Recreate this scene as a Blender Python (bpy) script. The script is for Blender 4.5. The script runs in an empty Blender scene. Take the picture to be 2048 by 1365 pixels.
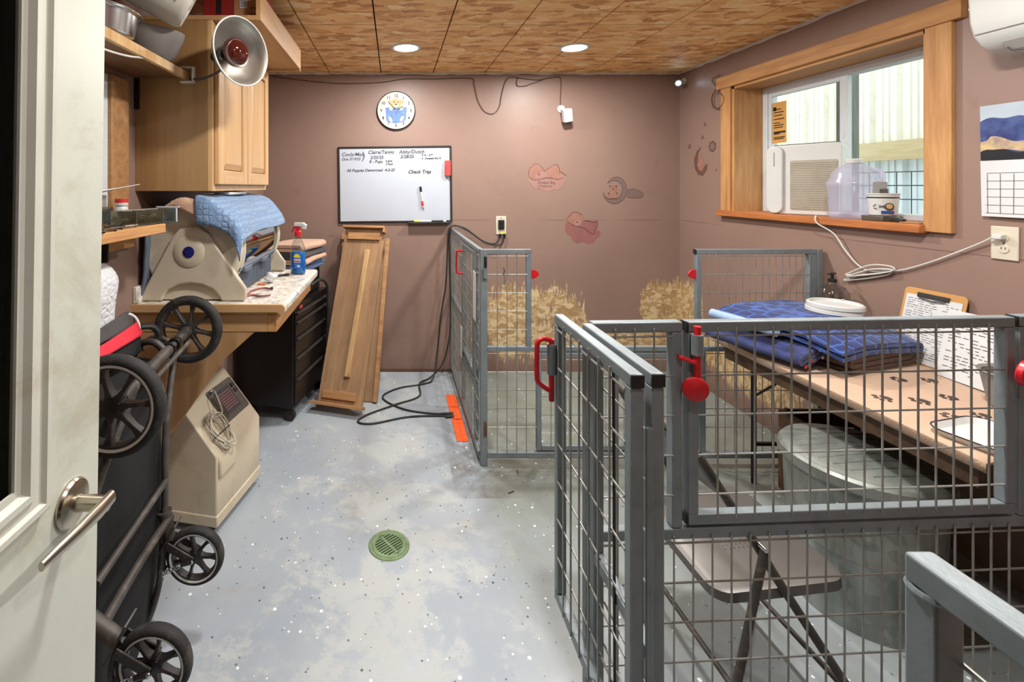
import bpy, bmesh, math, random
from math import pi, sin, cos, radians, atan2, hypot
from mathutils import Vector, Matrix, Euler
random.seed(11)
scene = bpy.context.scene
COL = scene.collection

# ------------------------------------------------------------------ camera
FPX, VX, VY, EYE = 950.0, 789.0, 374.0, 1.51       # focal length in pixels, vanishing point, eye height
cam_data = bpy.data.cameras.new('camera')
cam = bpy.data.objects.new('camera', cam_data); COL.objects.link(cam)
cam.location = (0, 0, EYE); cam.rotation_euler = (pi/2, 0, 0)
cam_data.sensor_fit = 'HORIZONTAL'; cam_data.sensor_width = 36.0
cam_data.lens = 36.0*FPX/2048.0
cam_data.shift_x = (1024.0-VX)/2048.0
cam_data.shift_y = (VY-682.5)/2048.0
cam_data.clip_start = 0.02
scene.camera = cam

# ------------------------------------------------------------------ daylight and exposure
world = bpy.data.worlds.new('overcast_daylight'); scene.world = world
world.use_nodes = True
_bg = world.node_tree.nodes['Background']
_bg.inputs[0].default_value = (0.95, 1.0, 0.98, 1); _bg.inputs[1].default_value = 2.2
vs = scene.view_settings
vs.view_transform = 'Standard'; vs.look = 'None'; vs.gamma = 1.0; vs.use_curve_mapping = False
vs.exposure = 0.14
LAMP_W = 34.0

# ------------------------------------------------------------------ helpers
def P(px, py, d):
    """a real point of the room at depth d along a sight line measured in the photograph"""
    return Vector(((px-VX)/FPX*d, d, EYE-(py-VY)/FPX*d))

def lin(c):
    return tuple(((x/255.0)/12.92 if x/255.0 <= 0.04045 else ((x/255.0+0.055)/1.055)**2.4) for x in c[:3]) + (1.0,)

def frame_z(d):
    d = Vector(d).normalized()
    return d.to_track_quat('Z', 'Y').to_matrix().to_4x4()

class MB:
    def __init__(s): s.v = []; s.f = []
    def add(s, vs_, fs_, M=None):
        o = len(s.v)
        s.v += [(M @ Vector(p)) if M is not None else Vector(p) for p in vs_]
        s.f += [tuple(i+o for i in f) for f in fs_]
        return s
    def box(s, c, size, rot=None, taper=1.0):
        x, y, z = [k/2.0 for k in size]
        t = taper
        V = [(-x,-y,-z),(x,-y,-z),(x,y,-z),(-x,y,-z),(-x*t,-y*t,z),(x*t,-y*t,z),(x*t,y*t,z),(-x*t,y*t,z)]
        Fs = [(0,3,2,1),(4,5,6,7),(0,1,5,4),(1,2,6,5),(2,3,7,6),(3,0,4,7)]
        M = Matrix.Translation(Vector(c))
        if rot is not None: M = M @ (rot if isinstance(rot, Matrix) else Euler(rot).to_matrix().to_4x4())
        return s.add(V, Fs, M)
    def bx(s, x0, x1, y0, y1, z0, z1):
        return s.box(((x0+x1)/2,(y0+y1)/2,(z0+z1)/2), (abs(x1-x0),abs(y1-y0),abs(z1-z0)))
    def bar(s, p0, p1, w, h, up=(0,0,1)):
        """square bar from p0 to p1"""
        p0 = Vector(p0); p1 = Vector(p1); d = p1-p0; L = d.length; d.normalize()
        u = Vector(up); r = d.cross(u)
        if r.length < 1e-4: r = d.cross(Vector((0,1,0)))
        r.normalize(); u = r.cross(d)
        M = Matrix((( r.x, d.x, u.x, 0),(r.y, d.y, u.y, 0),(r.z, d.z, u.z, 0),(0,0,0,1)))
        M.translation = (p0+p1)/2
        return s.box((0,0,0), (w, L, h), None) if False else s.add(*_boxvf(w, L, h), M)
    def cyl(s, p0, p1, r0, r1=None, n=12, caps=True):
        p0 = Vector(p0); p1 = Vector(p1); r1 = r0 if r1 is None else r1
        M = Matrix.Translation(p0) @ frame_z(p1-p0); L = (p1-p0).length
        V = []; Fs = []
        for k in range(n):
            a = 2*pi*k/n
            V += [(r0*cos(a), r0*sin(a), 0), (r1*cos(a), r1*sin(a), L)]
        for k in range(n):
            j = (k+1) % n
            Fs.append((2*k, 2*j, 2*j+1, 2*k+1))
        if caps:
            Fs.append(tuple(2*k for k in range(n))[::-1]); Fs.append(tuple(2*k+1 for k in range(n)))
        return s.add(V, Fs, M)
    def tube(s, pts, r, n=8, closed=False, caps=True):
        pts = [Vector(p) for p in pts]; m = len(pts)
        rad = r if isinstance(r, (list, tuple)) else [r]*m
        T = []
        for i in range(m):
            if closed: d = pts[(i+1) % m]-pts[i-1]
            else: d = pts[min(i+1, m-1)]-pts[max(i-1, 0)]
            if d.length < 1e-9: d = Vector((0,0,1))
            T.append(d.normalized())
        nrm = T[0].orthogonal().normalized()
        V = []; Fs = []
        for i in range(m):
            nrm = (nrm - T[i]*nrm.dot(T[i]))
            if nrm.length < 1e-6: nrm = T[i].orthogonal()
            nrm.normalize(); b = T[i].cross(nrm)
            for k in range(n):
                a = 2*pi*k/n
                V.append(pts[i]+(nrm*cos(a)+b*sin(a))*rad[i])
        for i in range(m if closed else m-1):
            i2 = (i+1) % m
            for k in range(n):
                j = (k+1) % n
                Fs.append((i*n+k, i*n+j, i2*n+j, i2*n+k))
        if caps and not closed:
            Fs.append(tuple(range(n))[::-1]); Fs.append(tuple((m-1)*n+k for k in range(n)))
        return s.add(V, Fs)
    def lathe(s, prof, n=24, M=None, closed=False):
        """profile of (radius, height), spun about local z; r=0 ends close the shape"""
        V = []; Fs = []; rows = []
        for (r, z) in prof:
            if r < 1e-6:
                rows.append([len(V)]*n); V.append((0,0,z))
            else:
                rows.append([len(V)+k for k in range(n)])
                V += [(r*cos(2*pi*k/n), r*sin(2*pi*k/n), z) for k in range(n)]
        seq = list(range(len(prof)-1))
        pairs = [(i, i+1) for i in seq] + ([(len(prof)-1, 0)] if closed else [])
        for a, b in pairs:
            for k in range(n):
                j = (k+1) % n
                q = [rows[a][k], rows[a][j], rows[b][j], rows[b][k]]
                u = []
                for t in q:
                    if t not in u: u.append(t)
                if len(u) >= 3: Fs.append(tuple(u))
        return s.add(V, Fs, M)
    def prism(s, outline, h0, h1, M=None):
        n = len(outline)
        V = [(x, y, h0) for x, y in outline]+[(x, y, h1) for x, y in outline]
        Fs = [tuple(range(n))[::-1], tuple(range(n, 2*n))]
        for k in range(n):
            j = (k+1) % n
            Fs.append((k, j, n+j, n+k))
        return s.add(V, Fs, M)
    def grid(s, nu, nv, fn, M=None, wrap_u=False):
        V = [fn(i/float(nu), j/float(nv)) for i in range(nu+(0 if wrap_u else 1)) for j in range(nv+1)]
        Fs = []
        mu = nu if wrap_u else nu+1
        for i in range(nu):
            i2 = (i+1) % mu
            for j in range(nv):
                Fs.append((i*(nv+1)+j, i2*(nv+1)+j, i2*(nv+1)+j+1, i*(nv+1)+j+1))
        return s.add(V, Fs, M)
    def ball(s, c, r, n=14, sc=(1,1,1)):
        m = max(6, n//2)
        prof = [(r*sin(pi*k/m) if 0 < k < m else 0, -r*cos(pi*k/m)) for k in range(m+1)]
        return s.lathe(prof, n, Matrix.Translation(Vector(c)) @ Matrix.Diagonal((sc[0], sc[1], sc[2], 1)))
    def torus(s, c, R, r, axis=(0,0,1), n=28, m=10):
        M = Matrix.Translation(Vector(c)) @ frame_z(axis)
        prof = [(R+r*cos(2*pi*k/m), r*sin(2*pi*k/m)) for k in range(m)]
        return s.lathe(prof, n, M, closed=True)
    def mesh(s, name, smooth):
        me = bpy.data.meshes.new(name)
        me.from_pydata([tuple(p) for p in s.v], [], s.f)
        bm = bmesh.new(); bm.from_mesh(me)
        bmesh.ops.recalc_face_normals(bm, faces=bm.faces[:])
        bm.to_mesh(me); bm.free()
        if smooth:
            me.polygons.foreach_set('use_smooth', [True]*len(me.polygons))
            me.set_sharp_from_angle(angle=radians(smooth if smooth > 1 else 38))
        return me
    def build(s, name, mat, parent=None, smooth=0, bevel=0, seg=2, sub=0, solid=0, world=False, kind=None, label=None):
        """link as ONE mesh object; world=True: vertices are room coordinates, stored relative to the parent"""
        if world and parent is not None:
            chain = parent.matrix_basis.copy()
            q = parent.parent
            while q is not None: chain = q.matrix_basis @ chain; q = q.parent
            inv = chain.inverted(); s.v = [inv @ p for p in s.v]
        me = s.mesh(name, smooth)
        me.materials.append(MATS[mat] if isinstance(mat, str) else mat)
        o = bpy.data.objects.new(name, me); COL.objects.link(o)
        if parent is not None: o.parent = parent
        if solid:
            m = o.modifiers.new('thickness', 'SOLIDIFY'); m.thickness = solid; m.offset = 0
        if bevel:
            m = o.modifiers.new('edge', 'BEVEL'); m.width = bevel; m.segments = seg; m.limit_method = 'ANGLE'; m.angle_limit = radians(40)
            if not smooth:
                me.polygons.foreach_set('use_smooth', [True]*len(me.polygons)); me.set_sharp_from_angle(angle=radians(50))
        if sub:
            m = o.modifiers.new('round', 'SUBSURF'); m.levels = sub; m.render_levels = sub
        if kind: o['kind'] = kind
        if label: o['label'] = label
        return o

def _boxvf(w, L, h):
    x, y, z = w/2, L/2, h/2
    return ([(-x,-y,-z),(x,-y,-z),(x,y,-z),(-x,y,-z),(-x,-y,z),(x,-y,z),(x,y,z),(-x,y,z)],
            [(0,3,2,1),(4,5,6,7),(0,1,5,4),(1,2,6,5),(2,3,7,6),(3,0,4,7)])

def thing(name, label, cat, loc=(0,0,0), rotz=0.0, group=None, rot=None):
    o = bpy.data.objects.new(name, None); COL.objects.link(o)
    o.location = loc; o.rotation_euler = rot if rot is not None else (0, 0, rotz)
    o.empty_display_size = 0.05
    return tag(o, label, cat, group)

def tag(o, label, cat, group=None):
    o['label'] = label; o['category'] = cat
    if group: o['group'] = group
    return o

def struct(o, label=None):
    o['kind'] = 'structure'
    if label: o['label'] = label
    return o

def curve_pts(ctrl, n=8, closed=False):
    """Catmull-Rom through control points"""
    c = [Vector(p) for p in ctrl]; m = len(c); out = []
    for i in range(m if closed else m-1):
        p0 = c[i-1] if (closed or i > 0) else c[0]*2-c[1]
        p1 = c[i]; p2 = c[(i+1) % m]
        p3 = c[(i+2) % m] if (closed or i+2 < m) else c[-1]*2-c[-2]
        for k in range(n):
            t = k/float(n)
            out.append(0.5*((2*p1)+(p2-p0)*t+(2*p0-5*p1+4*p2-p3)*t*t+(3*p1-p0-3*p2+p3)*t**3))
    if not closed: out.append(c[-1])
    return out

def rrect(w, h, r, n=5, cx=0, cy=0):
    out = []
    for (sx, sy, a0) in ((1,1,0),(-1,1,90),(-1,-1,180),(1,-1,270)):
        for k in range(n+1):
            a = radians(a0+90.0*k/n)
            out.append((cx+sx*(w/2-r)+r*cos(a), cy+sy*(h/2-r)+r*sin(a)))
    return out

BACK = Euler((pi/2, 0, 0))            # flat things seen on the back wall (x right, y up, facing the room)
RIGHT = Euler((pi/2, 0, -pi/2))       # the same on the right wall
def wallM(loc, rot): return Matrix.Translation(Vector(loc)) @ rot.to_matrix().to_4x4()

def text(s, size, loc, rot, mat, parent, name='lettering', shear=0.0, align='LEFT', extrude=0.0004, bold=0.0, spin=0.0):
    cu = bpy.data.curves.new(name, 'FONT'); cu.body = s; cu.size = size; cu.shear = shear
    cu.align_x = align; cu.extrude = extrude; cu.offset = bold; cu.resolution_u = 3
    t = bpy.data.objects.new(name, cu)
    me = bpy.data.meshes.new_from_object(t)
    bpy.data.objects.remove(t)
    M = Matrix.Translation(Vector(loc)) @ (rot if isinstance(rot, Matrix) else rot.to_matrix().to_4x4()) @ Matrix.Rotation(spin, 4, 'Z')
    if parent is not None:
        chain = parent.matrix_basis.copy(); q = parent.parent
        while q is not None: chain = q.matrix_basis @ chain; q = q.parent
        M = chain.inverted() @ M
    me.transform(M); me.name = name
    me.materials.clear(); me.materials.append(MATS[mat])
    o = bpy.data.objects.new(name, me); COL.objects.link(o)
    if parent is not None: o.parent = parent
    return o

# ------------------------------------------------------------------ materials (all procedural)
MATS = {}
def nodes_of(name):
    m = bpy.data.materials.new(name); m.use_nodes = True
    MATS[name] = m
    nt = m.node_tree
    return m, nt, nt.nodes['Principled BSDF']
def N(nt, kind, **kw):
    n = nt.nodes.new(kind)
    for k, v in kw.items(): setattr(n, k, v)
    return n
def mixc(nt, fac, a, b, mode='MIX'):
    n = nt.nodes.new('ShaderNodeMix'); n.data_type = 'RGBA'; n.blend_type = mode
    for sock, val in ((n.inputs[0], fac), (n.inputs[6], a), (n.inputs[7], b)):
        if hasattr(val, 'is_output'): nt.links.new(val, sock)
        else: sock.default_value = val
    return n.outputs[2]
def mth(nt, op, a, b=None, c=None):
    n = nt.nodes.new('ShaderNodeMath'); n.operation = op
    for i, v in enumerate((a, b, c)):
        if v is None: continue
        if hasattr(v, 'is_output'): nt.links.new(v, n.inputs[i])
        else: n.inputs[i].default_value = v
    return n.outputs[0]
def ramp(nt, fac, stops):
    n = nt.nodes.new('ShaderNodeValToRGB'); e = n.color_ramp.elements
    while len(e) < len(stops): e.new(0.5)
    for i, (p, c) in enumerate(stops):
        e[i].position = p; e[i].color = c if len(c) == 4 else tuple(c)+(1,)
    nt.links.new(fac, n.inputs[0])
    return n.outputs[0]
def coords(nt, scale=(1,1,1), rot=(0,0,0), loc=(0,0,0)):
    tc = nt.nodes.new('ShaderNodeTexCoord'); mp = nt.nodes.new('ShaderNodeMapping')
    mp.inputs['Scale'].default_value = scale; mp.inputs['Rotation'].default_value = rot; mp.inputs['Location'].default_value = loc
    nt.links.new(tc.outputs['Object'], mp.inputs[0])
    return mp.outputs[0]
def noise(nt, vec, scale, detail=3, rough=0.55, dist=0.0):
    n = nt.nodes.new('ShaderNodeTexNoise'); n.inputs['Scale'].default_value = scale
    n.inputs['Detail'].default_value = detail; n.inputs['Roughness'].default_value = rough; n.inputs['Distortion'].default_value = dist
    nt.links.new(vec, n.inputs['Vector'])
    return n
def voro(nt, vec, scale, feature='F1', rnd=1.0):
    n = nt.nodes.new('ShaderNodeTexVoronoi'); n.feature = feature
    n.inputs['Scale'].default_value = scale; n.inputs['Randomness'].default_value = rnd
    nt.links.new(vec, n.inputs['Vector'])
    return n
def bump(nt, bsdf, height, strength=0.3, dist=0.01):
    b = nt.nodes.new('ShaderNodeBump'); b.inputs['Strength'].default_value = strength; b.inputs['Distance'].default_value = dist
    nt.links.new(height, b.inputs['Height']); nt.links.new(b.outputs[0], bsdf.inputs['Normal'])

def plain(name, col, rough=0.55, metal=0.0, var=0.12, vscale=9.0, col2=None, bstr=0.0, bscale=120.0, spec=0.5, coat=0.0, sheen=0.0, dirt=None, dscale=3.0):
    """a painted / moulded / woven surface: colour with a soft variation and a fine relief"""
    m, nt, b = nodes_of(name)
    c1 = lin(col); c2 = lin(col2) if col2 else tuple(x*(1-var) for x in c1[:3])+(1,)
    v = coords(nt)
    n1 = noise(nt, v, vscale, 4)
    f = ramp(nt, n1.outputs[0], [(0.35, (0,0,0)), (0.65, (1,1,1))])
    c = mixc(nt, f, c1, c2)
    if dirt:
        n2 = noise(nt, v, dscale, 8, 0.72, 0.6)
        f2 = ramp(nt, n2.outputs[0], [(0.53, (0,0,0)), (0.72, (1,1,1))])
        c = mixc(nt, mth(nt, 'MULTIPLY', f2, 0.65), c, lin(dirt))
    nt.links.new(c, b.inputs['Base Color'])
    b.inputs['Roughness'].default_value = rough; b.inputs['Metallic'].default_value = metal
    b.inputs['Specular IOR Level'].default_value = spec
    b.inputs['Coat Weight'].default_value = coat
    if sheen: b.inputs['Sheen Weight'].default_value = sheen
    if bstr:
        nb = noise(nt, v, bscale, 2)
        bump(nt, b, nb.outputs[0], bstr, 0.004)
    return m

def wood(name, light, dark, axis='Z', scale=1.0, rough=0.6, knots=True, stain=None):
    """grain running along the given axis of the piece"""
    m, nt, b = nodes_of(name)
    k = {'X': (1.2, 14, 14), 'Y': (14, 1.2, 14), 'Z': (14, 14, 1.2)}[axis]
    v = coords(nt, tuple(q*scale for q in k))
    n1 = noise(nt, v, 2.2, 6, 0.6, 0.35)
    n2 = noise(nt, v, 9.0, 3, 0.6)
    f = mth(nt, 'ADD', mth(nt, 'MULTIPLY', n1.outputs[0], 0.75), mth(nt, 'MULTIPLY', n2.outputs[0], 0.25))
    c = ramp(nt, f, [(0.34, lin(dark)), (0.5, tuple((a+q)/2 for a, q in zip(lin(light), lin(dark)))), (0.66, lin(light))])
    v2 = coords(nt)
    if knots:
        kn = voro(nt, coords(nt, tuple({'X': (.55,1,1), 'Y': (1,.55,1), 'Z': (1,1,.55)}[axis])), 5.0)
        kf = ramp(nt, kn.outputs['Distance'], [(0.0, (1,1,1)), (0.06, (0.7,0.7,0.7)), (0.10, (0,0,0))])
        c = mixc(nt, mth(nt, 'MULTIPLY', kf, 0.7), c, tuple(x*0.35 for x in lin(dark)[:3])+(1,))
    if stain:
        ns = noise(nt, v2, 3.5, 7, 0.7, 0.4)
        fs = ramp(nt, ns.outputs[0], [(0.5, (0,0,0)), (0.7, (1,1,1))])
        c = mixc(nt, mth(nt, 'MULTIPLY', fs, 0.55), c, lin(stain))
    nt.links.new(c, b.inputs['Base Color']); b.inputs['Roughness'].default_value = rough
    bump(nt, b, n2.outputs[0], 0.15, 0.002)
    return m

def osb(nt, v, k=1.0):
    """colour and height of strand board: long flakes in several directions"""
    d = noise(nt, v, 6*k, 2); dv = nt.nodes.new('ShaderNodeVectorMath'); dv.operation = 'MULTIPLY_ADD'
    nt.links.new(d.outputs['Color'], dv.inputs[0]); dv.inputs[1].default_value = (0.06, 0.06, 0.06); nt.links.new(v, dv.inputs[2])
    lay = []
    for i, ang in enumerate((0.75, -0.9, 1.62)):
        mp = nt.nodes.new('ShaderNodeMapping'); mp.inputs['Rotation'].default_value = (ang*0.9, ang*0.6, ang)
        mp.inputs['Scale'].default_value = (15*k, 34*k, 26*k); mp.inputs['Location'].default_value = (i*3.7, i*1.3, i*2.1)
        nt.links.new(dv.outputs[0], mp.inputs[0])
        w = voro(nt, mp.outputs[0], 1.0)
        g = nt.nodes.new('ShaderNodeSeparateColor'); nt.links.new(w.outputs['Color'], g.inputs[0])
        lay.append(g)
    # the top strand at each spot is the layer whose strand happens to lie highest
    t1 = mth(nt, 'GREATER_THAN', lay[0].outputs[1], lay[1].outputs[1])
    m1 = mth(nt, 'ADD', mth(nt, 'MULTIPLY', t1, lay[0].outputs[0]), mth(nt, 'MULTIPLY', mth(nt, 'SUBTRACT', 1.0, t1), lay[1].outputs[0]))
    hi = mth(nt, 'MAXIMUM', lay[0].outputs[1], lay[1].outputs[1])
    t2 = mth(nt, 'GREATER_THAN', lay[2].outputs[1], hi)
    return mth(nt, 'ADD', mth(nt, 'MULTIPLY', t2, lay[2].outputs[0]), mth(nt, 'MULTIPLY', mth(nt, 'SUBTRACT', 1.0, t2), m1))

def mat_ceiling():
    m, nt, b = nodes_of('ceiling_strand_board')
    v = coords(nt)
    h = osb(nt, v, 0.62)
    fine = noise(nt, coords(nt, (40, 40, 40)), 1.5, 3)
    hh = mth(nt, 'ADD', mth(nt, 'MULTIPLY', h, 0.7), mth(nt, 'MULTIPLY', fine.outputs[0], 0.3))
    c = ramp(nt, hh, [(0.08, lin((160,104,56))), (0.28, lin((222,166,104))), (0.52, lin((238,188,124))), (0.78, lin((246,206,146))), (0.95, lin((254,238,200)))])
    # the printed nailing lines across each sheet
    sp = nt.nodes.new('ShaderNodeSeparateXYZ'); nt.links.new(v, sp.inputs[0])
    fr = mth(nt, 'FRACT', mth(nt, 'MULTIPLY', mth(nt, 'ADD', sp.outputs[1], 0.02), 1/0.2032))
    ln = mth(nt, 'LESS_THAN', mth(nt, 'ABSOLUTE', mth(nt, 'SUBTRACT', fr, 0.5)), 0.016)
    brk = ramp(nt, noise(nt, v, 4.0, 3).outputs[0], [(0.42, (0,0,0)), (0.52, (1,1,1))])
    c = mixc(nt, mth(nt, 'MULTIPLY', mth(nt, 'MULTIPLY', ln, brk), 0.75), c, lin((58,38,22)))
    nt.links.new(c, b.inputs['Base Color']); b.inputs['Roughness'].default_value = 0.62
    bump(nt, b, hh, 0.25, 0.004)

def mat_wall(name, patches):
    """brown paint over strand board, rubbed through to the board where `patches` says (object coords)"""
    m, nt, b = nodes_of(name)
    v = coords(nt)
    sp = nt.nodes.new('ShaderNodeSeparateXYZ'); nt.links.new(v, sp.inputs[0])
    X, Y, Z = sp.outputs
    n1 = noise(nt, v, 2.2, 5, 0.6)
    c = mixc(nt, n1.outputs[0], lin((134,109,98)), lin((150,124,112)))
    # smudges and scuffs on the paint
    n2 = noise(nt, v, 5.0, 9, 0.75, 0.7)
    f2 = ramp(nt, n2.outputs[0], [(0.60, (0,0,0)), (0.75, (1,1,1))])
    c = mixc(nt, mth(nt, 'MULTIPLY', f2, 0.35), c, lin((105,80,68)))
    sc = voro(nt, coords(nt, (1.0, 1.0, 1.0)), 3.1)
    fl = mth(nt, 'MULTIPLY', mth(nt, 'LESS_THAN', sc.outputs['Distance'], 0.022), 0.85)
    c = mixc(nt, fl, c, lin((214,190,164)))
    # joint between the two rows of sheets
    seam = mth(nt, 'LESS_THAN', mth(nt, 'ABSOLUTE', mth(nt, 'SUBTRACT', Z, 1.238)), 0.0022)
    sb = ramp(nt, noise(nt, v, 1.6, 2).outputs[0], [(0.45, (0,0,0)), (0.55, (1,1,1))])
    c = mixc(nt, mth(nt, 'MULTIPLY', mth(nt, 'MULTIPLY', seam, sb), 0.7), c, lin((92,70,60)))
    # worn patches: streaky edge from vertically stretched noise
    hb = osb(nt, v, 1.3)
    board = ramp(nt, hb, [(0.15, lin((166,136,96))), (0.5, lin((188,160,118))), (0.85, lin((210,188,148)))])
    nz = noise(nt, coords(nt, (52, 52, 9)), 1.0, 6, 0.72)
    nb = noise(nt, coords(nt, (4, 4, 2.5), (0,0,0), (3.1,0,1.7)), 1.0, 4, 0.6)
    tot = None
    for (ax, c0, hw, z0, hz, gain) in patches:
        A = {'X': X, 'Y': Y}[ax]
        dx = mth(nt, 'DIVIDE', mth(nt, 'ABSOLUTE', mth(nt, 'SUBTRACT', A, c0)), hw)
        dz = mth(nt, 'DIVIDE', mth(nt, 'ABSOLUTE', mth(nt, 'SUBTRACT', Z, z0)), hz)
        r = mth(nt, 'MULTIPLY', mth(nt, 'SUBTRACT', 1.0, mth(nt, 'POWER', mth(nt, 'ADD', mth(nt, 'POWER', dx, 3.0), mth(nt, 'POWER', dz, 2.0)), 0.5)), gain)
        tot = r if tot is None else mth(nt, 'MAXIMUM', tot, r)
    s = mth(nt, 'ADD', mth(nt, 'MAXIMUM', mth(nt, 'MINIMUM', tot, 0.32), -3.0), mth(nt, 'ADD', mth(nt, 'MULTIPLY', nz.outputs[0], 1.25), mth(nt, 'MULTIPLY', nb.outputs[0], 0.45)))
    msk = ramp(nt, mth(nt, 'SUBTRACT', s, 0.5), [(0.50, (0,0,0)), (0.53, (1,1,1))])
    c = mixc(nt, msk, c, board)
    # grime band where mop water and dogs reach the foot of the wall
    gz = mth(nt, 'MULTIPLY', mth(nt, 'SUBTRACT', 0.16, Z), 5.0)
    gm = mth(nt, 'MULTIPLY', mth(nt, 'MINIMUM', mth(nt, 'MAXIMUM', mth(nt, 'ADD', gz, mth(nt, 'SUBTRACT', mth(nt, 'MULTIPLY', n2.outputs[0], 1.6), 0.8)), 0.0), 1.0), 0.55)
    c = mixc(nt, gm, c, lin((96,72,56)))
    nt.links.new(c, b.inputs['Base Color'])
    b.inputs['Roughness'].default_value = 0.42; b.inputs['Specular IOR Level'].default_value = 0.4
    hsum = mth(nt, 'SUBTRACT', mth(nt, 'ADD', mth(nt, 'MULTIPLY', hb, 0.5), mth(nt, 'MULTIPLY', noise(nt, v, 30, 3).outputs[0], 0.3)), mth(nt, 'MULTIPLY', msk, 0.6))
    bump(nt, b, hsum, 0.18, 0.006)

def mat_floor():
    m, nt, b = nodes_of('floor_flake_paint')
    v = coords(nt)
    sp = nt.nodes.new('ShaderNodeSeparateXYZ'); nt.links.new(v, sp.inputs[0])
    X, Y, Z = sp.outputs
    n1 = noise(nt, v, 1.3, 5, 0.6)
    c = mixc(nt, ramp(nt, n1.outputs[0], [(0.35, (0,0,0)), (0.65, (1,1,1))]), lin((150,159,169)), lin((164,171,177)))
    # paint worn to pale concrete, mostly in the traffic lane
    n2 = noise(nt, coords(nt, (1.0, 1.0, 1), (0,0,0.5)), 3.4, 14, 0.78, 0.2)
    lane = mth(nt, 'SUBTRACT', 1.0, mth(nt, 'MINIMUM', mth(nt, 'DIVIDE', mth(nt, 'ABSOLUTE', mth(nt, 'ADD', X, 0.05)), 0.7), 1.0))
    near = mth(nt, 'MULTIPLY', mth(nt, 'SUBTRACT', 2.1, Y), 0.18)
    w = mth(nt, 'ADD', n2.outputs[0], mth(nt, 'MULTIPLY', mth(nt, 'ADD', lane, near), 0.16))
    fw = ramp(nt, w, [(0.59, (0,0,0)), (0.66, (1,1,1))])
    c = mixc(nt, mth(nt, 'MULTIPLY', fw, 0.7), c, lin((178,182,179)))
    # brown wear stains
    n3 = noise(nt, coords(nt, (1,1,1), (0,0,0), (5,2,0)), 2.4, 9, 0.72, 0.6)
    f3 = ramp(nt, n3.outputs[0], [(0.56, (0,0,0)), (0.76, (1,1,1))])
    c = mixc(nt, mth(nt, 'MULTIPLY', f3, 0.5), c, lin((150,140,124)))
    # the kennel side is dirtier and greenish
    pen = ramp(nt, mth(nt, 'ADD', X, mth(nt, 'MULTIPLY', n3.outputs[0], 0.25)), [(0.50, (0,0,0)), (0.66, (1,1,1))])
    bk = ramp(nt, mth(nt, 'MULTIPLY', Y, 0.1), [(0.10, (0.25,0.25,0.25)), (0.26, (0.8,0.8,0.8))])
    pm = mth(nt, 'MULTIPLY', pen, mth(nt, 'ADD', bk, mth(nt, 'MULTIPLY', mth(nt, 'SUBTRACT', n2.outputs[0], 0.5), 1.2)))
    c = mixc(nt, pm, c, lin((118,124,112)))
    # dirt swept up against the foot of the kennel
    ft = mth(nt, 'SUBTRACT', 1.0, mth(nt, 'MINIMUM', mth(nt, 'DIVIDE', mth(nt, 'ABSOLUTE', mth(nt, 'SUBTRACT', X, 0.45)), 0.20), 1.0))
    fb = mth(nt, 'SUBTRACT', 1.0, mth(nt, 'MINIMUM', mth(nt, 'DIVIDE', mth(nt, 'ABSOLUTE', mth(nt, 'SUBTRACT', Y, 2.52)), 0.22), 1.0))
    fb = mth(nt, 'MULTIPLY', fb, mth(nt, 'GREATER_THAN', X, 0.3))
    fd = mth(nt, 'MULTIPLY', mth(nt, 'MAXIMUM', mth(nt, 'MULTIPLY', ft, mth(nt, 'GREATER_THAN', Y, 2.3)), fb), ramp(nt, n3.outputs[0], [(0.40, (0,0,0)), (0.62, (1,1,1))]))
    c = mixc(nt, mth(nt, 'MULTIPLY', fd, 0.8), c, lin((92,86,76)))
    # vinyl flakes thrown into the paint
    for (sc, thr, colr, off, dens) in ((24, 0.17, (240,243,244), 0, 0.38), (38, 0.17, (228,232,234), 5.2, 0.25), (30, 0.16, (72,80,86), 7.3, 0.40), (16, 0.085, (44,50,54), 3.1, 0.5), (46, 0.2, (96,104,108), 1.7, 0.22)):
        vv = voro(nt, coords(nt, (1,1,0.001), (0,0,0.3+off), (off, off*1.3, 0)), sc)
        g = nt.nodes.new('ShaderNodeSeparateColor'); nt.links.new(vv.outputs['Color'], g.inputs[0])
        rad = mth(nt, 'MULTIPLY', g.outputs[1], thr)
        fl = mth(nt, 'MULTIPLY', mth(nt, 'LESS_THAN', vv.outputs['Distance'], rad), mth(nt, 'LESS_THAN', g.outputs[0], dens))
        c = mixc(nt, mth(nt, 'MULTIPLY', fl, 0.9), c, lin(colr))
    nt.links.new(c, b.inputs['Base Color'])
    r = ramp(nt, fw, [(0.0, (0.28,)*3), (1.0, (0.55,)*3)])
    nt.links.new(r, b.inputs['Roughness'])
    bump(nt, b, noise(nt, v, 18, 4).outputs[0], 0.06, 0.004)

def mat_glass(name, tint=(235,245,245), refl=1.0, rough=0.02):
    """thin clear pane: lets light through, mirrors more at grazing angles"""
    m = bpy.data.materials.new(name); m.use_nodes = True; MATS[name] = m
    nt = m.node_tree; nt.nodes.remove(nt.nodes['Principled BSDF'])
    t = nt.nodes.new('ShaderNodeBsdfTransparent'); t.inputs[0].default_value = lin(tint)
    g = nt.nodes.new('ShaderNodeBsdfGlossy'); g.inputs['Roughness'].default_value = rough
    lw = nt.nodes.new('ShaderNodeLayerWeight'); lw.inputs[0].default_value = 0.5
    k = mth(nt, 'MULTIPLY_ADD', mth(nt, 'POWER', lw.outputs['Facing'], 3.5), 0.75*refl, 0.03*refl)
    mx = nt.nodes.new('ShaderNodeMixShader')
    nt.links.new(mth(nt, 'MINIMUM', k, 1.0), mx.inputs[0])
    nt.links.new(t.outputs[0], mx.inputs[1]); nt.links.new(g.outputs[0], mx.inputs[2])
    nt.links.new(mx.outputs[0], nt.nodes['Material Output'].inputs[0])

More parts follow.
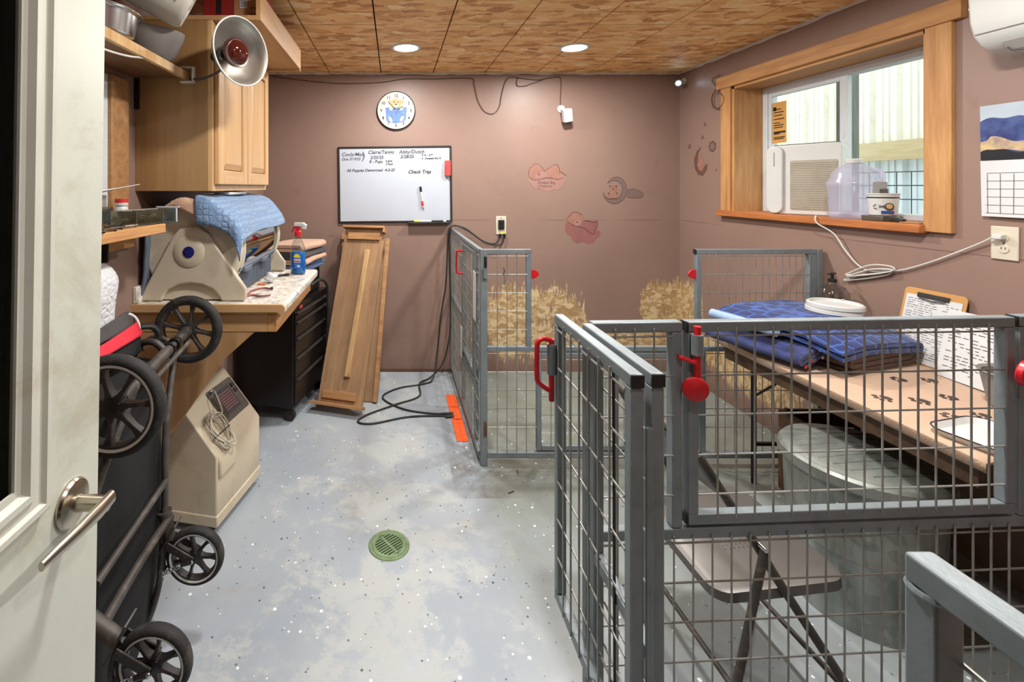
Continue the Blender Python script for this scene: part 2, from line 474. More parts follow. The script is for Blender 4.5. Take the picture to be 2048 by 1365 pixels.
def mat_emit(name, col, strength):
    m, nt, b = nodes_of(name)
    b.inputs['Base Color'].default_value = lin(col); b.inputs['Emission Color'].default_value = lin(col); b.inputs['Emission Strength'].default_value = strength

def mat_cells(name, base, line, scale, width=0.06, rnd=0.45, soft=True, rough=0.9, stretch=(1,1,1)):
    """cloth with a printed or stitched cell pattern"""
    m, nt, b = nodes_of(name)
    v = coords(nt, stretch)
    w = voro(nt, v, scale, 'DISTANCE_TO_EDGE', rnd)
    f = ramp(nt, w.outputs['Distance'], [(width*0.5, (1,1,1)), (width, (0,0,0))])
    n1 = noise(nt, v, 4, 4)
    c = mixc(nt, n1.outputs[0], lin(base), tuple(x*0.7 for x in lin(base)[:3])+(1,))
    c = mixc(nt, mth(nt, 'MULTIPLY', f, 0.75), c, lin(line))
    nt.links.new(c, b.inputs['Base Color']); b.inputs['Roughness'].default_value = rough; b.inputs['Sheen Weight'].default_value = 0.2
    if soft:
        h = ramp(nt, w.outputs['Distance'], [(0.0, (0,0,0)), (0.3, (1,1,1))]); bump(nt, b, h, 0.5, 0.006)

mat_ceiling(); mat_floor()
mat_wall('wall_paint_back', [('X', 1.12, 0.52, 0.42, 0.36, 0.75), ('X', 2.22, 0.24, 0.55, 0.24, 0.9), ('X', 1.6, 1.1, 0.26, 0.14, 0.5)])
mat_wall('wall_paint_right', [('Y', 3.80, 0.24, 0.55, 0.24, 0.9), ('Y', 3.2, 0.7, 0.30, 0.22, 0.5)])
mat_wall('wall_paint_plain', [('X', 50, 0.1, 0.5, 0.1, 1.0)])
plain('plaster_white', (206,198,190), 0.8, bstr=0.3, bscale=60, dirt=(150,132,118), dscale=8)
plain('dark_gap', (26,18,12), 0.9)
wood('pine_casing_y', (200,152,98), (168,118,70), 'Y'); wood('pine_casing_z', (200,152,98), (168,118,70), 'Z')
wood('pine_casing_x', (206,152,92), (168,112,60), 'X')
wood('pine_stool', (196,122,64), (150,86,42), 'Y')
wood('maple_z', (208,172,124), (192,152,106), 'Z', 0.7, 0.4, knots=False)
wood('maple_shaded', (166,128,84), (146,110,68), 'Z', 0.5, 0.45, knots=False)  # same maple as the doors, darkened: the cabinet side's shade is in the colour
wood('maple_y', (208,172,124), (192,152,106), 'Y', 0.7, 0.4, knots=False)
wood('ply_y', (200,160,112), (172,130,84), 'Y', 0.5); wood('ply_x', (196,158,112), (168,128,84), 'X', 0.5)
wood('ply_z', (186,148,104), (158,118,78), 'Z', 0.5)
wood('shelf_dark', (128,88,56), (92,60,36), 'Y', 0.6)
wood('board_worn', (168,133,97), (136,103,74), 'Z', 0.6, 0.65, knots=False, stain=(118,92,68))
wood('stick_wood', (200,166,118), (168,132,86), 'Z', 0.7, stain=(140,110,80))
wood('cleat_wood', (184,140,94), (146,104,66), 'X', 0.8)
wood('barn_grey', (120,124,112), (80,84,78), 'Z', 0.8); wood('girt_wood', (206,190,150), (176,156,116), 'Y', 0.6)
wood('brown_crate', (96,70,48), (62,44,30), 'X', 0.6)
plain('door_paint', (192,196,184), 0.38, var=0.05, dirt=(150,136,108), dscale=3.2, bstr=0.03, bscale=200)
plain('moulding_paint', (196,197,186), 0.4, var=0.06, dirt=(168,152,124), dscale=7)
plain('nickel', (190,180,164), 0.24, 1.0, var=0.1, vscale=30)
plain('chrome', (210,212,214), 0.16, 1.0, var=0.05)
plain('pen_grey', (126,136,140), 0.45, 0.25, var=0.16, vscale=14, dirt=(104,104,98), dscale=9, bstr=0.08)
plain('pen_wire', (156,157,152), 0.42, 0.4, var=0.25, vscale=20)
plain('pen_cap', (18,18,19), 0.5)
plain('latch_red', (196,22,34), 0.38, var=0.2, vscale=25, dirt=(120,20,24), dscale=25)
plain('rust', (112,76,50), 0.8, 0.2, var=0.4, vscale=40)
plain('black_plastic', (24,24,26), 0.45, var=0.2); plain('black_rubber', (34,33,33), 0.75, var=0.3, vscale=30, dirt=(96,88,78), dscale=18, bstr=0.25, bscale=250)
plain('black_metal', (30,27,27), 0.3, 0.3, var=0.2); plain('dark_steel', (72,70,68), 0.4, 0.6, var=0.25, vscale=18)
plain('black_fabric', (12,12,14), 0.85, var=0.3, vscale=12, bstr=0.3, bscale=300)
plain('frame_dusty', (82,77,72), 0.55, 0.3, var=0.35, vscale=16, dirt=(140,126,108), dscale=14)
plain('spoke_black', (58,54,52), 0.5, 0.1, var=0.3, vscale=20, dirt=(120,108,96), dscale=20)
plain('ring_silver', (214,213,208), 0.45, 0.0); plain('red_fabric', (214,40,58), 0.85, var=0.15, bstr=0.3, bscale=300)
plain('grey_fabric', (70,68,68), 0.9, var=0.2, bstr=0.3, bscale=250)
plain('white_paper', (206,207,208), 0.8, var=0.05)
plain('towel_paper', (238,240,242), 0.9, var=0.04)
plain('beige_plastic', (206,193,168), 0.45, var=0.07, vscale=4, dirt=(176,160,134), dscale=6)
plain('putty_plastic', (196,186,166), 0.42, var=0.06, vscale=5, dirt=(172,160,138), dscale=7)
plain('cream_plastic', (206,198,180), 0.45, var=0.06)
plain('slate_plastic', (96,106,120), 0.5, var=0.12); plain('grey_plastic', (128,126,122), 0.55, var=0.12)
plain('white_plastic', (204,205,202), 0.4, var=0.05); plain('white_vinyl', (206,212,216), 0.45, var=0.08)
plain('badge_blue', (24,34,120), 0.3, col2=(12,14,40), vscale=40); plain('panel_dark', (92,84,76), 0.4, 0.1, var=0.35, vscale=50)
plain('print_grey', (58,60,66), 0.7); plain('print_black', (22,22,24), 0.6); plain('ink_grey', (84,88,96), 0.6)
plain('paw_print', (70,58,52), 0.9); plain('mat_tan', (196,158,132), 0.95, var=0.15, vscale=20, bstr=0.5, bscale=160, sheen=0.25)
plain('mat_charcoal', (58,58,62), 0.95, var=0.3, vscale=30, bstr=0.5, bscale=160, sheen=0.2)
plain('mat_brown', (104,82,70), 0.95, var=0.25, vscale=26, bstr=0.5, bscale=160, sheen=0.2)
plain('mat_navy', (44,56,110), 0.95, col2=(26,34,72), vscale=22, bstr=0.5, bscale=160, sheen=0.2)
plain('mat_sky', (150,176,214), 0.95, var=0.15, vscale=20, bstr=0.5, bscale=160, sheen=0.2)
plain('mat_denim', (74,110,164), 0.95, var=0.3, vscale=20, bstr=0.5, bscale=160, sheen=0.2)
mat_cells('mat_royal', (10,38,100), (52,92,168), 15.0, 0.07, 0.35)
mat_cells('mat_quilt', (142,168,200), (96,126,164), 40.0, 0.22, 0.3)
mat_cells('towel_quilt', (214,216,220), (200,202,206), 40.0, 0.12, 0.8)
plain('table_fleece', (190,158,132), 0.95, var=0.12, vscale=6, bstr=0.5, bscale=160, sheen=0.25)
def mat_laminate():
    m, nt, b = nodes_of('laminate_speckle')
    v = coords(nt)
    a = noise(nt, v, 34, 6, 0.7, 0.6); k = noise(nt, coords(nt, (1,1,1), (0,0,0), (4,4,4)), 22, 6, 0.7, 0.5)
    c = ramp(nt, a.outputs[0], [(0.3, lin((150,140,128))), (0.5, lin((214,206,194))), (0.7, lin((236,232,224)))])
    f = ramp(nt, k.outputs[0], [(0.52, (0,0,0)), (0.62, (1,1,1))])
    c = mixc(nt, mth(nt, 'MULTIPLY', f, 0.8), c, lin((112,116,122)))
    nt.links.new(c, b.inputs['Base Color']); b.inputs['Roughness'].default_value = 0.35
mat_laminate()
def mat_galv():
    m, nt, b = nodes_of('galvanised')
    v = coords(nt)
    w = voro(nt, v, 26); g = nt.nodes.new('ShaderNodeSeparateColor'); nt.links.new(w.outputs['Color'], g.inputs[0])
    n = noise(nt, coords(nt, (6,6,1)), 2.0, 5)
    f = mth(nt, 'ADD', mth(nt, 'MULTIPLY', g.outputs[0], 0.12), mth(nt, 'MULTIPLY', n.outputs[0], 0.88))
    c = ramp(nt, f, [(0.3, lin((112,118,114))), (0.52, lin((146,152,147))), (0.75, lin((178,184,178)))])
    nt.links.new(c, b.inputs['Base Color']); b.inputs['Metallic'].default_value = 0.7
    nt.links.new(ramp(nt, f, [(0.3, (0.5,)*3), (0.8, (0.34,)*3)]), b.inputs['Roughness'])
mat_galv()
plain('steel_bowl', (200,202,204), 0.2, 1.0, var=0.08); plain('aluminium', (196,192,184), 0.3, 0.9, var=0.12, vscale=8)
plain('bowl_grey', (122,116,112), 0.6, var=0.15, dirt=(92,86,80), dscale=6)
plain('bucket_cream', (196,191,180), 0.5, var=0.06, dirt=(180,172,158), dscale=5)
plain('carton_red', (150,30,28), 0.6, var=0.2, vscale=5); plain('carton_tan', (166,120,84), 0.8)
plain('orange_plastic', (238,92,34), 0.55, var=0.15, dirt=(170,80,40), dscale=18); plain('cable_black', (40,38,36), 0.6)
plain('cable_white', (208,208,202), 0.5); plain('cable_brown', (84,60,46), 0.7)
plain('outlet_dark', (38,42,40), 0.4); plain('yellow_print', (234,220,60), 0.6); plain('red_print', (206,40,40), 0.6)
plain('board_white', (186,193,204), 0.3, var=0.04, vscale=3); plain('tray_black', (30,32,30), 0.4)
plain('marker_red', (204,44,44), 0.5); plain('eraser_red', (226,74,70), 0.8)
plain('decal_bear', (144,101,86), 0.6, col2=(156,114,98), vscale=14); plain('decal_line', (104,62,52), 0.6)
plain('decal_cloud', (156,118,109), 0.6, var=0.08); plain('decal_pink', (143,92,88), 0.6, var=0.15, vscale=16); plain('decal_grey', (122,102,96), 0.6, var=0.12)
plain('decal_dark', (104,74,66), 0.6)
plain('clock_face', (196,186,174), 0.4, var=0.05); plain('pup_gold', (190,148,98), 0.6, col2=(206,176,132), vscale=40); plain('pup_pale', (212,186,156), 0.6); plain('jean_blue', (70,104,172), 0.6, col2=(104,136,196), vscale=40)
plain('drain_green', (122,146,106), 0.6, 0.2, var=0.25, vscale=25, dirt=(96,100,70), dscale=20); plain('slot_dark', (22,30,20), 0.9)
plain('calendar_sky', (176,190,202), 0.4); plain('calendar_cloud', (34,48,104), 0.4, col2=(66,86,140), vscale=26); plain('calendar_glow', (206,180,128), 0.4, col2=(150,130,124), vscale=25); plain('calendar_ground', (24,26,34), 0.4)
plain('spout_red', (206,24,40), 0.4); plain('label_blue', (48,112,206), 0.4); plain('label_yellow', (240,214,40), 0.4)
plain('sticker_tan', (214,160,84), 0.6, var=0.1); plain('filter_mesh', (176,168,152), 0.8, var=0.2, vscale=6, dirt=(140,132,112), dscale=5)
plain('tub_blue', (40,72,150), 0.5); plain('clip_wood', (196,146,84), 0.6, var=0.15)
plain('orange_bit', (226,120,50), 0.6); plain('hose_brown', (150,84,74), 0.5, var=0.2)
plain('metal_sheet', (238,236,226), 0.4, 0.0, var=0.07, vscale=3, dirt=(196,200,178), dscale=4)
plain('metal_sheet_cool', (214,226,234), 0.4, 0.0, var=0.1, vscale=4)
plain('ground_gravel', (140,138,126), 0.95, var=0.3, vscale=30)
plain('bulb_red', (66,16,12), 0.05, coat=0.8, var=0.1)
plain('seat_brown', (108,104,100), 0.4, 0.5, var=0.15, vscale=5)
plain('scrap_metal', (150,140,124), 0.5, 0.6, var=0.4, vscale=60)
plain('twig', (70,62,50), 0.9)
mat_glass('glass_pane', (246,250,248)); mat_glass('glass_door', (120,124,122), 1.6); mat_glass('clear_plastic', (236,239,243), 1.3, 0.08)
mat_glass('clear_bottle', (230,234,234), 1.5, 0.05); mat_glass('window_plastic', (150,160,170), 2.2, 0.06); mat_glass('bin_plastic', (226,226,218), 1.2, 0.12); plain('bin_frosted', (150,146,134), 0.5, var=0.15); mat_glass('liquid_blue', (26,130,220), 1.0, 0.03)
def mat_milky(name, col, solid=0.4):
    m, nt, b = nodes_of(name)
    b.inputs['Base Color'].default_value = lin(col); b.inputs['Roughness'].default_value = 0.22
    t = nt.nodes.new('ShaderNodeBsdfTransparent'); t.inputs[0].default_value = (0.96, 0.96, 0.98, 1)
    mx = nt.nodes.new('ShaderNodeMixShader'); mx.inputs[0].default_value = solid
    nt.links.new(t.outputs[0], mx.inputs[1]); nt.links.new(b.outputs[0], mx.inputs[2]); nt.links.new(mx.outputs[0], nt.nodes['Material Output'].inputs[0])
mat_milky('milky_plastic', (196,194,214), 0.42)
plain('liquid', (16,124,214), 0.15, var=0.1)
mat_emit('lamp_glow', (255,244,226), 14.0); mat_emit('led_glow', (210,240,255), 30.0)
# ------------------------------------------------------------------ room shell
XL, XR, YB, YF, ZC = -1.07, 2.33, 3.88, -0.12, 2.44
struct(MB().bx(XL-0.2, XR+0.2, YF-0.2, YB+0.2, -0.12, 0).build('floor', 'floor_flake_paint'), 'pale blue-grey painted floor with flakes')
struct(MB().bx(XL-0.2, XR+0.2, YB, YB+0.15, 0, ZC+0.1).build('wall_back', 'wall_paint_back'), 'brown painted back wall with rubbed patches')
# right wall with its window opening
WY0, WY1, WZ0, WZ1 = 2.07, 3.27, 1.345, 2.20
w = MB()
w.bx(XR, XR+0.24, YF-0.2, WY0, 0, ZC+0.1).bx(XR, XR+0.24, WY1, YB+0.15, 0, ZC+0.1)
w.bx(XR, XR+0.24, WY0, WY1, 0, WZ0-0.04).bx(XR, XR+0.24, WY0, WY1, WZ1, ZC+0.1)
struct(w.build('wall_right', 'wall_paint_right'), 'brown painted wall with the big window')
# left wall with a smaller window behind the open door
LY0, LY1, LZ0, LZ1 = 0.95, 1.765, 1.36, 1.93
w = MB()
w.bx(XL-0.16, XL, YF-0.2, LY0, 0, ZC+0.1).bx(XL-0.16, XL, LY1, YB+0.15, 0, ZC+0.1)
w.bx(XL-0.16, XL, LY0, LY1, 0, LZ0-0.03).bx(XL-0.16, XL, LY0, LY1, LZ1, ZC+0.1)
struct(w.build('wall_left', 'wall_paint_plain'), 'brown painted wall behind cabinet and shelves')
# front wall (behind the camera) with the doorway the camera stands in
w = MB()
w.bx(XL-0.2, -0.56, YF-0.14, YF, 0, ZC+0.1).bx(0.44, XR+0.2, YF-0.14, YF, 0, ZC+0.1).bx(-0.56, 0.44, YF-0.14, YF, 2.08, ZC+0.1)
struct(w.build('wall_front', 'wall_paint_plain'))
# entry hall the door opens from, behind the camera
h_ = MB()
h_.bx(-1.3, -1.2, -2.0, YF-0.14, 0, 2.5).bx(1.2, 1.3, -2.0, YF-0.14, 0, 2.5).bx(-1.3, 1.3, -2.1, -2.0, 0, 2.5)
struct(h_.build('wall_hall', 'wall_paint_plain'))
struct(MB().bx(-1.3, 1.3, -2.1, YF-0.2, -0.12, 0).build('floor_hall', 'floor_flake_paint'))
struct(MB().bx(-1.3, 1.3, -2.1, YF-0.14, 2.5, 2.6).build('ceiling_hall', 'plaster_white'))
# ceiling: strand-board strips with dark open joints
cl = struct(MB().bx(XL-0.2, XR+0.2, YF-0.2, YB+0.2, ZC+0.014, ZC+0.1).build('ceiling', 'dark_gap'), 'strand-board ceiling in strips')
seams = [XL-0.02, -0.95, -0.53, -0.11, 0.315, 0.735, 1.155, 1.58, 2.0, XR+0.02]
for a, b_ in zip(seams[:-1], seams[1:]):
    MB().bx(a+0.004, b_-0.004, YF-0.1, YB+0.01, ZC, ZC+0.014).build('panel', 'ceiling_strand_board', cl)
# rough plaster fillet where walls meet ceiling
random.seed(3)
def fillet(name, p0, p1, inward):
    m = MB(); n = 60; d = (Vector(p1)-Vector(p0))/n; iv = Vector(inward)
    V = []; Fs = []
    for k in range(n+1):
        p = Vector(p0)+d*k; r = 0.008+0.008*random.random(); z = 0.007+0.010*random.random()
        V += [p, p+iv*r, p+iv*0.002-Vector((0,0,z))]
    for k in range(n):
        q = 3*k
        Fs += [(q, q+1, q+4, q+3), (q+1, q+2, q+5, q+4), (q+2, q, q+3, q+5)]
    m.add(V, Fs); struct(m.build(name, 'plaster_white'), 'rough white plaster bead under the ceiling')
fillet('trim_1', (XL, YB, ZC), (XR, YB, ZC), (0,-1,0))
fillet('trim_2', (XR, YF, ZC), (XR, YB, ZC), (-1,0,0))
# dirty strip at the foot of the back wall
b0 = MB().bx(XL, 0.47, YB-0.008, YB, 0.0, 0.022).build('baseboard_back', 'brown_crate'); struct(b0, 'thin dark brown strip at the foot of the back wall')

# ------------------------------------------------------------------ window_1, right wall
w1 = bpy.data.objects.new('window_1', None); COL.objects.link(w1); w1.location = (XR, (WY0+WY1)/2, WZ0); struct(w1, 'sliding window with pine casing and deep sill')
def wpart(m, name, mat, **k): return m.build(name, mat, w1, world=True, **k)
wpart(MB().bx(XR-0.022, XR, WY0-0.1, WY0, WZ0-0.03, WZ1), 'casing', 'pine_casing_z', bevel=0.003)
wpart(MB().bx(XR-0.022, XR, WY1, WY1+0.094, WZ0-0.002, WZ1), 'casing', 'pine_casing_z', bevel=0.003)
wpart(MB().bx(XR-0.03, XR, WY0-0.14, WY1+0.13, WZ1, WZ1+0.085), 'casing', 'pine_casing_y', bevel=0.003)
wpart(MB().bx(XR-0.045, XR+0.25, WY0+0.0, WY1+0.005, WZ0-0.038, WZ0), 'sill', 'pine_stool', bevel=0.004)
wpart(MB().bx(XR-0.045, XR, WY1+0.005, WY1+0.11, WZ0-0.038, WZ0-0.002), 'sill_end', 'pine_stool', bevel=0.004)
wpart(MB().bx(XR-0.005, XR+0.23, WY0, WY0+0.018, WZ0, WZ1), 'jamb', 'pine_casing_z')
wpart(MB().bx(XR-0.005, XR+0.23, WY1-0.018, WY1, WZ0, WZ1), 'jamb', 'pine_casing_z')
wpart(MB().bx(XR-0.005, XR+0.23, WY0, WY1, WZ1-0.018, WZ1), 'head_jamb', 'pine_casing_y')
VX0, VX1 = XR+0.19, XR+0.26
y0, y1, z0, z1 = WY0+0.018, WY1-0.018, WZ0, WZ1-0.018
wpart(MB().bx(VX0, VX1, y0, y0+0.04, z0, z1), 'frame_stile', 'white_vinyl', bevel=0.003)
wpart(MB().bx(VX0, VX1, y1-0.04, y1, z0, z1), 'frame_stile', 'white_vinyl', bevel=0.003)
wpart(MB().bx(VX0, VX1, y0+0.04, y1-0.04, z1-0.045, z1), 'frame_rail', 'white_vinyl', bevel=0.003)
wpart(MB().bx(VX0, VX1, y0+0.04, y1-0.04, z0, z0+0.03), 'frame_rail', 'white_vinyl', bevel=0.003)
ym = (y0+y1)/2
sl = MB(); xs = VX0+0.008
sl.bx(xs, xs+0.024, ym-0.02, ym+0.028, z0+0.03, z1-0.045).bx(xs, xs+0.024, y1-0.066, y1-0.040, z0+0.03, z1-0.045)
sl.bx(xs, xs+0.024, ym+0.028, y1-0.066, z0+0.03, z0+0.06).bx(xs, xs+0.024, ym+0.028, y1-0.066, z1-0.07, z1-0.045)
wpart(sl, 'sliding_sash', 'white_vinyl', bevel=0.002)
wpart(MB().bx(xs+0.010, xs+0.014, ym+0.02, y1-0.05, z0+0.05, z1-0.055), 'pane', 'glass_pane')
wpart(MB().bx(xs+0.036, xs+0.040, y0+0.03, ym+0.03, z0+0.02, z1-0.035), 'pane', 'glass_pane')
wpart(MB().box((xs+0.003, ym+0.004, 1.82), (0.012, 0.014, 0.07)), 'sash_latch', 'white_vinyl', bevel=0.003)
st = wpart(MB().bx(xs+0.0075, xs+0.0095, 3.075, 3.185, 1.80, 2.07), 'window_sticker', 'sticker_tan', label='tan energy label on the glass')
lm = MB()
for k, (zz, ww) in enumerate(((2.02,.06),(2.0,.08),(1.98,.07),(1.955,.085),(1.93,.05),(1.915,.08),(1.90,.075),(1.865,.095),(1.858,.05),(1.835,.09),(1.825,.08))):
    lm.bx(xs+0.0065, xs+0.0078, 3.175-ww, 3.175, zz, zz+(0.006 if zz != 1.865 else 0.012))
lm.bx(xs+0.0065, xs+0.0078, 3.155, 3.18, 2.015, 2.04)
wpart(lm, 'sticker_print', 'print_black')
# long crack in the fixed pane
ck = MB(); cp = [(xs+0.034, 2.10, 1.93), (xs+0.034, 2.19, 1.86), (xs+0.034, 2.26, 1.80), (xs+0.034, 2.245, 1.70), (xs+0.034, 2.23, 1.66)]
ck.tube(cp, 0.0016, 5); ck.tube([(xs+0.034, 2.245, 1.70), (xs+0.034, 2.16, 1.69), (xs+0.034, 2.11, 1.66)], 0.0012, 5)
wpart(ck, 'crack', 'white_vinyl')

# ------------------------------------------------------------------ window_2, left wall
w2 = bpy.data.objects.new('window_2', None); COL.objects.link(w2); w2.location = (XL, (LY0+LY1)/2, LZ0); struct(w2, 'small white window with pine casing')
def w2part(m, name, mat, **k): return m.build(name, mat, w2, world=True, **k)
w2part(MB().bx(XL, XL+0.02, LY1, LY1+0.115, LZ0-0.03, LZ1+0.0), 'casing', 'cleat_wood', bevel=0.003)
w2part(MB().bx(XL, XL+0.02, LY0-0.115, LY0, LZ0-0.03, LZ1), 'casing', 'cleat_wood', bevel=0.003)
w2part(MB().bx(XL-0.03, XL+0.006, LY1-0.07, LY1, LZ0, LZ1), 'frame_stile', 'white_vinyl', bevel=0.003)
w2part(MB().bx(XL-0.05, XL-0.012, LY1-0.13, LY1-0.07, LZ0, LZ1), 'frame_stile', 'white_vinyl', bevel=0.003)
w2part(MB().bx(XL-0.05, XL-0.012, LY0, LY0+0.07, LZ0, LZ1), 'frame_stile', 'white_vinyl', bevel=0.003)
w2part(MB().bx(XL-0.05, XL-0.012, LY0, LY1, LZ1-0.06, LZ1), 'frame_rail', 'white_vinyl', bevel=0.003)
w2part(MB().bx(XL-0.05, XL-0.012, LY0, LY1, LZ0, LZ0+0.06), 'frame_rail', 'white_vinyl', bevel=0.003)
w2part(MB().bx(XL-0.036, XL-0.032, LY0+0.05, LY1-0.1, LZ0+0.04, LZ1-0.04), 'pane', 'glass_pane')

# ------------------------------------------------------------------ door_1, open, leaning a little out of plumb
DX, DY0, DY1 = -0.49, -0.10, 0.784
d1 = bpy.data.objects.new('door_1', None); COL.objects.link(d1); d1.location = (DX, 0.3, 1.0); d1.rotation_euler = (0, radians(0.88), 0)
struct(d1, 'off-white steel entry door with half glass standing open')
def dp(m, name, mat, par=None, **k):
    inv = Matrix.Translation((-DX, -0.3, -1.0)); m.v = [inv @ p for p in m.v]
    return m.build(name, mat, par or d1, **k)
GY0, GY1, GZ0, GZ1 = 0.065, 0.625, 1.10, 1.93
s_ = MB()
s_.bx(DX-0.045, DX, DY0, GY0, 0.03, 2.04).bx(DX-0.045, DX, GY1, DY1, 0.03, 2.04).bx(DX-0.045, DX, GY0, GY1, 0.03, GZ0).bx(DX-0.045, DX, GY0, GY1, GZ1, 2.04)
dp(s_, 'slab', 'door_paint')
for side, nm in ((1, 0), (-1, 0)):
    xo = DX if side == 1 else DX-0.045
    prof = [(0.0, 0.000), (0.0, 0.010), (0.006, 0.015), (0.014, 0.015), (0.018, 0.010), (0.030, 0.009), (0.033, 0.014), (0.042, 0.014), (0.048, 0.006), (0.056, 0.004), (0.056, 0.0)]
    m = MB(); ring = [(GY0, GZ0), (GY1, GZ0), (GY1, GZ1), (GY0, GZ1)]
    cyy, czz = (GY0+GY1)/2, (GZ0+GZ1)/2
    V = []
    for (yy, zz) in ring:
        sy = 1 if yy > cyy else -1; sz = 1 if zz > czz else -1
        for (u, h) in prof: V.append((xo+side*h, yy+sy*(0.036-u), zz+sz*(0.036-u)))
    Fs = []; n = len(prof)
    for c in range(4):
        c2 = (c+1) % 4
        for k in range(n-1): Fs.append((c*n+k, c2*n+k, c2*n+k+1, c*n+k+1))
    m.add(V, Fs); dp(m, 'glass_moulding', 'moulding_paint', smooth=30)
dp(MB().bx(DX-0.026, DX-0.020, GY0-0.005, GY1+0.005, GZ0-0.005, GZ1+0.005), 'glass', 'glass_door')
lv = bpy.data.objects.new('lever_set', None); COL.objects.link(lv); lv.parent = d1
HY, HZ = 0.717, 1.033
m = MB().lathe([(0, 0), (0.034, 0), (0.0345, 0.004), (0.032, 0.008), (0.024, 0.011), (0.015, 0.013), (0.0, 0.013)], 32, Matrix.Translation((DX, HY, HZ)) @ Matrix.Rotation(pi/2, 4, 'Y'))
dp(m, 'rose', 'nickel', lv, smooth=30)
dp(MB().lathe([(0, 0.01), (0.0125, 0.01), (0.0115, 0.03), (0.011, 0.058), (0, 0.060)], 20, Matrix.Translation((DX, HY, HZ)) @ Matrix.Rotation(pi/2, 4, 'Y')), 'neck', 'nickel', lv, smooth=30)
m = MB(); pts = [Vector((DX+0.055, HY+0.012, HZ+0.002)), Vector((DX+0.055, HY-0.02, HZ+0.001)), Vector((DX+0.052, HY-0.06, HZ)), Vector((DX+0.047, HY-0.095, HZ-0.001)), Vector((DX+0.044, HY-0.118, HZ-0.002))]
rows = []
for p, (a, b2) in zip(pts, ((0.007, 0.011), (0.0075, 0.012), (0.006, 0.0095), (0.005, 0.008), (0.004, 0.0065))):
    rows.append([(p.x+a*cos(2*pi*k/14), p.y, p.z+b2*sin(2*pi*k/14)) for k in range(14)])
V = [q for r in rows for q in r]; Fs = [tuple(range(14))[::-1], tuple(range(14*4, 14*5))]
for i in range(4):
    for k in range(14):
        j = (k+1) % 14; Fs.append((i*14+k, i*14+j, (i+1)*14+j, (i+1)*14+k))
m.add(V, Fs); dp(m, 'lever', 'nickel', lv, smooth=50)
dp(MB().bx(DX-0.035, DX-0.010, DY1, DY1+0.0025, HZ-0.028, HZ+0.028), 'latch_plate', 'nickel')
for zz in (0.25, 1.05, 1.85): dp(MB().cyl((DX+0.004, DY0-0.004, zz-0.045), (DX+0.004, DY0-0.004, zz+0.045), 0.006), 'hinge', 'nickel', smooth=30)

# ------------------------------------------------------------------ recessed lamps
def downlight(x, y, label, watts=LAMP_W):
    t = thing('recessed_light', label, 'ceiling light', (x, y, ZC), group='round recessed ceiling lights')
    MB().lathe([(0.078, -0.001), (0.082, -0.006), (0.100, -0.004), (0.103, 0.0)], 40).build('trim_ring', 'white_plastic', t, smooth=40)
    MB().lathe([(0, -0.002), (0.078, -0.002), (0.078, 0.0), (0, 0.0)], 32).build('lens', 'lamp_glow', t)
    L = bpy.data.lights.new('lamp', 'AREA'); L.shape = 'DISK'; L.size = 0.15; L.energy = watts; L.color = (1.0, 0.975, 0.94)
    lo = bpy.data.objects.new('lamp', L); COL.objects.link(lo); lo.parent = t; lo.location = (0, 0, -0.012)
downlight(0.077, 3.17, 'glowing round ceiling light above the clock', 25)
downlight(1.20, 3.17, 'glowing round ceiling light above the white camera', 27)
downlight(0.077, 1.35, 'round ceiling light above the floor drain, out of frame', 26)
downlight(1.30, 1.35, 'round ceiling light above the front kennel divider', 32)
downlight(0.55, 0.30, 'round ceiling light just inside the doorway', 7)

# ------------------------------------------------------------------ outside the window: a lean-to with ribbed sheets
gd = struct(MB().bx(XR+0.36, 9, -3, 10, -0.3, -0.16).build('ground', 'ground_gravel')); gd['label'] = 'bare ground outside the window'
OX = 4.3
sh = thing('ribbed_sheet_wall', 'pale ribbed metal sheet wall seen through the window', 'outside wall', (OX, 4.5, 0))
def ribs(y0, y1, z0, z1, x, mat):
    prof = []; y = y0
    while y < y1-1e-6:
        prof += [(y, 0), (y+0.05, 0), (y+0.066, -0.034), (y+0.10, -0.034), (y+0.116, 0), (y+0.150, 0), (y+0.154, -0.010), (y+0.166, -0.010), (y+0.170, 0), (y+0.205, 0), (y+0.209, -0.010), (y+0.221, -0.010), (y+0.225, 0)]
        y += 0.2286
    n = len(prof); V = []; Fs = []
    for (yy, d) in prof: V += [(x+d, min(yy, y1), z0), (x+d, min(yy, y1), z1)]
    for k in range(n-1): Fs.append((2*k, 2*k+2, 2*k+3, 2*k+1))
    return MB().add(V, Fs)
for k in range(6):
    ya = 2.6+k*0.9144
    ribs(ya, ya+0.9144, 1.88, 3.0, OX, 'metal_sheet').build('sheet', 'metal_sheet', sh, solid=0.001, world=True)
    ribs(ya, ya+0.9144, 0.0, 1.80, OX+0.05, 'metal_sheet').build('sheet', 'metal_sheet_cool', sh, solid=0.001, world=True)
MB().bx(OX-0.075, OX-0.03, 2.5, 8.2, 1.74, 1.90).build('girt', 'girt_wood', sh, world=True)
MB().bx(OX-0.075, OX-0.03, 2.5, 8.2, 2.86, 3.0).build('girt', 'girt_wood', sh, world=True)
MB().bx(3.05, 3.13, 3.20, 3.28, 0, 3.0).build('barn_post', 'barn_grey', None)
tag(bpy.data.objects['barn_post'], 'weathered grey post standing outside behind the window sash', 'post')
wf = thing('wire_fence', 'grey wire fence standing low outside the right pane', 'fence', (3.7, 4.0, 0))
m = MB()
for k in range(26): m.cyl((3.7, 2.9+k*0.1, 0), (3.7, 2.9+k*0.1, 1.62), 0.003, n=5)
for zz in (0.3, 0.6, 0.9, 1.2, 1.42, 1.52, 1.62): m.cyl((3.7, 2.8, zz), (3.7, 5.5, zz), 0.004, n=5)
m.build('wire_mesh', 'dark_steel', wf, world=True, kind='stuff')
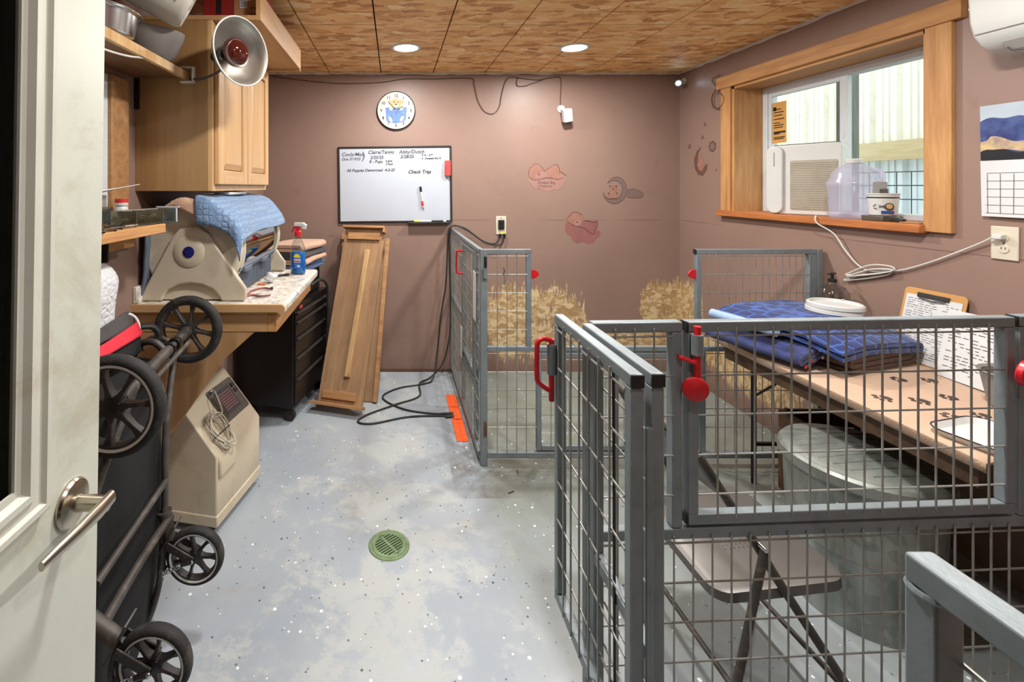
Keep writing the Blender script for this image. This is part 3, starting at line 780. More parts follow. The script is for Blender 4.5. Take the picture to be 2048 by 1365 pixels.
tg = MB().tube(curve_pts([(XR+0.32, 2.325, 1.72), (XR+0.32, 2.31, 1.62), (XR+0.315, 2.28, 1.52), (XR+0.31, 2.22, 1.43), (XR+0.305, 2.14, 1.375), (XR+0.30, 2.08, 1.36)], 6), 0.005, 6).build('cord', 'twig', smooth=40)
tag(tg, 'dark knotted cord hanging outside the right window pane', 'cord')
# ================================================================== left side
def soft_slab(w, d, h, nx, ny, amp, seed=0, edge=0.5):
    """a rounded, slightly uneven cushion-like slab centred on x,y with its base on z=0"""
    rs = random.Random(seed); ph = [rs.uniform(0, 6) for _ in range(8)]
    m = MB()
    def wob(x, y): return amp*(sin(9*x+ph[0])*cos(7*y+ph[1])+0.6*sin(17*x+11*y+ph[2]))
    ring = 8
    def fn(u, v):
        a = 2*pi*u
        return None
    V = []; Fs = []
    # top and bottom grids joined by a rounded rim
    def P2(i, j, top):
        x = -w/2+w*i/nx; y = -d/2+d*j/ny
        ex = min(i, nx-i)/nx; ey = min(j, ny-j)/ny
        k = 1.0 if (0 < i < nx and 0 < j < ny) else edge
        z = h/2+(h/2*k if top else -h/2*k)
        return (x, y, max(0.0, z+wob(x, y)*(1 if top else 0.0)))
    for t in (1, 0):
        for i in range(nx+1):
            for j in range(ny+1): V.append(P2(i, j, t))
    off = (nx+1)*(ny+1); idx = lambda i, j, t: (0 if t else off)+i*(ny+1)+j
    for i in range(nx):
        for j in range(ny):
            Fs.append((idx(i,j,1), idx(i+1,j,1), idx(i+1,j+1,1), idx(i,j+1,1)))
            Fs.append((idx(i,j,0), idx(i,j+1,0), idx(i+1,j+1,0), idx(i+1,j,0)))
    for i in range(nx):
        for j in (0, ny): Fs.append((idx(i,j,1), idx(i,j,0), idx(i+1,j,0), idx(i+1,j,1)))
    for j in range(ny):
        for i in (0, nx): Fs.append((idx(i,j,1), idx(i,j+1,1), idx(i,j+1,0), idx(i,j,0)))
    return m.add(V, Fs)

def fold(w, d, layers, t, seed=0, amp=0.004, gap=1.12, droop=None):
    """cloth folded back and forth: serpentine section in x,z pulled along y"""
    rs = random.Random(seed); c = []
    for L in range(layers):
        z = t*0.5+L*t*gap; xs_ = [-w/2+w*k/10.0 for k in range(11)]
        sh = rs.uniform(-0.012, 0.012)
        if L % 2: xs_ = xs_[::-1]
        for x in xs_: c.append((x+sh, z))
        if L < layers-1:
            sx = 1 if L % 2 == 0 else -1
            for a in (-45, 0, 45): c.append((sx*(w/2+t*gap/2*cos(radians(a)))+sh, z+t*gap/2+t*gap/2*sin(radians(a))))
    n = len(c); NY = 8; V = []; Fs = []; ph = [rs.uniform(0, 6) for _ in range(6)]
    nr = []
    for i in range(n):
        a = c[max(0, i-1)]; b = c[min(n-1, i+1)]; dx, dz = b[0]-a[0], b[1]-a[1]; l = hypot(dx, dz) or 1
        nr.append((-dz/l, dx/l))
    for j in range(NY+1):
        y = -d/2+d*j/NY
        for i in range(n):
            x, z = c[i]; k = amp*sin(y*13+ph[0]+x*5)+amp*0.7*sin(y*29+x*11+ph[1])
            zz = z+k*min(1.0, z/(t*2)); xx = x+amp*1.6*sin(y*9+ph[2]+z*40)
            if droop: zz -= droop(xx, y)
            e = 0.46 if 0 < i < n-1 else 0.25
            V.append((xx+nr[i][0]*t*e, y, zz+nr[i][1]*t*e)); V.append((xx-nr[i][0]*t*e, y, zz-nr[i][1]*t*e))
    q = lambda j, i, s: (j*n+i)*2+s
    for j in range(NY):
        for i in range(n-1):
            Fs.append((q(j,i,0), q(j,i+1,0), q(j+1,i+1,0), q(j+1,i,0)))
            Fs.append((q(j,i,1), q(j+1,i,1), q(j+1,i+1,1), q(j,i+1,1)))
        for i in (0, n-1): Fs.append((q(j,i,0), q(j+1,i,0), q(j+1,i,1), q(j,i,1)))
    for j in (0, NY):
        for i in range(n-1): Fs.append((q(j,i,0), q(j,i,1), q(j,i+1,1), q(j,i+1,0)))
    return MB().add(V, Fs)

def paw(m, x, y, s, ang, z, zf=None):
    """a paw print as five little flat ovals"""
    def oval(cx, cy, rx, ry, rot):
        pts = []
        for k in range(10):
            a = 2*pi*k/10; ex, ey = rx*cos(a), ry*sin(a)
            u, v = cx+ex*cos(rot)-ey*sin(rot), cy+ex*sin(rot)+ey*cos(rot)
            X = x+u*cos(ang)-v*sin(ang); Y = y+u*sin(ang)+v*cos(ang)
            pts.append((X, Y, zf(X, Y) if zf else z))
        o = len(m.v); m.v += [Vector(p) for p in pts]; m.f.append(tuple(range(o, o+10)))
    oval(0, -0.2*s, 0.42*s, 0.32*s, 0)
    for (cx, cy, r) in ((-0.52, 0.22, 0.5), (-0.19, 0.5, 0.15), (0.19, 0.5, -0.15), (0.52, 0.22, -0.5)): oval(cx*s, cy*s, 0.15*s, 0.2*s, r)

# ---------------------------------------------------------------- upper cabinet
CFX, CY0, CY1, CZ0, CZ1 = -0.752, 1.96, 2.78, 1.492, 2.20
t = thing('wall_cabinet', 'maple wall cabinet with two raised-panel doors above the counter', 'cabinet', (XL, CY0, CZ0))
m = MB().bx(XL, CFX-0.02, CY0, CY0+0.016, CZ0, CZ1)
m.build('side_panel', 'maple_shaded', t, world=True, bevel=0.002)
MB().bx(XL, CFX-0.02, CY1-0.016, CY1, CZ0, CZ1).build('side_panel', 'maple_shaded', t, world=True, bevel=0.002)
MB().bx(XL, CFX-0.02, CY0+0.016, CY1-0.016, CZ0+0.012, CZ0+0.03).build('bottom_panel', 'maple_shaded', t, world=True)
MB().bx(XL, CFX-0.02, CY0+0.016, CY1-0.016, CZ1-0.016, CZ1).build('top_panel', 'maple_shaded', t, world=True)
m = MB().bx(CFX-0.02, CFX, CY0, CY0+0.045, CZ0, CZ1).bx(CFX-0.02, CFX, CY1-0.045, CY1, CZ0, CZ1).bx(CFX-0.02, CFX, CY0+0.045, CY1-0.045, CZ0, CZ0+0.04).bx(CFX-0.02, CFX, CY0+0.045, CY1-0.045, CZ1-0.04, CZ1).bx(CFX-0.02, CFX, 2.355, 2.385, CZ0+0.04, CZ1-0.04)
m.build('face_frame', 'maple_z', t, world=True, bevel=0.002)
for (a, b_) in ((CY0+0.02, 2.366), (2.374, CY1-0.02)):
    dr = bpy.data.objects.new('cabinet_door', None); COL.objects.link(dr); dr.parent = t; dr.location = (CFX-XL, a-CY0, 0.02)
    za, zb, x0 = CZ0+0.028, CZ1-0.028, CFX+0.001
    s = 0.062
    MB().bx(x0, x0+0.019, a, a+s, za, zb).build('stile', 'maple_z', dr, world=True, bevel=0.003)
    MB().bx(x0, x0+0.019, b_-s, b_, za, zb).build('stile', 'maple_z', dr, world=True, bevel=0.003)
    MB().bx(x0, x0+0.019, a+s, b_-s, za, za+s).build('rail', 'maple_y', dr, world=True, bevel=0.003)
    MB().bx(x0, x0+0.019, a+s, b_-s, zb-s, zb).build('rail', 'maple_y', dr, world=True, bevel=0.003)
    yc, zc = (a+b_)/2, (za+zb)/2; W, H = (b_-a)-2*s, (zb-za)-2*s
    m = MB(); prof = [(0, 0.006), (0.004, 0.006), (0.03, 0.017), (0.034, 0.017)]
    V = []
    for (ins, hx) in prof:
        V += [(x0+hx, yc-W/2+ins, zc-H/2+ins), (x0+hx, yc+W/2-ins, zc-H/2+ins), (x0+hx, yc+W/2-ins, zc+H/2-ins), (x0+hx, yc-W/2+ins, zc+H/2-ins)]
    Fs = [(0,1,2,3)[::-1], (12,13,14,15)]
    for r in range(3):
        for k in range(4): Fs.append((4*r+k, 4*r+(k+1)%4, 4*r+4+(k+1)%4, 4*r+4+k))
    m.add(V, Fs).build('raised_panel', 'maple_z', dr, world=True)
# black flat bracket on the near side of the cabinet
bk = MB().bx(-1.068, -1.05, CY0-0.012, CY0-0.002, 1.83, 1.965).build('shelf_bracket', 'black_metal'); tag(bk, 'black metal shelf bracket beside the maple cabinet', 'bracket')
# ---------------------------------------------------------------- shelf on top of the cabinet
t = thing('cabinet_top_shelf', 'plywood shelf with a raised lip on top of the maple cabinet', 'shelf', (XL, CY0, CZ1))
MB().bx(XL, -0.572, CY0, CY1, CZ1+0.001, CZ1+0.019).build('board', 'ply_y', t, world=True)
MB().bx(-0.572, -0.553, CY0, CY1, CZ1, CZ1+0.115).build('lip', 'ply_y', t, world=True)
MB().bx(-0.75, -0.553, CY1, CY1+0.02, CZ1-0.01, CZ1+0.115).build('end_lip', 'ply_x', t, world=True)
# ---------------------------------------------------------------- red carton
t = thing('cardboard_carton', 'dark red cardboard carton on the shelf above the cabinet', 'box', (-0.70, 2.15, CZ1+0.019))
MB().box((0, 0, 0.095), (0.235, 0.24, 0.19)).build('carton', 'carton_red', t, bevel=0.003)
MB().bx(0.015, 0.1185, -0.1215, -0.119, 0.0, 0.19).build('front_panel', 'carton_tan', t)
MB().bx(0.04, 0.07, -0.123, -0.1205, 0.055, 0.10).build('white_label', 'white_paper', t)
m = MB()
for k in range(7): m.bx(0.043, 0.067, -0.1238, -0.1232, 0.060+k*0.0055, 0.0625+k*0.0055)
m.build('label_print', 'print_grey', t)
m = MB()
for xx, zz in ((0.09, 0.03), (0.105, 0.03), (0.09, 0.055), (0.105, 0.055)): m.add([(xx+0.005*cos(a*pi/5), -0.1225, zz+0.005*sin(a*pi/5)) for a in range(10)], [tuple(range(10))])
m.build('symbols', 'carton_red', t)
MB().bx(-0.062, -0.040, -0.1215, -0.1195, 0.03, 0.13).build('stripe', 'print_black', t)
# ---------------------------------------------------------------- upper wall shelf with bowls
US0 = 1.957
t = thing('wall_shelf', 'worn wooden wall shelf holding bowls beside the maple cabinet', 'shelf', (XL, 1.2, US0))
MB().bx(XL, -0.862, 0.55, 1.945, US0, US0+0.022).build('board', 'shelf_dark', t, world=True)
MB().bx(-0.862, -0.846, 0.55, 1.945, US0-0.008, US0+0.024).build('front_edge', 'stick_wood', t, world=True)
SH = US0+0.0225
# steel bowl
t = thing('steel_feed_bowl', 'shiny steel feeding bowl on the wall shelf', 'bowl', (-0.935, 1.50, SH))
MB().lathe([(0, 0), (0.085, 0), (0.10, 0.012), (0.112, 0.075), (0.122, 0.078), (0.122, 0.081), (0.108, 0.079), (0.096, 0.014), (0, 0.006)], 36).build('bowl', 'steel_bowl', t, smooth=40)
MB().torus((0, 0, 0.079), 0.122, 0.003, n=36, m=8).build('rolled_rim', 'steel_bowl', t, smooth=60)
t2 = MB().lathe([(0, 0.012), (0.07, 0.012), (0.088, 0.02), (0.1, 0.085), (0.108, 0.088), (0.108, 0.091), (0.096, 0.088), (0.084, 0.023), (0, 0.017)], 32, Matrix.Translation((-0.935, 1.50, SH))).build('nested_bowl', 'bowl_grey', smooth=40)
tag(t2, 'dull grey bowl nested inside the shiny steel bowl', 'bowl')
# grey plastic bowl on its side edge
t2 = MB().lathe([(0, 0), (0.075, 0), (0.095, 0.02), (0.118, 0.085), (0.122, 0.105), (0.112, 0.105), (0.09, 0.025), (0, 0.008)], 32, Matrix.Translation((-0.925, 1.785, SH+0.012)) @ Euler((0.06, 0.08, 0)).to_matrix().to_4x4()).build('plastic_bowl', 'bowl_grey', smooth=40)
tag(t2, 'dull grey plastic bowl at the end of the wall shelf', 'bowl')
# tipped cream pail lying across the bowls
ax = Vector((0.18, 0.10, -0.10)).normalized()
M = Matrix.Translation((-1.0, 1.53, 2.215)) @ frame_z(ax)
t = thing('tipped_pail', 'cream plastic pail lying on its side on the bowls', 'pail', (-0.80, 1.68, 2.10))
MB().lathe([(0, 0.0), (0.02, 0.0), (0.022, 0.012), (0.045, 0.012), (0.05, 0.0), (0.085, 0.0), (0.092, 0.006), (0.098, 0.02), (0.104, 0.2), (0.108, 0.21), (0.108, 0.235), (0.1, 0.235), (0.092, 0.03), (0, 0.02)], 36, Matrix.Translation((-0.735, 1.72, 2.165)) @ frame_z(-ax)).build('pail', 'bucket_cream', t, world=True, smooth=40)
def on_pail(zz, a): return Matrix.Translation((-0.735, 1.72, 2.165)) @ frame_z(-ax) @ Matrix.Rotation(a, 4, 'Z') @ Matrix.Translation((0.1025, 0, zz))
m = MB()
best = min(range(36), key=lambda k: (frame_z(-ax) @ Matrix.Rotation(k*pi/18, 4, 'Z') @ Vector((1,0,0))).y+0.5*(frame_z(-ax) @ Matrix.Rotation(k*pi/18, 4, 'Z') @ Vector((1,0,0))).z)
for dz, da in ((0.11, 0.0), (0.11, 0.24), (0.145, 0.12)): m.add([(0.002, -0.01, -0.012), (0.002, 0.01, -0.012), (0.002, 0.01, 0.012), (0.002, -0.01, 0.012)], [(0,1,2,3)], on_pail(dz, best*pi/18+da))
m.build('grey_mark', 'grey_plastic', t, world=True)
MB().add([(0.0, -0.022, -0.003), (0.0, 0.022, -0.003), (0.0, 0.022, 0.003), (0.0, -0.022, 0.003)], [(0,1,2,3)], on_pail(0.04, best*pi/18+0.5)).build('red_mark', 'red_print', t, world=True)
# white lid stick / spatula on top
t2 = MB().tube([(-0.80, 1.66, 2.32), (-0.74, 1.70, 2.297), (-0.70, 1.72, 2.275)], [0.008, 0.009, 0.011], 8).build('plastic_scoop', 'white_plastic', smooth=40); tag(t2, 'small white plastic scoop resting on the cream pail', 'scoop')
# ---------------------------------------------------------------- clamp heat lamp
LC = P(478, 104, 1.82); ld = Vector((0.86, -0.52, 0.0)).normalized()
t = thing('heat_lamp', 'clamp heat lamp with round metal reflector and red bulb', 'lamp', LC)
M = frame_z(ld)
MB().lathe([(0.022, -0.085), (0.040, -0.080), (0.060, -0.070), (0.094, -0.040), (0.117, -0.010), (0.127, 0.012), (0.130, 0.014), (0.130, 0.016), (0.126, 0.015), (0.114, -0.010), (0.090, -0.037), (0.058, -0.066), (0.022, -0.080)], 48, M).build('reflector', 'aluminium', t, smooth=60)
MB().torus(ld*0.015, 0.129, 0.0034, ld, 48, 8).build('rim', 'white_plastic', t, smooth=60)
MB().lathe([(0, 0.026), (0.027, 0.021), (0.049, 0.007), (0.058, -0.010), (0.055, -0.026), (0.034, -0.054), (0.018, -0.075), (0, -0.075)], 32, M).build('bulb', 'bulb_red', t, smooth=60)
MB().lathe([(0, -0.085), (0.024, -0.085), (0.024, -0.135), (0.018, -0.145), (0, -0.145)], 20, M).build('socket', 'black_plastic', t, smooth=40)
hd = LC - ld*0.10
clp = Vector((-0.852, 1.93, US0+0.01))
MB().tube(curve_pts([hd, hd+Vector((-0.01, 0.02, -0.05)), (clp+hd)/2+Vector((0, 0.01, -0.05)), clp+Vector((0.02, 0, -0.02))], 6), 0.005, 8).build('clamp_arm', 'dark_steel', t, world=True, smooth=40)
m = MB().box(clp+Vector((0.01, 0.0, 0.028)), (0.05, 0.02, 0.006)).box(clp+Vector((0.01, 0.0, -0.032)), (0.05, 0.02, 0.006)).box(clp+Vector((0.035, 0, -0.002)), (0.006, 0.02, 0.066))
m.build('clamp', 'white_plastic', t, world=True)
c0 = LC-ld*0.145
MB().tube(curve_pts([(-0.855, 1.62, 1.95), (-0.853, 1.5, 1.926), (-0.857, 1.36, 1.915), (-0.858, 1.2, 1.925), (-0.857, 1.0, 1.947)], 8), 0.0035, 6).build('cord', 'cable_white', t, world=True, smooth=40, label='thin white cord looping under the shelf')

# ---------------------------------------------------------------- sill shelf below the left window
SZ = 1.372
t = thing('sill_shelf', 'pine board shelf below the left window', 'shelf', (XL, 1.4, SZ-0.034))
MB().bx(XL+0.001, -0.862, 0.9, 1.792, SZ-0.034, SZ).build('board', 'pine_casing_y', t, world=True, bevel=0.003)
MB().bx(XL+0.001, XL+0.03, 1.5, 1.9, SZ-0.10, SZ-0.034).build('ledger', 'pine_casing_y', t, world=True)
def bin_box(name, label, loc, size, rz, mat, compartments, contents, seed, lidmat=None, tilt=0):
    t = thing(name, label, 'container', loc, rot=(tilt, 0, rz)); x, y, z = size; w = 0.0022
    m = MB().bx(-x/2, x/2, -y/2, y/2, 0, w).bx(-x/2, -x/2+w, -y/2, y/2, w, z).bx(x/2-w, x/2, -y/2, y/2, w, z).bx(-x/2+w, x/2-w, -y/2, -y/2+w, w, z).bx(-x/2+w, x/2-w, y/2-w, y/2, w, z)
    m.build('tray', mat, t)
    MB().bx(-x/2+w, x/2-w, -y/2+w, y/2-w, w, w*1.6).bx(-x/2+w, -x/2+2*w, -y/2+w, y/2-w, w, z*0.98).build('liner', 'bin_frosted', t)
    for k in range(1, compartments):
        yy = -y/2+y*k/compartments
        MB().bx(-x/2+w, x/2-w, yy-w/2, yy+w/2, w, z*0.92).build('divider', 'bin_frosted', t)
    rs = random.Random(seed); m = MB()
    for k in range(contents):
        p = Vector((rs.uniform(-x*0.42, x*0.42), rs.uniform(-y*0.45, y*0.45), rs.uniform(0.008, z*0.6)))
        d = Vector((rs.uniform(-1, 1), rs.uniform(-1, 1), rs.uniform(-0.35, 0.35))).normalized()*rs.uniform(0.012, 0.022)
        q0 = p-d; q1 = p+d
        for q in (q0, q1):
            q.x = max(-x/2+0.005, min(x/2-0.005, q.x)); q.y = max(-y/2+0.005, min(y/2-0.005, q.y)); q.z = max(0.006, q.z)
        m.cyl(q0, q1, rs.uniform(0.001, 0.0022), n=5)
    m.build('screws', 'scrap_metal', t, kind='stuff', label='jumble of screws and nails')
    return t
bin_box('parts_bin', 'clear plastic parts bin full of loose screws on the pine shelf', (-0.93, 1.42, SZ), (0.10, 0.16, 0.075), 0.25, 'bin_plastic', 1, 150, 5)
tb = bin_box('hardware_organizer', 'clear compartment drawer with white end hanging over the shelf end', (-0.925, 1.735, SZ+0.001), (0.085, 0.27, 0.055), -0.22, 'bin_plastic', 4, 110, 6)
MB().bx(-0.044, 0.044, -0.140, -0.135, 0.0, 0.056).build('back_plate', 'bin_plastic', tb)
MB().bx(-0.0445, 0.0445, 0.135, 0.141, -0.0005, 0.058).build('drawer_front', 'white_vinyl', tb, bevel=0.002)
MB().bx(-0.05, 0.05, 0.135, 0.150, 0.056, 0.060).build('pull_lip', 'white_vinyl', tb, bevel=0.001)
t = thing('open_carton', 'small open brown carton on the pine shelf beside the door', 'box', (-0.945, 1.215, SZ), 0.2)
m = MB().bx(-0.06, 0.06, -0.06, 0.06, 0, 0.003).bx(-0.06, -0.057, -0.06, 0.06, 0.003, 0.06).bx(0.057, 0.06, -0.06, 0.06, 0.003, 0.06).bx(-0.057, 0.057, -0.06, -0.057, 0.003, 0.06).bx(-0.057, 0.057, 0.057, 0.06, 0.003, 0.06)
m.build('carton', 'carton_tan', t)
fl = MB().grid(8, 6, lambda u, v: (-0.06+0.17*u, -0.075+0.15*v, 0.066+0.018*sin(3*u)*(1-0.4*v)+0.004*sin(9*v+5*u))).build('torn_flap', 'grey_plastic', t, solid=0.002)
t2 = MB().grid(10, 6, lambda u, v: (-1.05+0.16*u, 1.44+0.22*v, 1.485+0.012*u+0.022*u*v)).build('paper_sheet', 'white_paper', solid=0.0015); tag(t2, 'curled white paper sheet on the little shelf by the left window', 'paper')
t2 = MB().box((-1.035, 1.58, 1.428), (0.06, 0.16, 0.107)).build('white_carton', 'white_paper', bevel=0.003); tag(t2, 'plain white carton carrying the curled paper by the left window', 'box')
t = thing('red_cap_jar', 'small white jar with red and white striped cap behind the parts bins', 'jar', (-1.0, 1.74, SZ+0.0))
MB().lathe([(0, 0), (0.022, 0), (0.022, 0.062), (0.016, 0.07), (0, 0.07)], 20).build('jar', 'white_plastic', t, smooth=40)
MB().lathe([(0.0, 0.070), (0.022, 0.070), (0.022, 0.080), (0, 0.080)], 20).build('cap_band', 'white_plastic', t, smooth=40)
MB().lathe([(0.0, 0.080), (0.022, 0.080), (0.022, 0.094), (0, 0.094)], 20).build('cap', 'red_print', t, smooth=40)
rs = random.Random(4)
for k, (lab, mt) in enumerate((('bent grey bolt lying at the front of the pine shelf', 'dark_steel'), ('short rusty screw lying at the front of the pine shelf', 'rust'), ('small steel hinge pin lying under the clear drawer', 'scrap_metal'), ('long black drill bit lying at the front of the pine shelf', 'black_metal'))):
    yy = (1.38, 1.45, 1.60, 1.52)[k]; xx = -0.872-0.01*k
    m = MB().cyl((0, -0.025, 0.005), (0, 0.025, 0.005), 0.0045, n=8).cyl((0, 0.025, 0.005), (0, 0.03, 0.005), 0.006, n=8)
    o = m.build('loose_hardware', mt, smooth=40); o.location = (xx, yy, SZ+0.001); o.rotation_euler = (0, 0, rs.uniform(-0.9, 0.9)); tag(o, lab, 'hardware', 'loose hardware on the pine shelf')
# ---------------------------------------------------------------- paper towel roll on its holder
t = thing('paper_towel', 'white quilted paper towel roll hanging below the pine shelf', 'paper towel', (-0.985, 1.45, 1.19))
MB().cyl((0, -0.14, 0), (0, 0.135, 0), 0.064, n=36).build('roll', 'towel_quilt', t, smooth=40)
def sheetf(u, v):
    y = -0.135+0.268*u
    if v < 0.35:
        a = pi/2-(pi/2)*(v/0.35); return (0.066*cos(a), y, 0.066*sin(a))
    k = (v-0.35)/0.65; return (0.066-0.012*k+0.006*sin(6*k+3*u), y-0.02*k, -0.30*k)
MB().grid(10, 18, sheetf).build('hanging_sheet', 'towel_quilt', t, solid=0.0015, smooth=60)
m = MB().tube([(0, 0.150, 0.147), (0, 0.150, 0.0)], 0.005, 8).tube([(0, -0.150, 0.147), (0, -0.150, 0.0)], 0.005, 8).cyl((0, -0.15, 0), (0, 0.15, 0), 0.006, n=8)
m.build('holder', 'black_metal', t, smooth=40)
MB().box((0, 0.145, 0.10), (0.05, 0.008, 0.07)).build('holder_clip', 'black_plastic', t, bevel=0.003)

# ---------------------------------------------------------------- counter
CTX, CTY0, CTY1, CTZ = -0.447, 1.94, 2.762, 1.03
t = thing('countertop', 'speckled grey laminate countertop with rolled front edge', 'countertop', (XL, CTY0, CTZ))
prof = [(XL, CTZ-0.03), (CTX-0.03, CTZ-0.03), (CTX-0.012, CTZ-0.042), (CTX-0.004, CTZ-0.040), (CTX, CTZ-0.030), (CTX, CTZ-0.012), (CTX-0.004, CTZ-0.004), (CTX-0.012, CTZ), (XL, CTZ)]
My = Matrix(((1,0,0,0),(0,0,1,0),(0,1,0,0),(0,0,0,1)))
MB().prism([(x, z) for x, z in prof], CTY0+0.003, CTY1, My).build('laminate', 'laminate_speckle', t, world=True)
MB().prism([(x, z) for x, z in prof], CTY0-0.012, CTY0+0.003, My).build('end_edging', 'ply_x', t, world=True)
MB().bx(XL, XL+0.018, CTY0, CTY1, CTZ, CTZ+0.07).build('backsplash', 'laminate_speckle', t, world=True, bevel=0.004)
t = thing('bench_frame', 'wooden bench frame with plywood brace carrying the counter', 'bench frame', (XL, CTY0, 0))
FZ = CTZ-0.031
MB().bx(XL, CTX-0.075, CTY0+0.01, CTY0+0.048, FZ-0.085, FZ).build('rail', 'ply_x', t, world=True, bevel=0.002)
MB().bx(XL, CTX-0.075, CTY1-0.06, CTY1-0.022, FZ-0.085, FZ).build('rail', 'ply_x', t, world=True, bevel=0.002)
MB().bx(CTX-0.075, CTX-0.037, CTY0+0.01, CTY1-0.02, FZ-0.085, FZ).build('front_rail', 'pine_casing_y', t, world=True, bevel=0.002)
MB().prism([(XL, 0.36), (XL+0.16, 0.50), (-0.70, 0.80), (-0.575, FZ-0.086), (XL, FZ-0.086)], CTY0+0.012, CTY0+0.03, My).build('plywood_brace', 'ply_z', t, world=True)
MB().bx(XL, XL+0.04, CTY0+0.03, CTY0+0.07, 0.0, FZ-0.086).build('wall_post', 'ply_z', t, world=True)
MB().bx(XL, XL+0.04, CTY1-0.062, CTY1-0.022, 0.0, FZ-0.086).build('wall_post', 'ply_z', t, world=True)

# ---------------------------------------------------------------- incubator drum
IX, IZ, IR, IY0, IY1 = -0.852, 1.243, 0.205, 1.995, 2.70
t = thing('animal_incubator', 'beige drum-shaped animal incubator with clear front window', 'incubator', (IX, IY0, CTZ))
t.location = (IX, IY0, CTZ)
def ring_seg(a0, a1, r0, r1, y0, y1, n):
    m = MB(); V = []; Fs = []
    for k in range(n+1):
        a = radians(a0+(a1-a0)*k/n)
        for (r, y) in ((r0, y0), (r1, y0), (r1, y1), (r0, y1)): V.append((IX+r*cos(a), y, IZ+r*sin(a)))
    for k in range(n):
        for q in range(4): Fs.append((4*k+q, 4*k+(q+1)%4, 4*k+4+(q+1)%4, 4*k+4+q))
    Fs.append((0,1,2,3)); Fs.append(tuple(4*n+q for q in (3,2,1,0)))
    return m.add(V, Fs)
ring_seg(62, 212, IR-0.012, IR-0.004, IY0+0.04, IY1-0.04, 24).build('hood', 'cream_plastic', t, world=True, smooth=40)
ring_seg(-24, 62, IR-0.010, IR-0.006, IY0+0.05, IY1-0.05, 16).build('window', 'window_plastic', t, world=True, smooth=40)
ring_seg(-29, -23, IR-0.012, IR+0.004, IY0+0.05, IY1-0.05, 3).build('window_rail', 'slate_plastic', t, world=True, bevel=0.002)
for yy in (2.14, 2.42): MB().box((IX+IR*cos(radians(-26))+0.004, yy, IZ+IR*sin(radians(-26))-0.008), (0.02, 0.10, 0.022)).build('hinge', 'slate_plastic', t, world=True, bevel=0.004)
# slatted slate base under the window
bt = MB().bx(IX-0.17, IX+0.165, IY0+0.05, IY1-0.05, CTZ+0.012, CTZ+0.118).build('base', 'slate_plastic', t, world=True, bevel=0.006)
for k in range(26): MB().box((IX+0.167, IY0+0.075+k*0.0215, CTZ+0.066), (0.010, 0.009, 0.09)).build('slat', 'slate_plastic', bt, world=True)
def end_panel(y0, y1, near):
    e = bpy.data.objects.new('end_panel', None); COL.objects.link(e); e.parent = t
    # round drum end
    out = [(IX+IR*cos(2*pi*k/48), IZ+IR*sin(2*pi*k/48)) for k in range(48)]
    MB().prism(out, y0+0.006, y1, My).build('drum_end', 'putty_plastic', e, world=True, bevel=0.012, seg=3)
    # A-shaped stand with an arch cut in its foot
    A = [(IX-0.205, CTZ+0.002), (IX-0.205, CTZ+0.03), (IX-0.19, CTZ+0.06), (IX-0.075, IZ+0.06), (IX-0.045, IZ+0.095), (IX+0.03, IZ+0.105), (IX+0.075, IZ+0.07), (IX+0.20, CTZ+0.10), (IX+0.232, CTZ+0.055), (IX+0.232, CTZ+0.015), (IX+0.222, CTZ+0.002)]
    arch = [(IX+0.13, CTZ+0.002), (IX+0.12, CTZ+0.02), (IX+0.095, CTZ+0.05), (IX+0.05, CTZ+0.07), (IX, CTZ+0.077), (IX-0.05, CTZ+0.07), (IX-0.095, CTZ+0.05), (IX-0.115, CTZ+0.02), (IX-0.12, CTZ+0.002)]
    pr = MB().prism(A+arch, y0-0.014 if near else y1-0.01, y0+0.01 if near else y1+0.014, My)
    pr.build('stand', 'putty_plastic', e, world=True, bevel=0.008, seg=3)
    MB().bx(IX-0.125, IX+0.135, y0+0.004, y1-0.004, CTZ+0.006, CTZ+0.08).build('foot_recess', 'putty_plastic', e, world=True)
    if near:
        Mf = Matrix.Translation((IX-0.005, y0-0.013, IZ-0.005)) @ BACK.to_matrix().to_4x4()
        MB().lathe([(0, 0.0), (0.062, 0.0), (0.066, 0.002), (0.062, 0.005), (0.03, 0.004), (0, 0.004)], 40, Mf).build('boss', 'putty_plastic', e, world=True, smooth=40)
        MB().lathe([(0, 0.004), (0.0235, 0.004), (0.0235, 0.007), (0, 0.008)], 28, Mf).build('badge', 'badge_blue', e, world=True, smooth=40)
        MB().ball((IX+0.072, y0-0.012, IZ+0.055), 0.005, 8).build('screw_cap', 'white_plastic', e, world=True)
    return e
end_panel(IY0, IY0+0.055, True); end_panel(IY1-0.055, IY1, False)
m = MB()
for yy in (IY0+0.058, IY1-0.062):
    pts = [(IX+(IR-0.001)*cos(radians(a)), yy, IZ+(IR-0.001)*sin(radians(a))) for a in range(-32, 65, 4)]
    m.tube(pts, 0.007, 8)
m.build('window_gasket', 'cream_plastic', t, world=True, smooth=40)
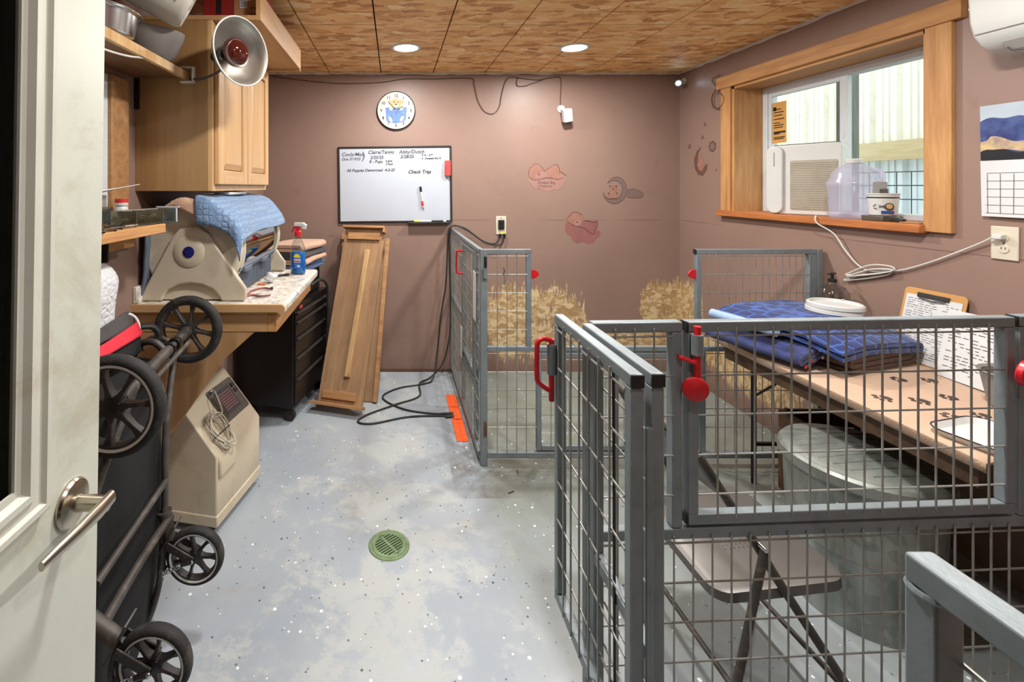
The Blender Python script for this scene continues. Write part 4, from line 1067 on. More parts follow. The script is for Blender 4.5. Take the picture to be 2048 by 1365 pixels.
# pads draped over the drum, their near edge hanging down in front of the end panel
def drape(name, a0, a1, hang, yhi, rad, mat, label, thick, seed, nu=34, nv=48):
    rs = random.Random(seed); ph = [rs.uniform(0, 6) for _ in range(6)]
    ye = IY0-0.024-(rad-IR)*0.5
    def fn(u, v):
        hg = hang(u); yb = yhi(u)
        t_ = ye-hg+(yb-ye+hg)*v          # arc length along the drum, measured as y
        aa0 = a0(v) if callable(a0) else a0; aa1 = a1(v) if callable(a1) else a1
        a = radians(aa0+(aa1-aa0)*u)
        r = rad+0.0035*sin(11*u+ph[0]+4*v)+0.003*sin(17*v+ph[1]+6*u)
        x = IX+r*cos(a); z = IZ+r*sin(a); y = t_
        if t_ < ye:
            d = ye-t_; y = ye-0.010*min(1.0, d/0.02)-0.006*sin(9*u+ph[2]); z -= d*0.96; x -= 0.10*d*cos(a)
        elif t_ < ye+0.03: z -= 0.004*(1-(t_-ye)/0.03)
        return (x, y, z)
    o = MB().grid(nu, nv, fn).build(name, mat, smooth=60, solid=thick); tag(o, label, 'pad'); return o
drape('quilted_pad', lambda v: 80+10*v, lambda v: 8+12*v+4*sin(5*v), lambda u: 0.115-0.05*u+0.008*sin(8*u), lambda u: 2.715+0.01*sin(4*u), IR+0.026, 'mat_quilt', 'light blue quilted pad draped over the incubator', 0.010, 2)
tp = drape('paw_print_pad', lambda v: 140+6*v, lambda v: 62+8*v, lambda u: 0.012+0.10*u*u+0.008*sin(12*u), lambda u: 2.45, IR+0.012, 'mat_tan', 'tan paw-print pad draped under the light blue pad', 0.009, 3)
m = MB()
for (aa, yy) in ((108, 2.01), (122, 2.2)):
    def zf(X, Y, aa=aa): return 0
    mm = MB(); paw(mm, 0, 0, 0.035, 0.3, 0)
    for p in mm.v:
        a = radians(aa)-p.y/(IR+0.019); p2 = Vector((IX+(IR+0.019)*cos(a), yy+p.x, IZ+(IR+0.019)*sin(a))); p.x, p.y, p.z = p2
    m.add(mm.v, mm.f)
m.build('paw_print', 'paw_print', tp, world=True)
t2 = MB().box((0, 0, 0.006), (0.13, 0.30, 0.012)).build('booklet', 'white_paper', bevel=0.002); t2.location = (-0.83, 2.33, IZ+IR+0.032); t2.rotation_euler = (0, radians(6), 0.05); tag(t2, 'white booklet lying on the light blue pad', 'booklet')
# grey pad wedged behind the incubator
def fnp(u, v): return (-1.062+0.03*sin(2.6*v)+0.004*sin(9*v), 1.97+0.06*u, 1.046+0.33*v-0.0*u)
t2 = MB().grid(4, 20, fnp).build('grey_pad', 'slate_plastic', solid=0.012, smooth=60); tag(t2, 'slate grey flexible pad wedged between incubator and wall', 'pad')
# ---------------------------------------------------------------- spray bottle with blue cleaner
SB = P(596, 548, 2.62); SB.z = CTZ+0.0005
t = thing('spray_bottle', 'clear spray bottle of blue window cleaner with red trigger', 'bottle', SB, -0.35)
def oval_stack(rows, n=20):
    m = MB(); V = []; Fs = []
    for (z, rx, ry) in rows: V += [(rx*cos(2*pi*k/n), ry*sin(2*pi*k/n), z) for k in range(n)]
    for i in range(len(rows)-1):
        for k in range(n):
            j = (k+1) % n; Fs.append((i*n+k, i*n+j, (i+1)*n+j, (i+1)*n+k))
    Fs.append(tuple(range(n))[::-1]); Fs.append(tuple((len(rows)-1)*n+k for k in range(n)))
    return m.add(V, Fs)
oval_stack([(0.004, 0.041, 0.024), (0.008, 0.043, 0.027), (0.05, 0.043, 0.027), (0.118, 0.043, 0.027), (0.122, 0.040, 0.0245)]).build('liquid', 'liquid', t, smooth=40)
oval_stack([(0, 0.042, 0.026), (0.006, 0.0455, 0.029), (0.06, 0.0455, 0.029), (0.12, 0.0455, 0.029), (0.15, 0.040, 0.027), (0.18, 0.028, 0.021), (0.20, 0.016, 0.016), (0.215, 0.0145, 0.0145)]).build('bottle', 'clear_bottle', t, smooth=50)
lb = MB().box((0.014, -0.0295, 0.075), (0.040, 0.002, 0.085)).build('label', 'label_blue', t, bevel=0.0008)
MB().prism([(0.020*cos(pi*k/12), 0.020*sin(pi*k/12)) for k in range(13)], 0, 0.0012, Matrix.Translation((0.012, -0.0305, 0.094)) @ BACK.to_matrix().to_4x4()).build('label_band', 'label_yellow', lb)
MB().box((0.014, -0.0308, 0.077), (0.040, 0.001, 0.019)).build('label_plate', 'white_paper', lb)
Mb = t.matrix_basis
text('Windex', 0.0125, Mb @ Vector((0.012, -0.0318, 0.0715)), Matrix.Rotation(-0.35, 4, 'Z') @ BACK.to_matrix().to_4x4(), 'red_print', lb, align='CENTER', bold=0.0006)
MB().box((0.022, -0.0308, 0.048), (0.018, 0.001, 0.012)).build('label_patch', 'white_paper', lb)
MB().lathe([(0, 0.208), (0.019, 0.208), (0.019, 0.232), (0.012, 0.24), (0, 0.24)], 20).build('collar', 'spout_red', t, smooth=40)
m = MB().box((0.0, 0, 0.252), (0.022, 0.018, 0.03)).box((-0.028, 0, 0.246), (0.008, 0.012, 0.042), (0, 0.5, 0))
m.build('trigger', 'spout_red', t, bevel=0.003)
m = MB().box((0.010, 0, 0.272), (0.062, 0.022, 0.022)).box((0.04, 0, 0.262), (0.022, 0.022, 0.03), (0, 0.25, 0))
m.build('spray_head', 'white_plastic', t, bevel=0.004)
# ---------------------------------------------------------------- small things on the counter
def lump(name, label, cat, loc, r, mat, seed, sc=(1,1,0.7)):
    rs = random.Random(seed); ph = [rs.uniform(0, 6) for _ in range(6)]
    m = MB().ball((0,0,0), r, 18, sc)
    for p in m.v:
        k = 1+0.22*sin(p.x*140+ph[0])*cos(p.y*160+ph[1])+0.18*sin(p.z*190+ph[2]+p.x*90)
        p.x *= k; p.y *= k; p.z *= k
    zmin = min(p.z for p in m.v)
    for p in m.v: p.z -= zmin
    o = m.build(name, mat, smooth=60); o.location = loc; return tag(o, label, cat)
def onc(px, py, d=None):
    d = (EYE-CTZ)*FPX/(py-VY); q = P(px, py, d); q.z = CTZ+0.0008; return q
lump('crumpled_tissue', 'crumpled white tissue on the counter beside the incubator', 'tissue', onc(540, 566), 0.026, 'white_paper', 5, (1.1, 0.9, 0.8))
lump('crumpled_tissue', 'small crumpled white tissue nearer the spray bottle', 'tissue', onc(549, 555), 0.02, 'white_paper', 6)
t2 = MB().cyl((-0.02, 0, 0.006), (0.02, 0, 0.006), 0.006, 0.004, n=10).build('orange_cap', 'orange_bit', smooth=40); t2.location = onc(524, 571); tag(t2, 'small orange plastic cap on the counter', 'cap')
t = thing('black_clips', 'black plastic clip lying in front of the spray bottle', 'clip', onc(566, 553), 0.6)
m = MB().box((0, 0, 0.006), (0.07, 0.012, 0.010)).box((0.02, 0.012, 0.005), (0.03, 0.016, 0.009), (0, 0, 0.6)); m.build('body', 'black_plastic', t, bevel=0.003)
MB().torus((-0.03, 0.006, 0.006), 0.012, 0.004, (0,0,1), 16, 8).build('loop', 'black_plastic', t, smooth=40)
t = thing('rubber_tubing', 'looped brown rubber tubing with pink knot on the counter', 'tubing', onc(520, 588))
a, b_ = onc(488, 598), onc(545, 576)
o = t.location
MB().tube(curve_pts([onc(489,597)-o+Vector((0,0,.005)), onc(505,584)-o+Vector((0,0,.005)), onc(525,579)-o+Vector((0,0,.005)), onc(542,580)-o+Vector((0,0,.005))], 6), 0.0042, 8).build('tube', 'hose_brown', t, smooth=40)
MB().tube(curve_pts([onc(489,597)-o+Vector((0,0,.005)), onc(503,593)-o+Vector((0,0,.005)), onc(520,595)-o+Vector((0,0,.005)), onc(541,593)-o+Vector((0,0,.005))], 6), 0.0042, 8).build('tube', 'hose_brown', t, smooth=40)
MB().ball(onc(544,580)-o+Vector((0,0,.007)), 0.007, 10).build('end_valve', 'dark_steel', t, smooth=40)
MB().ball(onc(486,599)-o+Vector((0,0,.008)), 0.009, 10, (1.2,.8,.8)).build('knot', 'red_fabric', t, smooth=40)
# ---------------------------------------------------------------- tool chest beyond the counter
TC0 = Vector((-0.637, 3.01, 0)); TC1 = Vector((-0.505, 3.60, 0)); tcd = (TC1-TC0); TL = tcd.length; ta = atan2(tcd.y, tcd.x)
t = thing('tool_chest', 'black steel tool chest with five drawers on casters', 'tool chest', TC0, ta)
D = 0.38   # local x runs along the drawer fronts, local +y into the chest (towards the left wall)
t['category'] = 'tool chest'
MB().bx(0, TL, 0.006, D, 0.10, 0.75).build('body', 'black_metal', t, bevel=0.004)
zz = 0.125
for h in (0.165, 0.135, 0.125, 0.105, 0.06):
    d = MB().bx(0.014, TL-0.014, -0.006, 0.006, zz, zz+h-0.006).build('drawer', 'black_metal', t, bevel=0.003)
    MB().prism([(0, 0), (-0.014, 0.004), (-0.016, 0.010), (-0.012, 0.016), (0, 0.018)], 0.02, TL-0.02, Matrix.Translation((0, -0.006, zz+h-0.026)) @ Matrix(((0,0,1,0),(1,0,0,0),(0,1,0,0),(0,0,0,1)))).build('handle', 'dark_steel', d)
    zz += h
MB().box((0.09, -0.008, 0.728), (0.045, 0.003, 0.018)).build('maker_plate', 'red_print', t)
MB().box((0.09, -0.010, 0.732), (0.05, 0.002, 0.004)).build('maker_plate_edge', 'chrome', t)
for (x, y) in ((0.05, 0.05), (TL-0.05, 0.05), (0.05, D-0.05), (TL-0.05, D-0.05)):
    c = MB().box((x, y, 0.09), (0.05, 0.05, 0.02)).build('caster', 'black_metal', t, bevel=0.003)
    MB().cyl((x-0.014, y, 0.036), (x+0.014, y, 0.036), 0.036, n=20).build('wheel', 'black_rubber', c, smooth=40)
Mt = t.matrix_basis
# dark case on the chest, carrying the folded pads
def on_chest(x, y, z): return Mt @ Vector((x, y, z))
t2 = thing('tool_case', 'dark case standing on the tool chest below the folded pads', 'case', on_chest(0.40, 0.20, 0.7505), ta)
MB().box((0, 0, 0.09), (0.34, 0.30, 0.18)).build('case', 'black_plastic', t2, bevel=0.012)
MB().box((0, -0.153, 0.10), (0.10, 0.012, 0.022)).build('latch', 'dark_steel', t2, bevel=0.003)
t2 = thing('grey_hood', 'sloping grey plastic cover on the tool chest corner', 'cover', on_chest(0.105, 0.13, 0.7505), ta)
MB().prism([(-0.10, 0), (0.115, 0), (0.06, 0.075), (-0.08, 0.085)], -0.08, 0.20, My).build('cover', 'slate_plastic', t2, bevel=0.008)
hs = [on_chest(0.22, -0.02, 0.84), on_chest(0.34, -0.045, 0.86), on_chest(0.44, -0.055, 0.80), on_chest(0.46, -0.055, 0.66), on_chest(0.46, -0.05, 0.50), on_chest(0.45, -0.05, 0.38)]
t2 = thing('vacuum_hose', 'black hose with grip hanging down the tool chest front', 'hose', hs[-1])
MB().tube(curve_pts(hs, 6), 0.010, 8).build('hose', 'black_rubber', t2, world=True, smooth=40)
MB().tube([on_chest(0.462, -0.055, 0.64), on_chest(0.46, -0.054, 0.50)], 0.017, 10).build('grip', 'black_plastic', t2, world=True, smooth=40)
# folded pads
base = on_chest(0.30, 0.12, 0.7505+0.1815)
zz = base.z
for (lab, mt, lay, tk, seed, w, d) in (('folded denim blue pad, lowest of the stack on the tool chest', 'mat_denim', 3, 0.017, 1, 0.24, 0.40), ('folded tan patterned pad between charcoal and blue ones', 'mat_tan', 2, 0.016, 2, 0.25, 0.40), ('folded charcoal pad second from the top of the stack', 'mat_charcoal', 2, 0.020, 3, 0.25, 0.41), ('folded plain tan pad topmost of the stack on the tool chest', 'mat_tan', 2, 0.022, 4, 0.25, 0.41)):
    m = fold(w, d, lay, tk, seed, 0.003)
    h = max(p.z for p in m.v); lo = min(p.z for p in m.v)
    o = m.build('folded_pad', mt, smooth=50); o.location = (base.x, base.y, zz-lo+0.0008); o.rotation_euler = (0, 0, ta-pi/2+random.Random(seed).uniform(-0.06, 0.06)); tag(o, lab, 'pad', 'folded pads on the tool chest')
    zz += h-lo+0.001
# ---------------------------------------------------------------- leaning wooden panels
def lean_board(name, label, p_bl, p_br, p_tl, thick, mat):
    """root frame: x across, z up the slope, y away from the room"""
    p_bl = Vector(p_bl); ex = (Vector(p_br)-p_bl); W = ex.length; ex.normalize()
    ez = Vector(p_tl)-p_bl; H = ez.length; ez.normalize(); ey = ez.cross(ex).normalized(); ez = ex.cross(ey)
    M = Matrix(((ex.x, ey.x, ez.x, p_bl.x), (ex.y, ey.y, ez.y, p_bl.y), (ex.z, ey.z, ez.z, p_bl.z), (0,0,0,1)))
    t = thing(name, label, 'wooden panel', p_bl, rot=M.to_euler()); return t, W, H
t, W, H = lean_board('leaning_board', 'long worn plywood panel with cleats and stick leaning on the wall', (-0.525, 3.24, 0.05), (-0.215, 3.15, 0.05), (-0.325, 3.72, 1.195), 0.02, 'board_worn')
MB().bx(0, W, 0, 0.014, 0, H).build('board', 'board_worn', t, bevel=0.002)
MB().bx(-0.01, W+0.005, -0.045, 0.0, H-0.018, H).build('top_lip', 'cleat_wood', t, bevel=0.002)
MB().bx(W-0.004, W+0.012, -0.045, 0.014, H-0.05, H-0.018).build('lip_end', 'cleat_wood', t, bevel=0.002)
MB().bx(0.035, W-0.03, -0.020, 0.0, H-0.105, H-0.05).build('cleat', 'cleat_wood', t, bevel=0.002)
MB().bx(0.035, W-0.05, -0.020, 0.0, 0.025, 0.075).build('cleat', 'cleat_wood', t, bevel=0.002)
MB().bx(-0.03, W+0.02, -0.075, 0.012, -0.02, 0.0).build('bottom_ledge', 'cleat_wood', t, bevel=0.002)
st = MB().bar((0.195, -0.019, 0.17), (0.215, -0.019, 1.07), 0.036, 0.036, (0,1,0)).build('stick', 'stick_wood', t, bevel=0.004)
t, W, H = lean_board('leaning_board', 'narrow plywood panel leaning behind the long worn panel', (-0.46, 3.52, 0.006), (-0.20, 3.49, 0.006), (-0.44, 3.85, 1.14), 0.02, 'board_worn')
MB().bx(0, W, 0, 0.014, 0, H).build('board', 'board_worn', t, bevel=0.002)
MB().bx(0, W, -0.02, 0, H-0.06, H-0.01).build('cleat', 'cleat_wood', t, bevel=0.002)
t, W, H = lean_board('leaning_board', 'wide plywood panel hidden behind, its right edge showing', (-0.42, 3.37, 0.006), (-0.12, 3.31, 0.006), (-0.27, 3.78, 1.10), 0.02, 'board_worn')
MB().bx(0, W, 0, 0.016, 0, H).build('board', 'board_worn', t, bevel=0.002)
MB().bx(W-0.03, W, -0.018, 0, 0.0, H).build('edge_strip', 'cleat_wood', t, bevel=0.002)
# ---------------------------------------------------------------- oxygen concentrator
t = thing('oxygen_concentrator', 'beige oxygen concentrator with coiled tubing under the counter', 'oxygen concentrator', (-0.862, 2.27, 0), -0.2)
W2 = 0.195   # half length along local y
side = [(-0.155, 0.055), (0.125, 0.055), (0.135, 0.075), (0.135, 0.335), (0.125, 0.35), (-0.06, 0.565), (-0.08, 0.575), (-0.145, 0.575), (-0.155, 0.565)]
MB().prism(side, -W2, W2, My).build('cabinet', 'beige_plastic', t, bevel=0.010, seg=3)
MB().bx(-0.15, 0.14, -W2-0.004, W2+0.004, 0.035, 0.085).build('skirt', 'beige_plastic', t, bevel=0.006)
for (x, y) in ((-0.12, -0.15), (0.09, -0.15), (-0.12, 0.15), (0.09, 0.15)):
    c = MB().box((x, y, 0.03), (0.03, 0.03, 0.02)).build('caster', 'dark_steel', t)
    MB().cyl((x-0.011, y, 0.02), (x+0.011, y, 0.02), 0.0195, n=16).build('wheel', 'hose_brown', c, smooth=40)
# sloping control face: frame of the slope
s0 = Vector((0.125, 0, 0.35)); s1 = Vector((-0.06, 0, 0.565)); up = (s1-s0).normalized(); nrm = Vector((up.z, 0, -up.x)).normalized()
def slope(u, y, h): return s0+up*u+Vector((0, y, 0))+nrm*h
Ms = Matrix(((0, up.x, nrm.x, s0.x), (1, up.y, nrm.y, 0), (0, up.z, nrm.z, s0.z), (0,0,0,1)))
cp = MB().prism(rrect(0.21, 0.175, 0.012, 4, 0.075, 0.15), 0.0, 0.004, Ms).build('control_panel', 'panel_dark', t)
MB().prism(rrect(0.12, 0.12, 0.008, 4, 0.07, 0.15), 0.004, 0.006, Ms).build('face_plate', 'print_grey', cp)
m = MB()
for k in range(7): m.prism([(0.02, 0.108+k*0.013), (0.12, 0.108+k*0.013), (0.12, 0.113+k*0.013), (0.02, 0.113+k*0.013)], 0.006, 0.0068, Ms)
m.build('print_lines', 'hose_brown', cp)
MB().prism(rrect(0.03, 0.12, 0.006, 3, -0.008, 0.14), 0.004, 0.014, Ms).build('flow_meter', 'bin_plastic', cp)
MB().prism(rrect(0.026, 0.022, 0.003, 3, 0.158, 0.195), 0.004, 0.010, Ms).build('switch', 'black_plastic', cp)
MB().prism(rrect(0.026, 0.022, 0.003, 3, 0.158, 0.165), 0.004, 0.008, Ms).build('switch', 'black_plastic', cp)
MB().lathe([(0, 0.004), (0.008, 0.004), (0.008, 0.018), (0, 0.02)], 16, Ms @ Matrix.Translation((0.0, 0.225, 0))).build('outlet_barb', 'chrome', cp, smooth=40)
# raised humidifier pocket on the near half
MB().prism([(0.10, 0.235), (0.150, 0.245), (0.150, 0.305), (0.125, 0.358), (0.06, 0.42), (0.0, 0.42), (0.0, 0.235)], -0.185, -0.055, My).build('pocket', 'beige_plastic', t, bevel=0.008)
MB().bx(-0.15, -0.125, -W2-0.010, -W2, 0.10, 0.33).build('side_grip', 'black_plastic', t, bevel=0.004)
rs = random.Random(8); m = MB()
cc = slope(0.065, -0.115, 0.03)
for k in range(7):
    pts = []
    for q in range(26):
        a = 2*pi*q/26; rr = 0.064+0.007*sin(3*a+k)
        y = rr*0.72*cos(a)+rs.uniform(-0.001, 0.001)+0.005*sin(k*2.1); u = rr*1.25*sin(a)+0.004*cos(k*1.7)
        pts.append(cc+up*u+Vector((0, y, 0))+nrm*(0.004*(k-3)+0.003*sin(2*a+k)))
    m.tube(pts, 0.0032, 6, closed=True)
tb = m.build('tubing_coil', 'cream_plastic', t, smooth=60)
MB().tube(curve_pts([cc+up*0.06, slope(0.12, -0.07, 0.05), slope(0.21, -0.02, 0.04), slope(0.225, 0.0, 0.018)], 6), 0.0032, 6).build('tubing_end', 'cream_plastic', t, smooth=60)
pts = [cc+Vector((0, 0.056*cos(2*pi*q/24), 0))+nrm*(0.022*sin(2*pi*q/24))-up*0.012 for q in range(24)]
MB().tube(pts, 0.0022, 6, closed=True).build('tie_band', 'black_plastic', t, smooth=60)

# ---------------------------------------------------------------- stroller standing on end
t = thing('stroller', 'folded black and red stroller standing on end behind the door', 'stroller', (-0.82, 1.5, 0))
def wheel(c, R, width, spokes, axis=(0, 1, 0), ring=True, par=None, rot0=0.0):
    c = Vector(c); ay = Vector(axis).normalized(); M = Matrix.Translation(c) @ frame_z(ay)
    e = bpy.data.objects.new('wheel', None); COL.objects.link(e); e.parent = t; e.location = c-t.location
    w = width/2
    tire = [(R*0.80, -w*0.85), (R*0.86, -w), (R*0.94, -w*0.9), (R*0.985, -w*0.5), (R, 0), (R*0.985, w*0.5), (R*0.94, w*0.9), (R*0.86, w), (R*0.80, w*0.85)]
    MB().lathe(tire, 56, M, closed=True).build('tire', 'black_rubber', e, world=True, smooth=50)
    rim = [(R*0.74, -w*0.7), (R*0.80, -w*0.9), (R*0.815, -w*0.6), (R*0.815, w*0.6), (R*0.80, w*0.9), (R*0.74, w*0.7)]
    MB().lathe(rim, 48, M, closed=True).build('rim', 'spoke_black', e, world=True, smooth=40)
    if ring: MB().lathe([(R*0.785, -w*0.94), (R*0.835, -w*1.02), (R*0.835, -w*0.9), (R*0.785, -w*0.86)], 56, M, closed=True).build('rim_stripe', 'ring_silver', e, world=True, smooth=50)
    MB().lathe([(0, -w*1.1), (R*0.13, -w*1.1), (R*0.19, -w*0.85), (R*0.20, w*0.8), (R*0.12, w*1.1), (0, w*1.1)], 24, M).build('hub', 'black_plastic', e, world=True, smooth=40)
    for k in range(spokes):
        a = rot0+2*pi*k/spokes; d = Vector((cos(a), sin(a), 0)); sd = Vector((-sin(a), cos(a), 0))
        V = []
        for (r, hw, th) in ((R*0.17, R*0.085, w*0.75), (R*0.32, R*0.045, w*0.6), (R*0.55, R*0.042, w*0.5), (R*0.77, R*0.075, w*0.6)):
            for (s1_, s2_) in ((-1,-1), (1,-1), (1,1), (-1,1)): V.append(d*r+sd*hw*s1_+Vector((0,0,th*s2_)))
        Fs = [(0,3,2,1), (12,13,14,15)]
        for q in range(3):
            for j in range(4): Fs.append((4*q+j, 4*q+(j+1)%4, 4*q+4+(j+1)%4, 4*q+4+j))
        MB().add(V, Fs, M).build('spoke', 'spoke_black', e, world=True, bevel=0.002)
    return e
w1c = P(229, 812, 1.235); w2c = P(377, 659, 1.86)
wheel(w1c, 0.134, 0.042, 7, rot0=0.35); wheel(w2c, 0.132, 0.042, 8, rot0=0.2, ring=False)
w3c = P(391, 1111, 1.56); w4c = P(309, 1326, 1.16)
wheel(w3c, 0.094, 0.034, 7, rot0=0.5); wheel(w4c, 0.093, 0.034, 7, rot0=0.9)
def tpart(m, name, mat, **k): return m.build(name, mat, t, world=True, **k)
ad = (w2c-w1c).normalized()
tpart(MB().tube([w1c, w2c], 0.013, 12), 'axle', 'frame_dusty', smooth=40)
tpart(MB().tube([w1c+ad*0.22, w1c+ad*0.40], 0.019, 14), 'axle_sleeve', 'frame_dusty', smooth=40)
tpart(MB().tube([w2c-ad*0.14, w2c-ad*0.03], [0.018, 0.022], 14), 'axle_sleeve', 'spoke_black', smooth=40)
tpart(MB().tube([w1c+ad*0.03, w1c+ad*0.12], [0.022, 0.018], 14), 'axle_sleeve', 'spoke_black', smooth=40)
tpart(MB().tube([w1c+ad*0.13+Vector((0.03,0,-0.015)), w2c-ad*0.10+Vector((0.03,0,-0.018))], 0.008, 10), 'brake_bar', 'frame_dusty', smooth=40)
for k in (0.21, 0.41): tpart(MB().tube([w1c+ad*k-ad*0.006, w1c+ad*k+ad*0.006], 0.023, 14), 'collar', 'black_plastic', smooth=40)
tpart(MB().tube([w2c-ad*0.17-ad*0.006, w2c-ad*0.17+ad*0.006], 0.023, 14), 'collar', 'black_plastic', smooth=40)
mid = w1c+ad*0.38
tpart(MB().tube(curve_pts([mid+Vector((0,0,0.0)), mid+Vector((-0.04, 0.0, 0.035)), mid+Vector((-0.09, 0.01, 0.025)), mid+Vector((-0.12, 0.01, -0.02))], 6), 0.012, 10), 'hinge_bracket', 'spoke_black', smooth=40)
tpart(MB().tube(curve_pts([mid+ad*0.08, mid+ad*0.10+Vector((-0.07, 0.0, 0.02)), mid+ad*0.12+Vector((-0.13, 0.0, -0.01))], 6), 0.009, 10), 'link', 'frame_dusty', smooth=40)
# side frames running down from the axle to the front bar
FXB = -0.745
for (yn, yax) in ((1.17, 0.14), (1.56, 0.48)):
    a = w1c+ad*yax
    tpart(MB().tube(curve_pts([a, (FXB-0.015, yn+0.02, 0.70), (FXB-0.01, yn, 0.45), (FXB-0.03, yn, 0.20), (FXB-0.09, yn, 0.014)], 8), 0.011, 10), 'side_tube', 'frame_dusty', smooth=40)
fz = 0.415
tpart(MB().tube(curve_pts([(FXB+0.02, 1.16, fz), (FXB+0.005, 1.3, fz-0.005), (FXB, 1.45, fz), (FXB+0.005, 1.57, fz+0.005)], 6), 0.013, 10), 'front_bar', 'frame_dusty', smooth=40)
tpart(MB().tube([(FXB+0.01, 1.17, fz+0.115), (FXB-0.005, 1.56, fz+0.13)], 0.010, 10), 'cross_bar', 'frame_dusty', smooth=40)
tpart(MB().tube([(FXB-0.10, 1.15, 0.014), (FXB-0.10, 1.60, 0.014)], 0.014, 10), 'handle_bar', 'black_rubber', smooth=40)
# forks with spring and fender for the two small wheels
for wc, par_y in ((w3c, 1.56), (w4c, 1.17)):
    for dy in (-0.026, 0.026):
        f = tpart(MB().bar(wc+Vector((0, dy, 0)), wc+Vector((-0.085, dy, 0.05)), 0.006, 0.026, (0,0,1)), 'fork_arm', 'spoke_black', bevel=0.003)
    tpart(MB().tube(curve_pts([wc+Vector((-0.075, 0, 0.055)), wc+Vector((-0.10, 0, 0.01)), wc+Vector((-0.105, 0, -0.035)), wc+Vector((-0.095, 0, -0.045))], 6), 0.008, 8), 'fork_strut', 'spoke_black', smooth=40)
    sp0, sp1 = wc+Vector((-0.098, -0.026, -0.042)), wc+Vector((-0.035, -0.026, -0.012))
    pts = []
    dd = (sp1-sp0); un = dd.normalized(); e1 = un.orthogonal().normalized(); e2 = un.cross(e1)
    for q in range(90): pts.append(sp0+dd*(q/89.0)+(e1*cos(q*0.7)+e2*sin(q*0.7))*0.006)
    tpart(MB().tube(pts, 0.0014, 5), 'spring', 'chrome', smooth=60)
    tpart(MB().tube([sp1, wc+Vector((0, -0.026, 0))], [0.006, 0.009], 8), 'spring_rod', 'spoke_black', smooth=40)
    tpart(MB().ball(wc+Vector((0, -0.030, 0)), 0.006, 10), 'axle_bolt', 'chrome', smooth=40)
    fen = [wc+Vector((-0.095+0.004*k, 0, 0.02+0.015*k)) for k in range(6)]
    tpart(MB().grid(6, 4, lambda u, v: tuple(wc+Vector((-0.11+0.052*u, -0.026+0.052*v, 0.018+0.092*u)))), 'fender', 'frame_dusty', solid=0.004)
    tpart(MB().tube([wc+Vector((-0.085, 0, 0.055)), Vector((FXB-0.01, par_y, fz+0.03))], [0.019, 0.022], 12), 'swivel_arm', 'frame_dusty', smooth=40)
# fabric body
body = MB()
def bodyf(u, v):
    a = 2*pi*u; z = 0.06+0.86*v
    cx, cy = -0.875-0.01*sin(3*v), 1.40+0.06*v
    rx = 0.105*(0.75+0.35*sin(pi*min(1, v*1.05)))+0.006*sin(9*a+5*v); ry = 0.225*(0.8+0.25*sin(pi*v))+0.006*cos(7*a+7*v)
    sx = abs(cos(a))**0.6*(1 if cos(a) > 0 else -1); sy = abs(sin(a))**0.6*(1 if sin(a) > 0 else -1)
    return (cx+rx*sx, cy+ry*sy, z)
body.grid(44, 22, bodyf, wrap_u=True)
n = 23
body.f.append(tuple(i*n for i in range(44))); body.f.append(tuple(i*n+22 for i in range(44)))
tpart(body, 'fabric_body', 'black_fabric', smooth=60)
# folded canopy: grey and red bands with a pale piped edge at the top
def band(off, zo, w, mat, name, th):
    def fn(u, v):
        y = 1.22+0.40*u
        return (-0.905+off+0.012*sin(2*u)-0.02*v, y, zo+0.018*u+w*(v-0.5)*(0.5+0.9*u))
    tpart(MB().grid(16, 5, fn), name, mat, solid=th, smooth=60)
band(0.032, 1.008, 0.030, 'red_fabric', 'canopy_red_band', 0.012)
band(0.0, 1.040, 0.036, 'grey_fabric', 'canopy_grey_band', 0.014)
band(0.03, 0.970, 0.055, 'black_fabric', 'canopy_fold', 0.02)
tpart(MB().tube(curve_pts([(-0.875, 1.61, 0.99), (-0.872, 1.625, 1.02), (-0.885, 1.63, 1.055), (-0.905, 1.62, 1.075), (-0.92, 1.60, 1.06)], 5), 0.005, 8), 'piped_edge', 'white_vinyl', smooth=40)
tpart(MB().tube(curve_pts([(-0.87, 1.63, 1.03), (-0.845, 1.66, 1.02), (-0.83, 1.67, 0.99), (-0.835, 1.66, 0.955)], 5), 0.011, 8), 'canopy_pivot', 'black_plastic', smooth=40)
# ================================================================== kennel panels of square tube and welded wire
TB = 0.0265; PH = 1.172; WR = 0.0024
def tb(root, name, p0, p1, w=TB, mat='pen_grey', up=(0,0,1)):
    return MB().bar(p0, p1, w, w, up).build(name, mat, root, bevel=0.003)
def wires(root, x0, x1, z0, z1, front=-1, vs_=0.0492, hs_=0.0995, lap=0.011, zph=None, r=WR):
    """welded wire on the face of the frame: verticals proud, horizontals just behind them"""
    m = MB(); yv = front*(TB/2+r); yh = front*(TB/2-r*0.7)
    n = max(1, int(round((x1-x0)/vs_)))
    for k in range(1, n):
        x = x0+(x1-x0)*k/n
        m.cyl((x, yv, z0-lap), (x, yv, z1+lap), r, n=6)
    nz = max(1, int(round((z1-z0)/hs_)))
    for k in range(0 if zph is None else 0, nz):
        z = z1-0.010-hs_*k
        if z < z0+0.01: break
        m.cyl((x0-0.004, yh, z), (x1+0.004, yh, z), r, n=6)
    return m.build('wire_mesh', 'pen_wire', root, smooth=60, kind='stuff')
def cap(root, p, w=TB):
    d = Vector(p[1]).normalized(); q = Vector(p[0])
    return MB().box(q+d*0.0015, (w if abs(d.x) < 0.5 else 0.005, w if abs(d.y) < 0.5 else 0.005, w)).build('end_cap', 'pen_cap', root, bevel=0.002)
def red_disc(root, c, r, axis, th=0.012):
    M = Matrix.Translation(Vector(c)) @ frame_z(axis)
    return MB().lathe([(0, -th/2), (r*0.9, -th/2), (r, -th*0.3), (r, th*0.3), (r*0.9, th/2), (0, th/2)], 28, M).build('red_disc', 'latch_red', root, smooth=40)

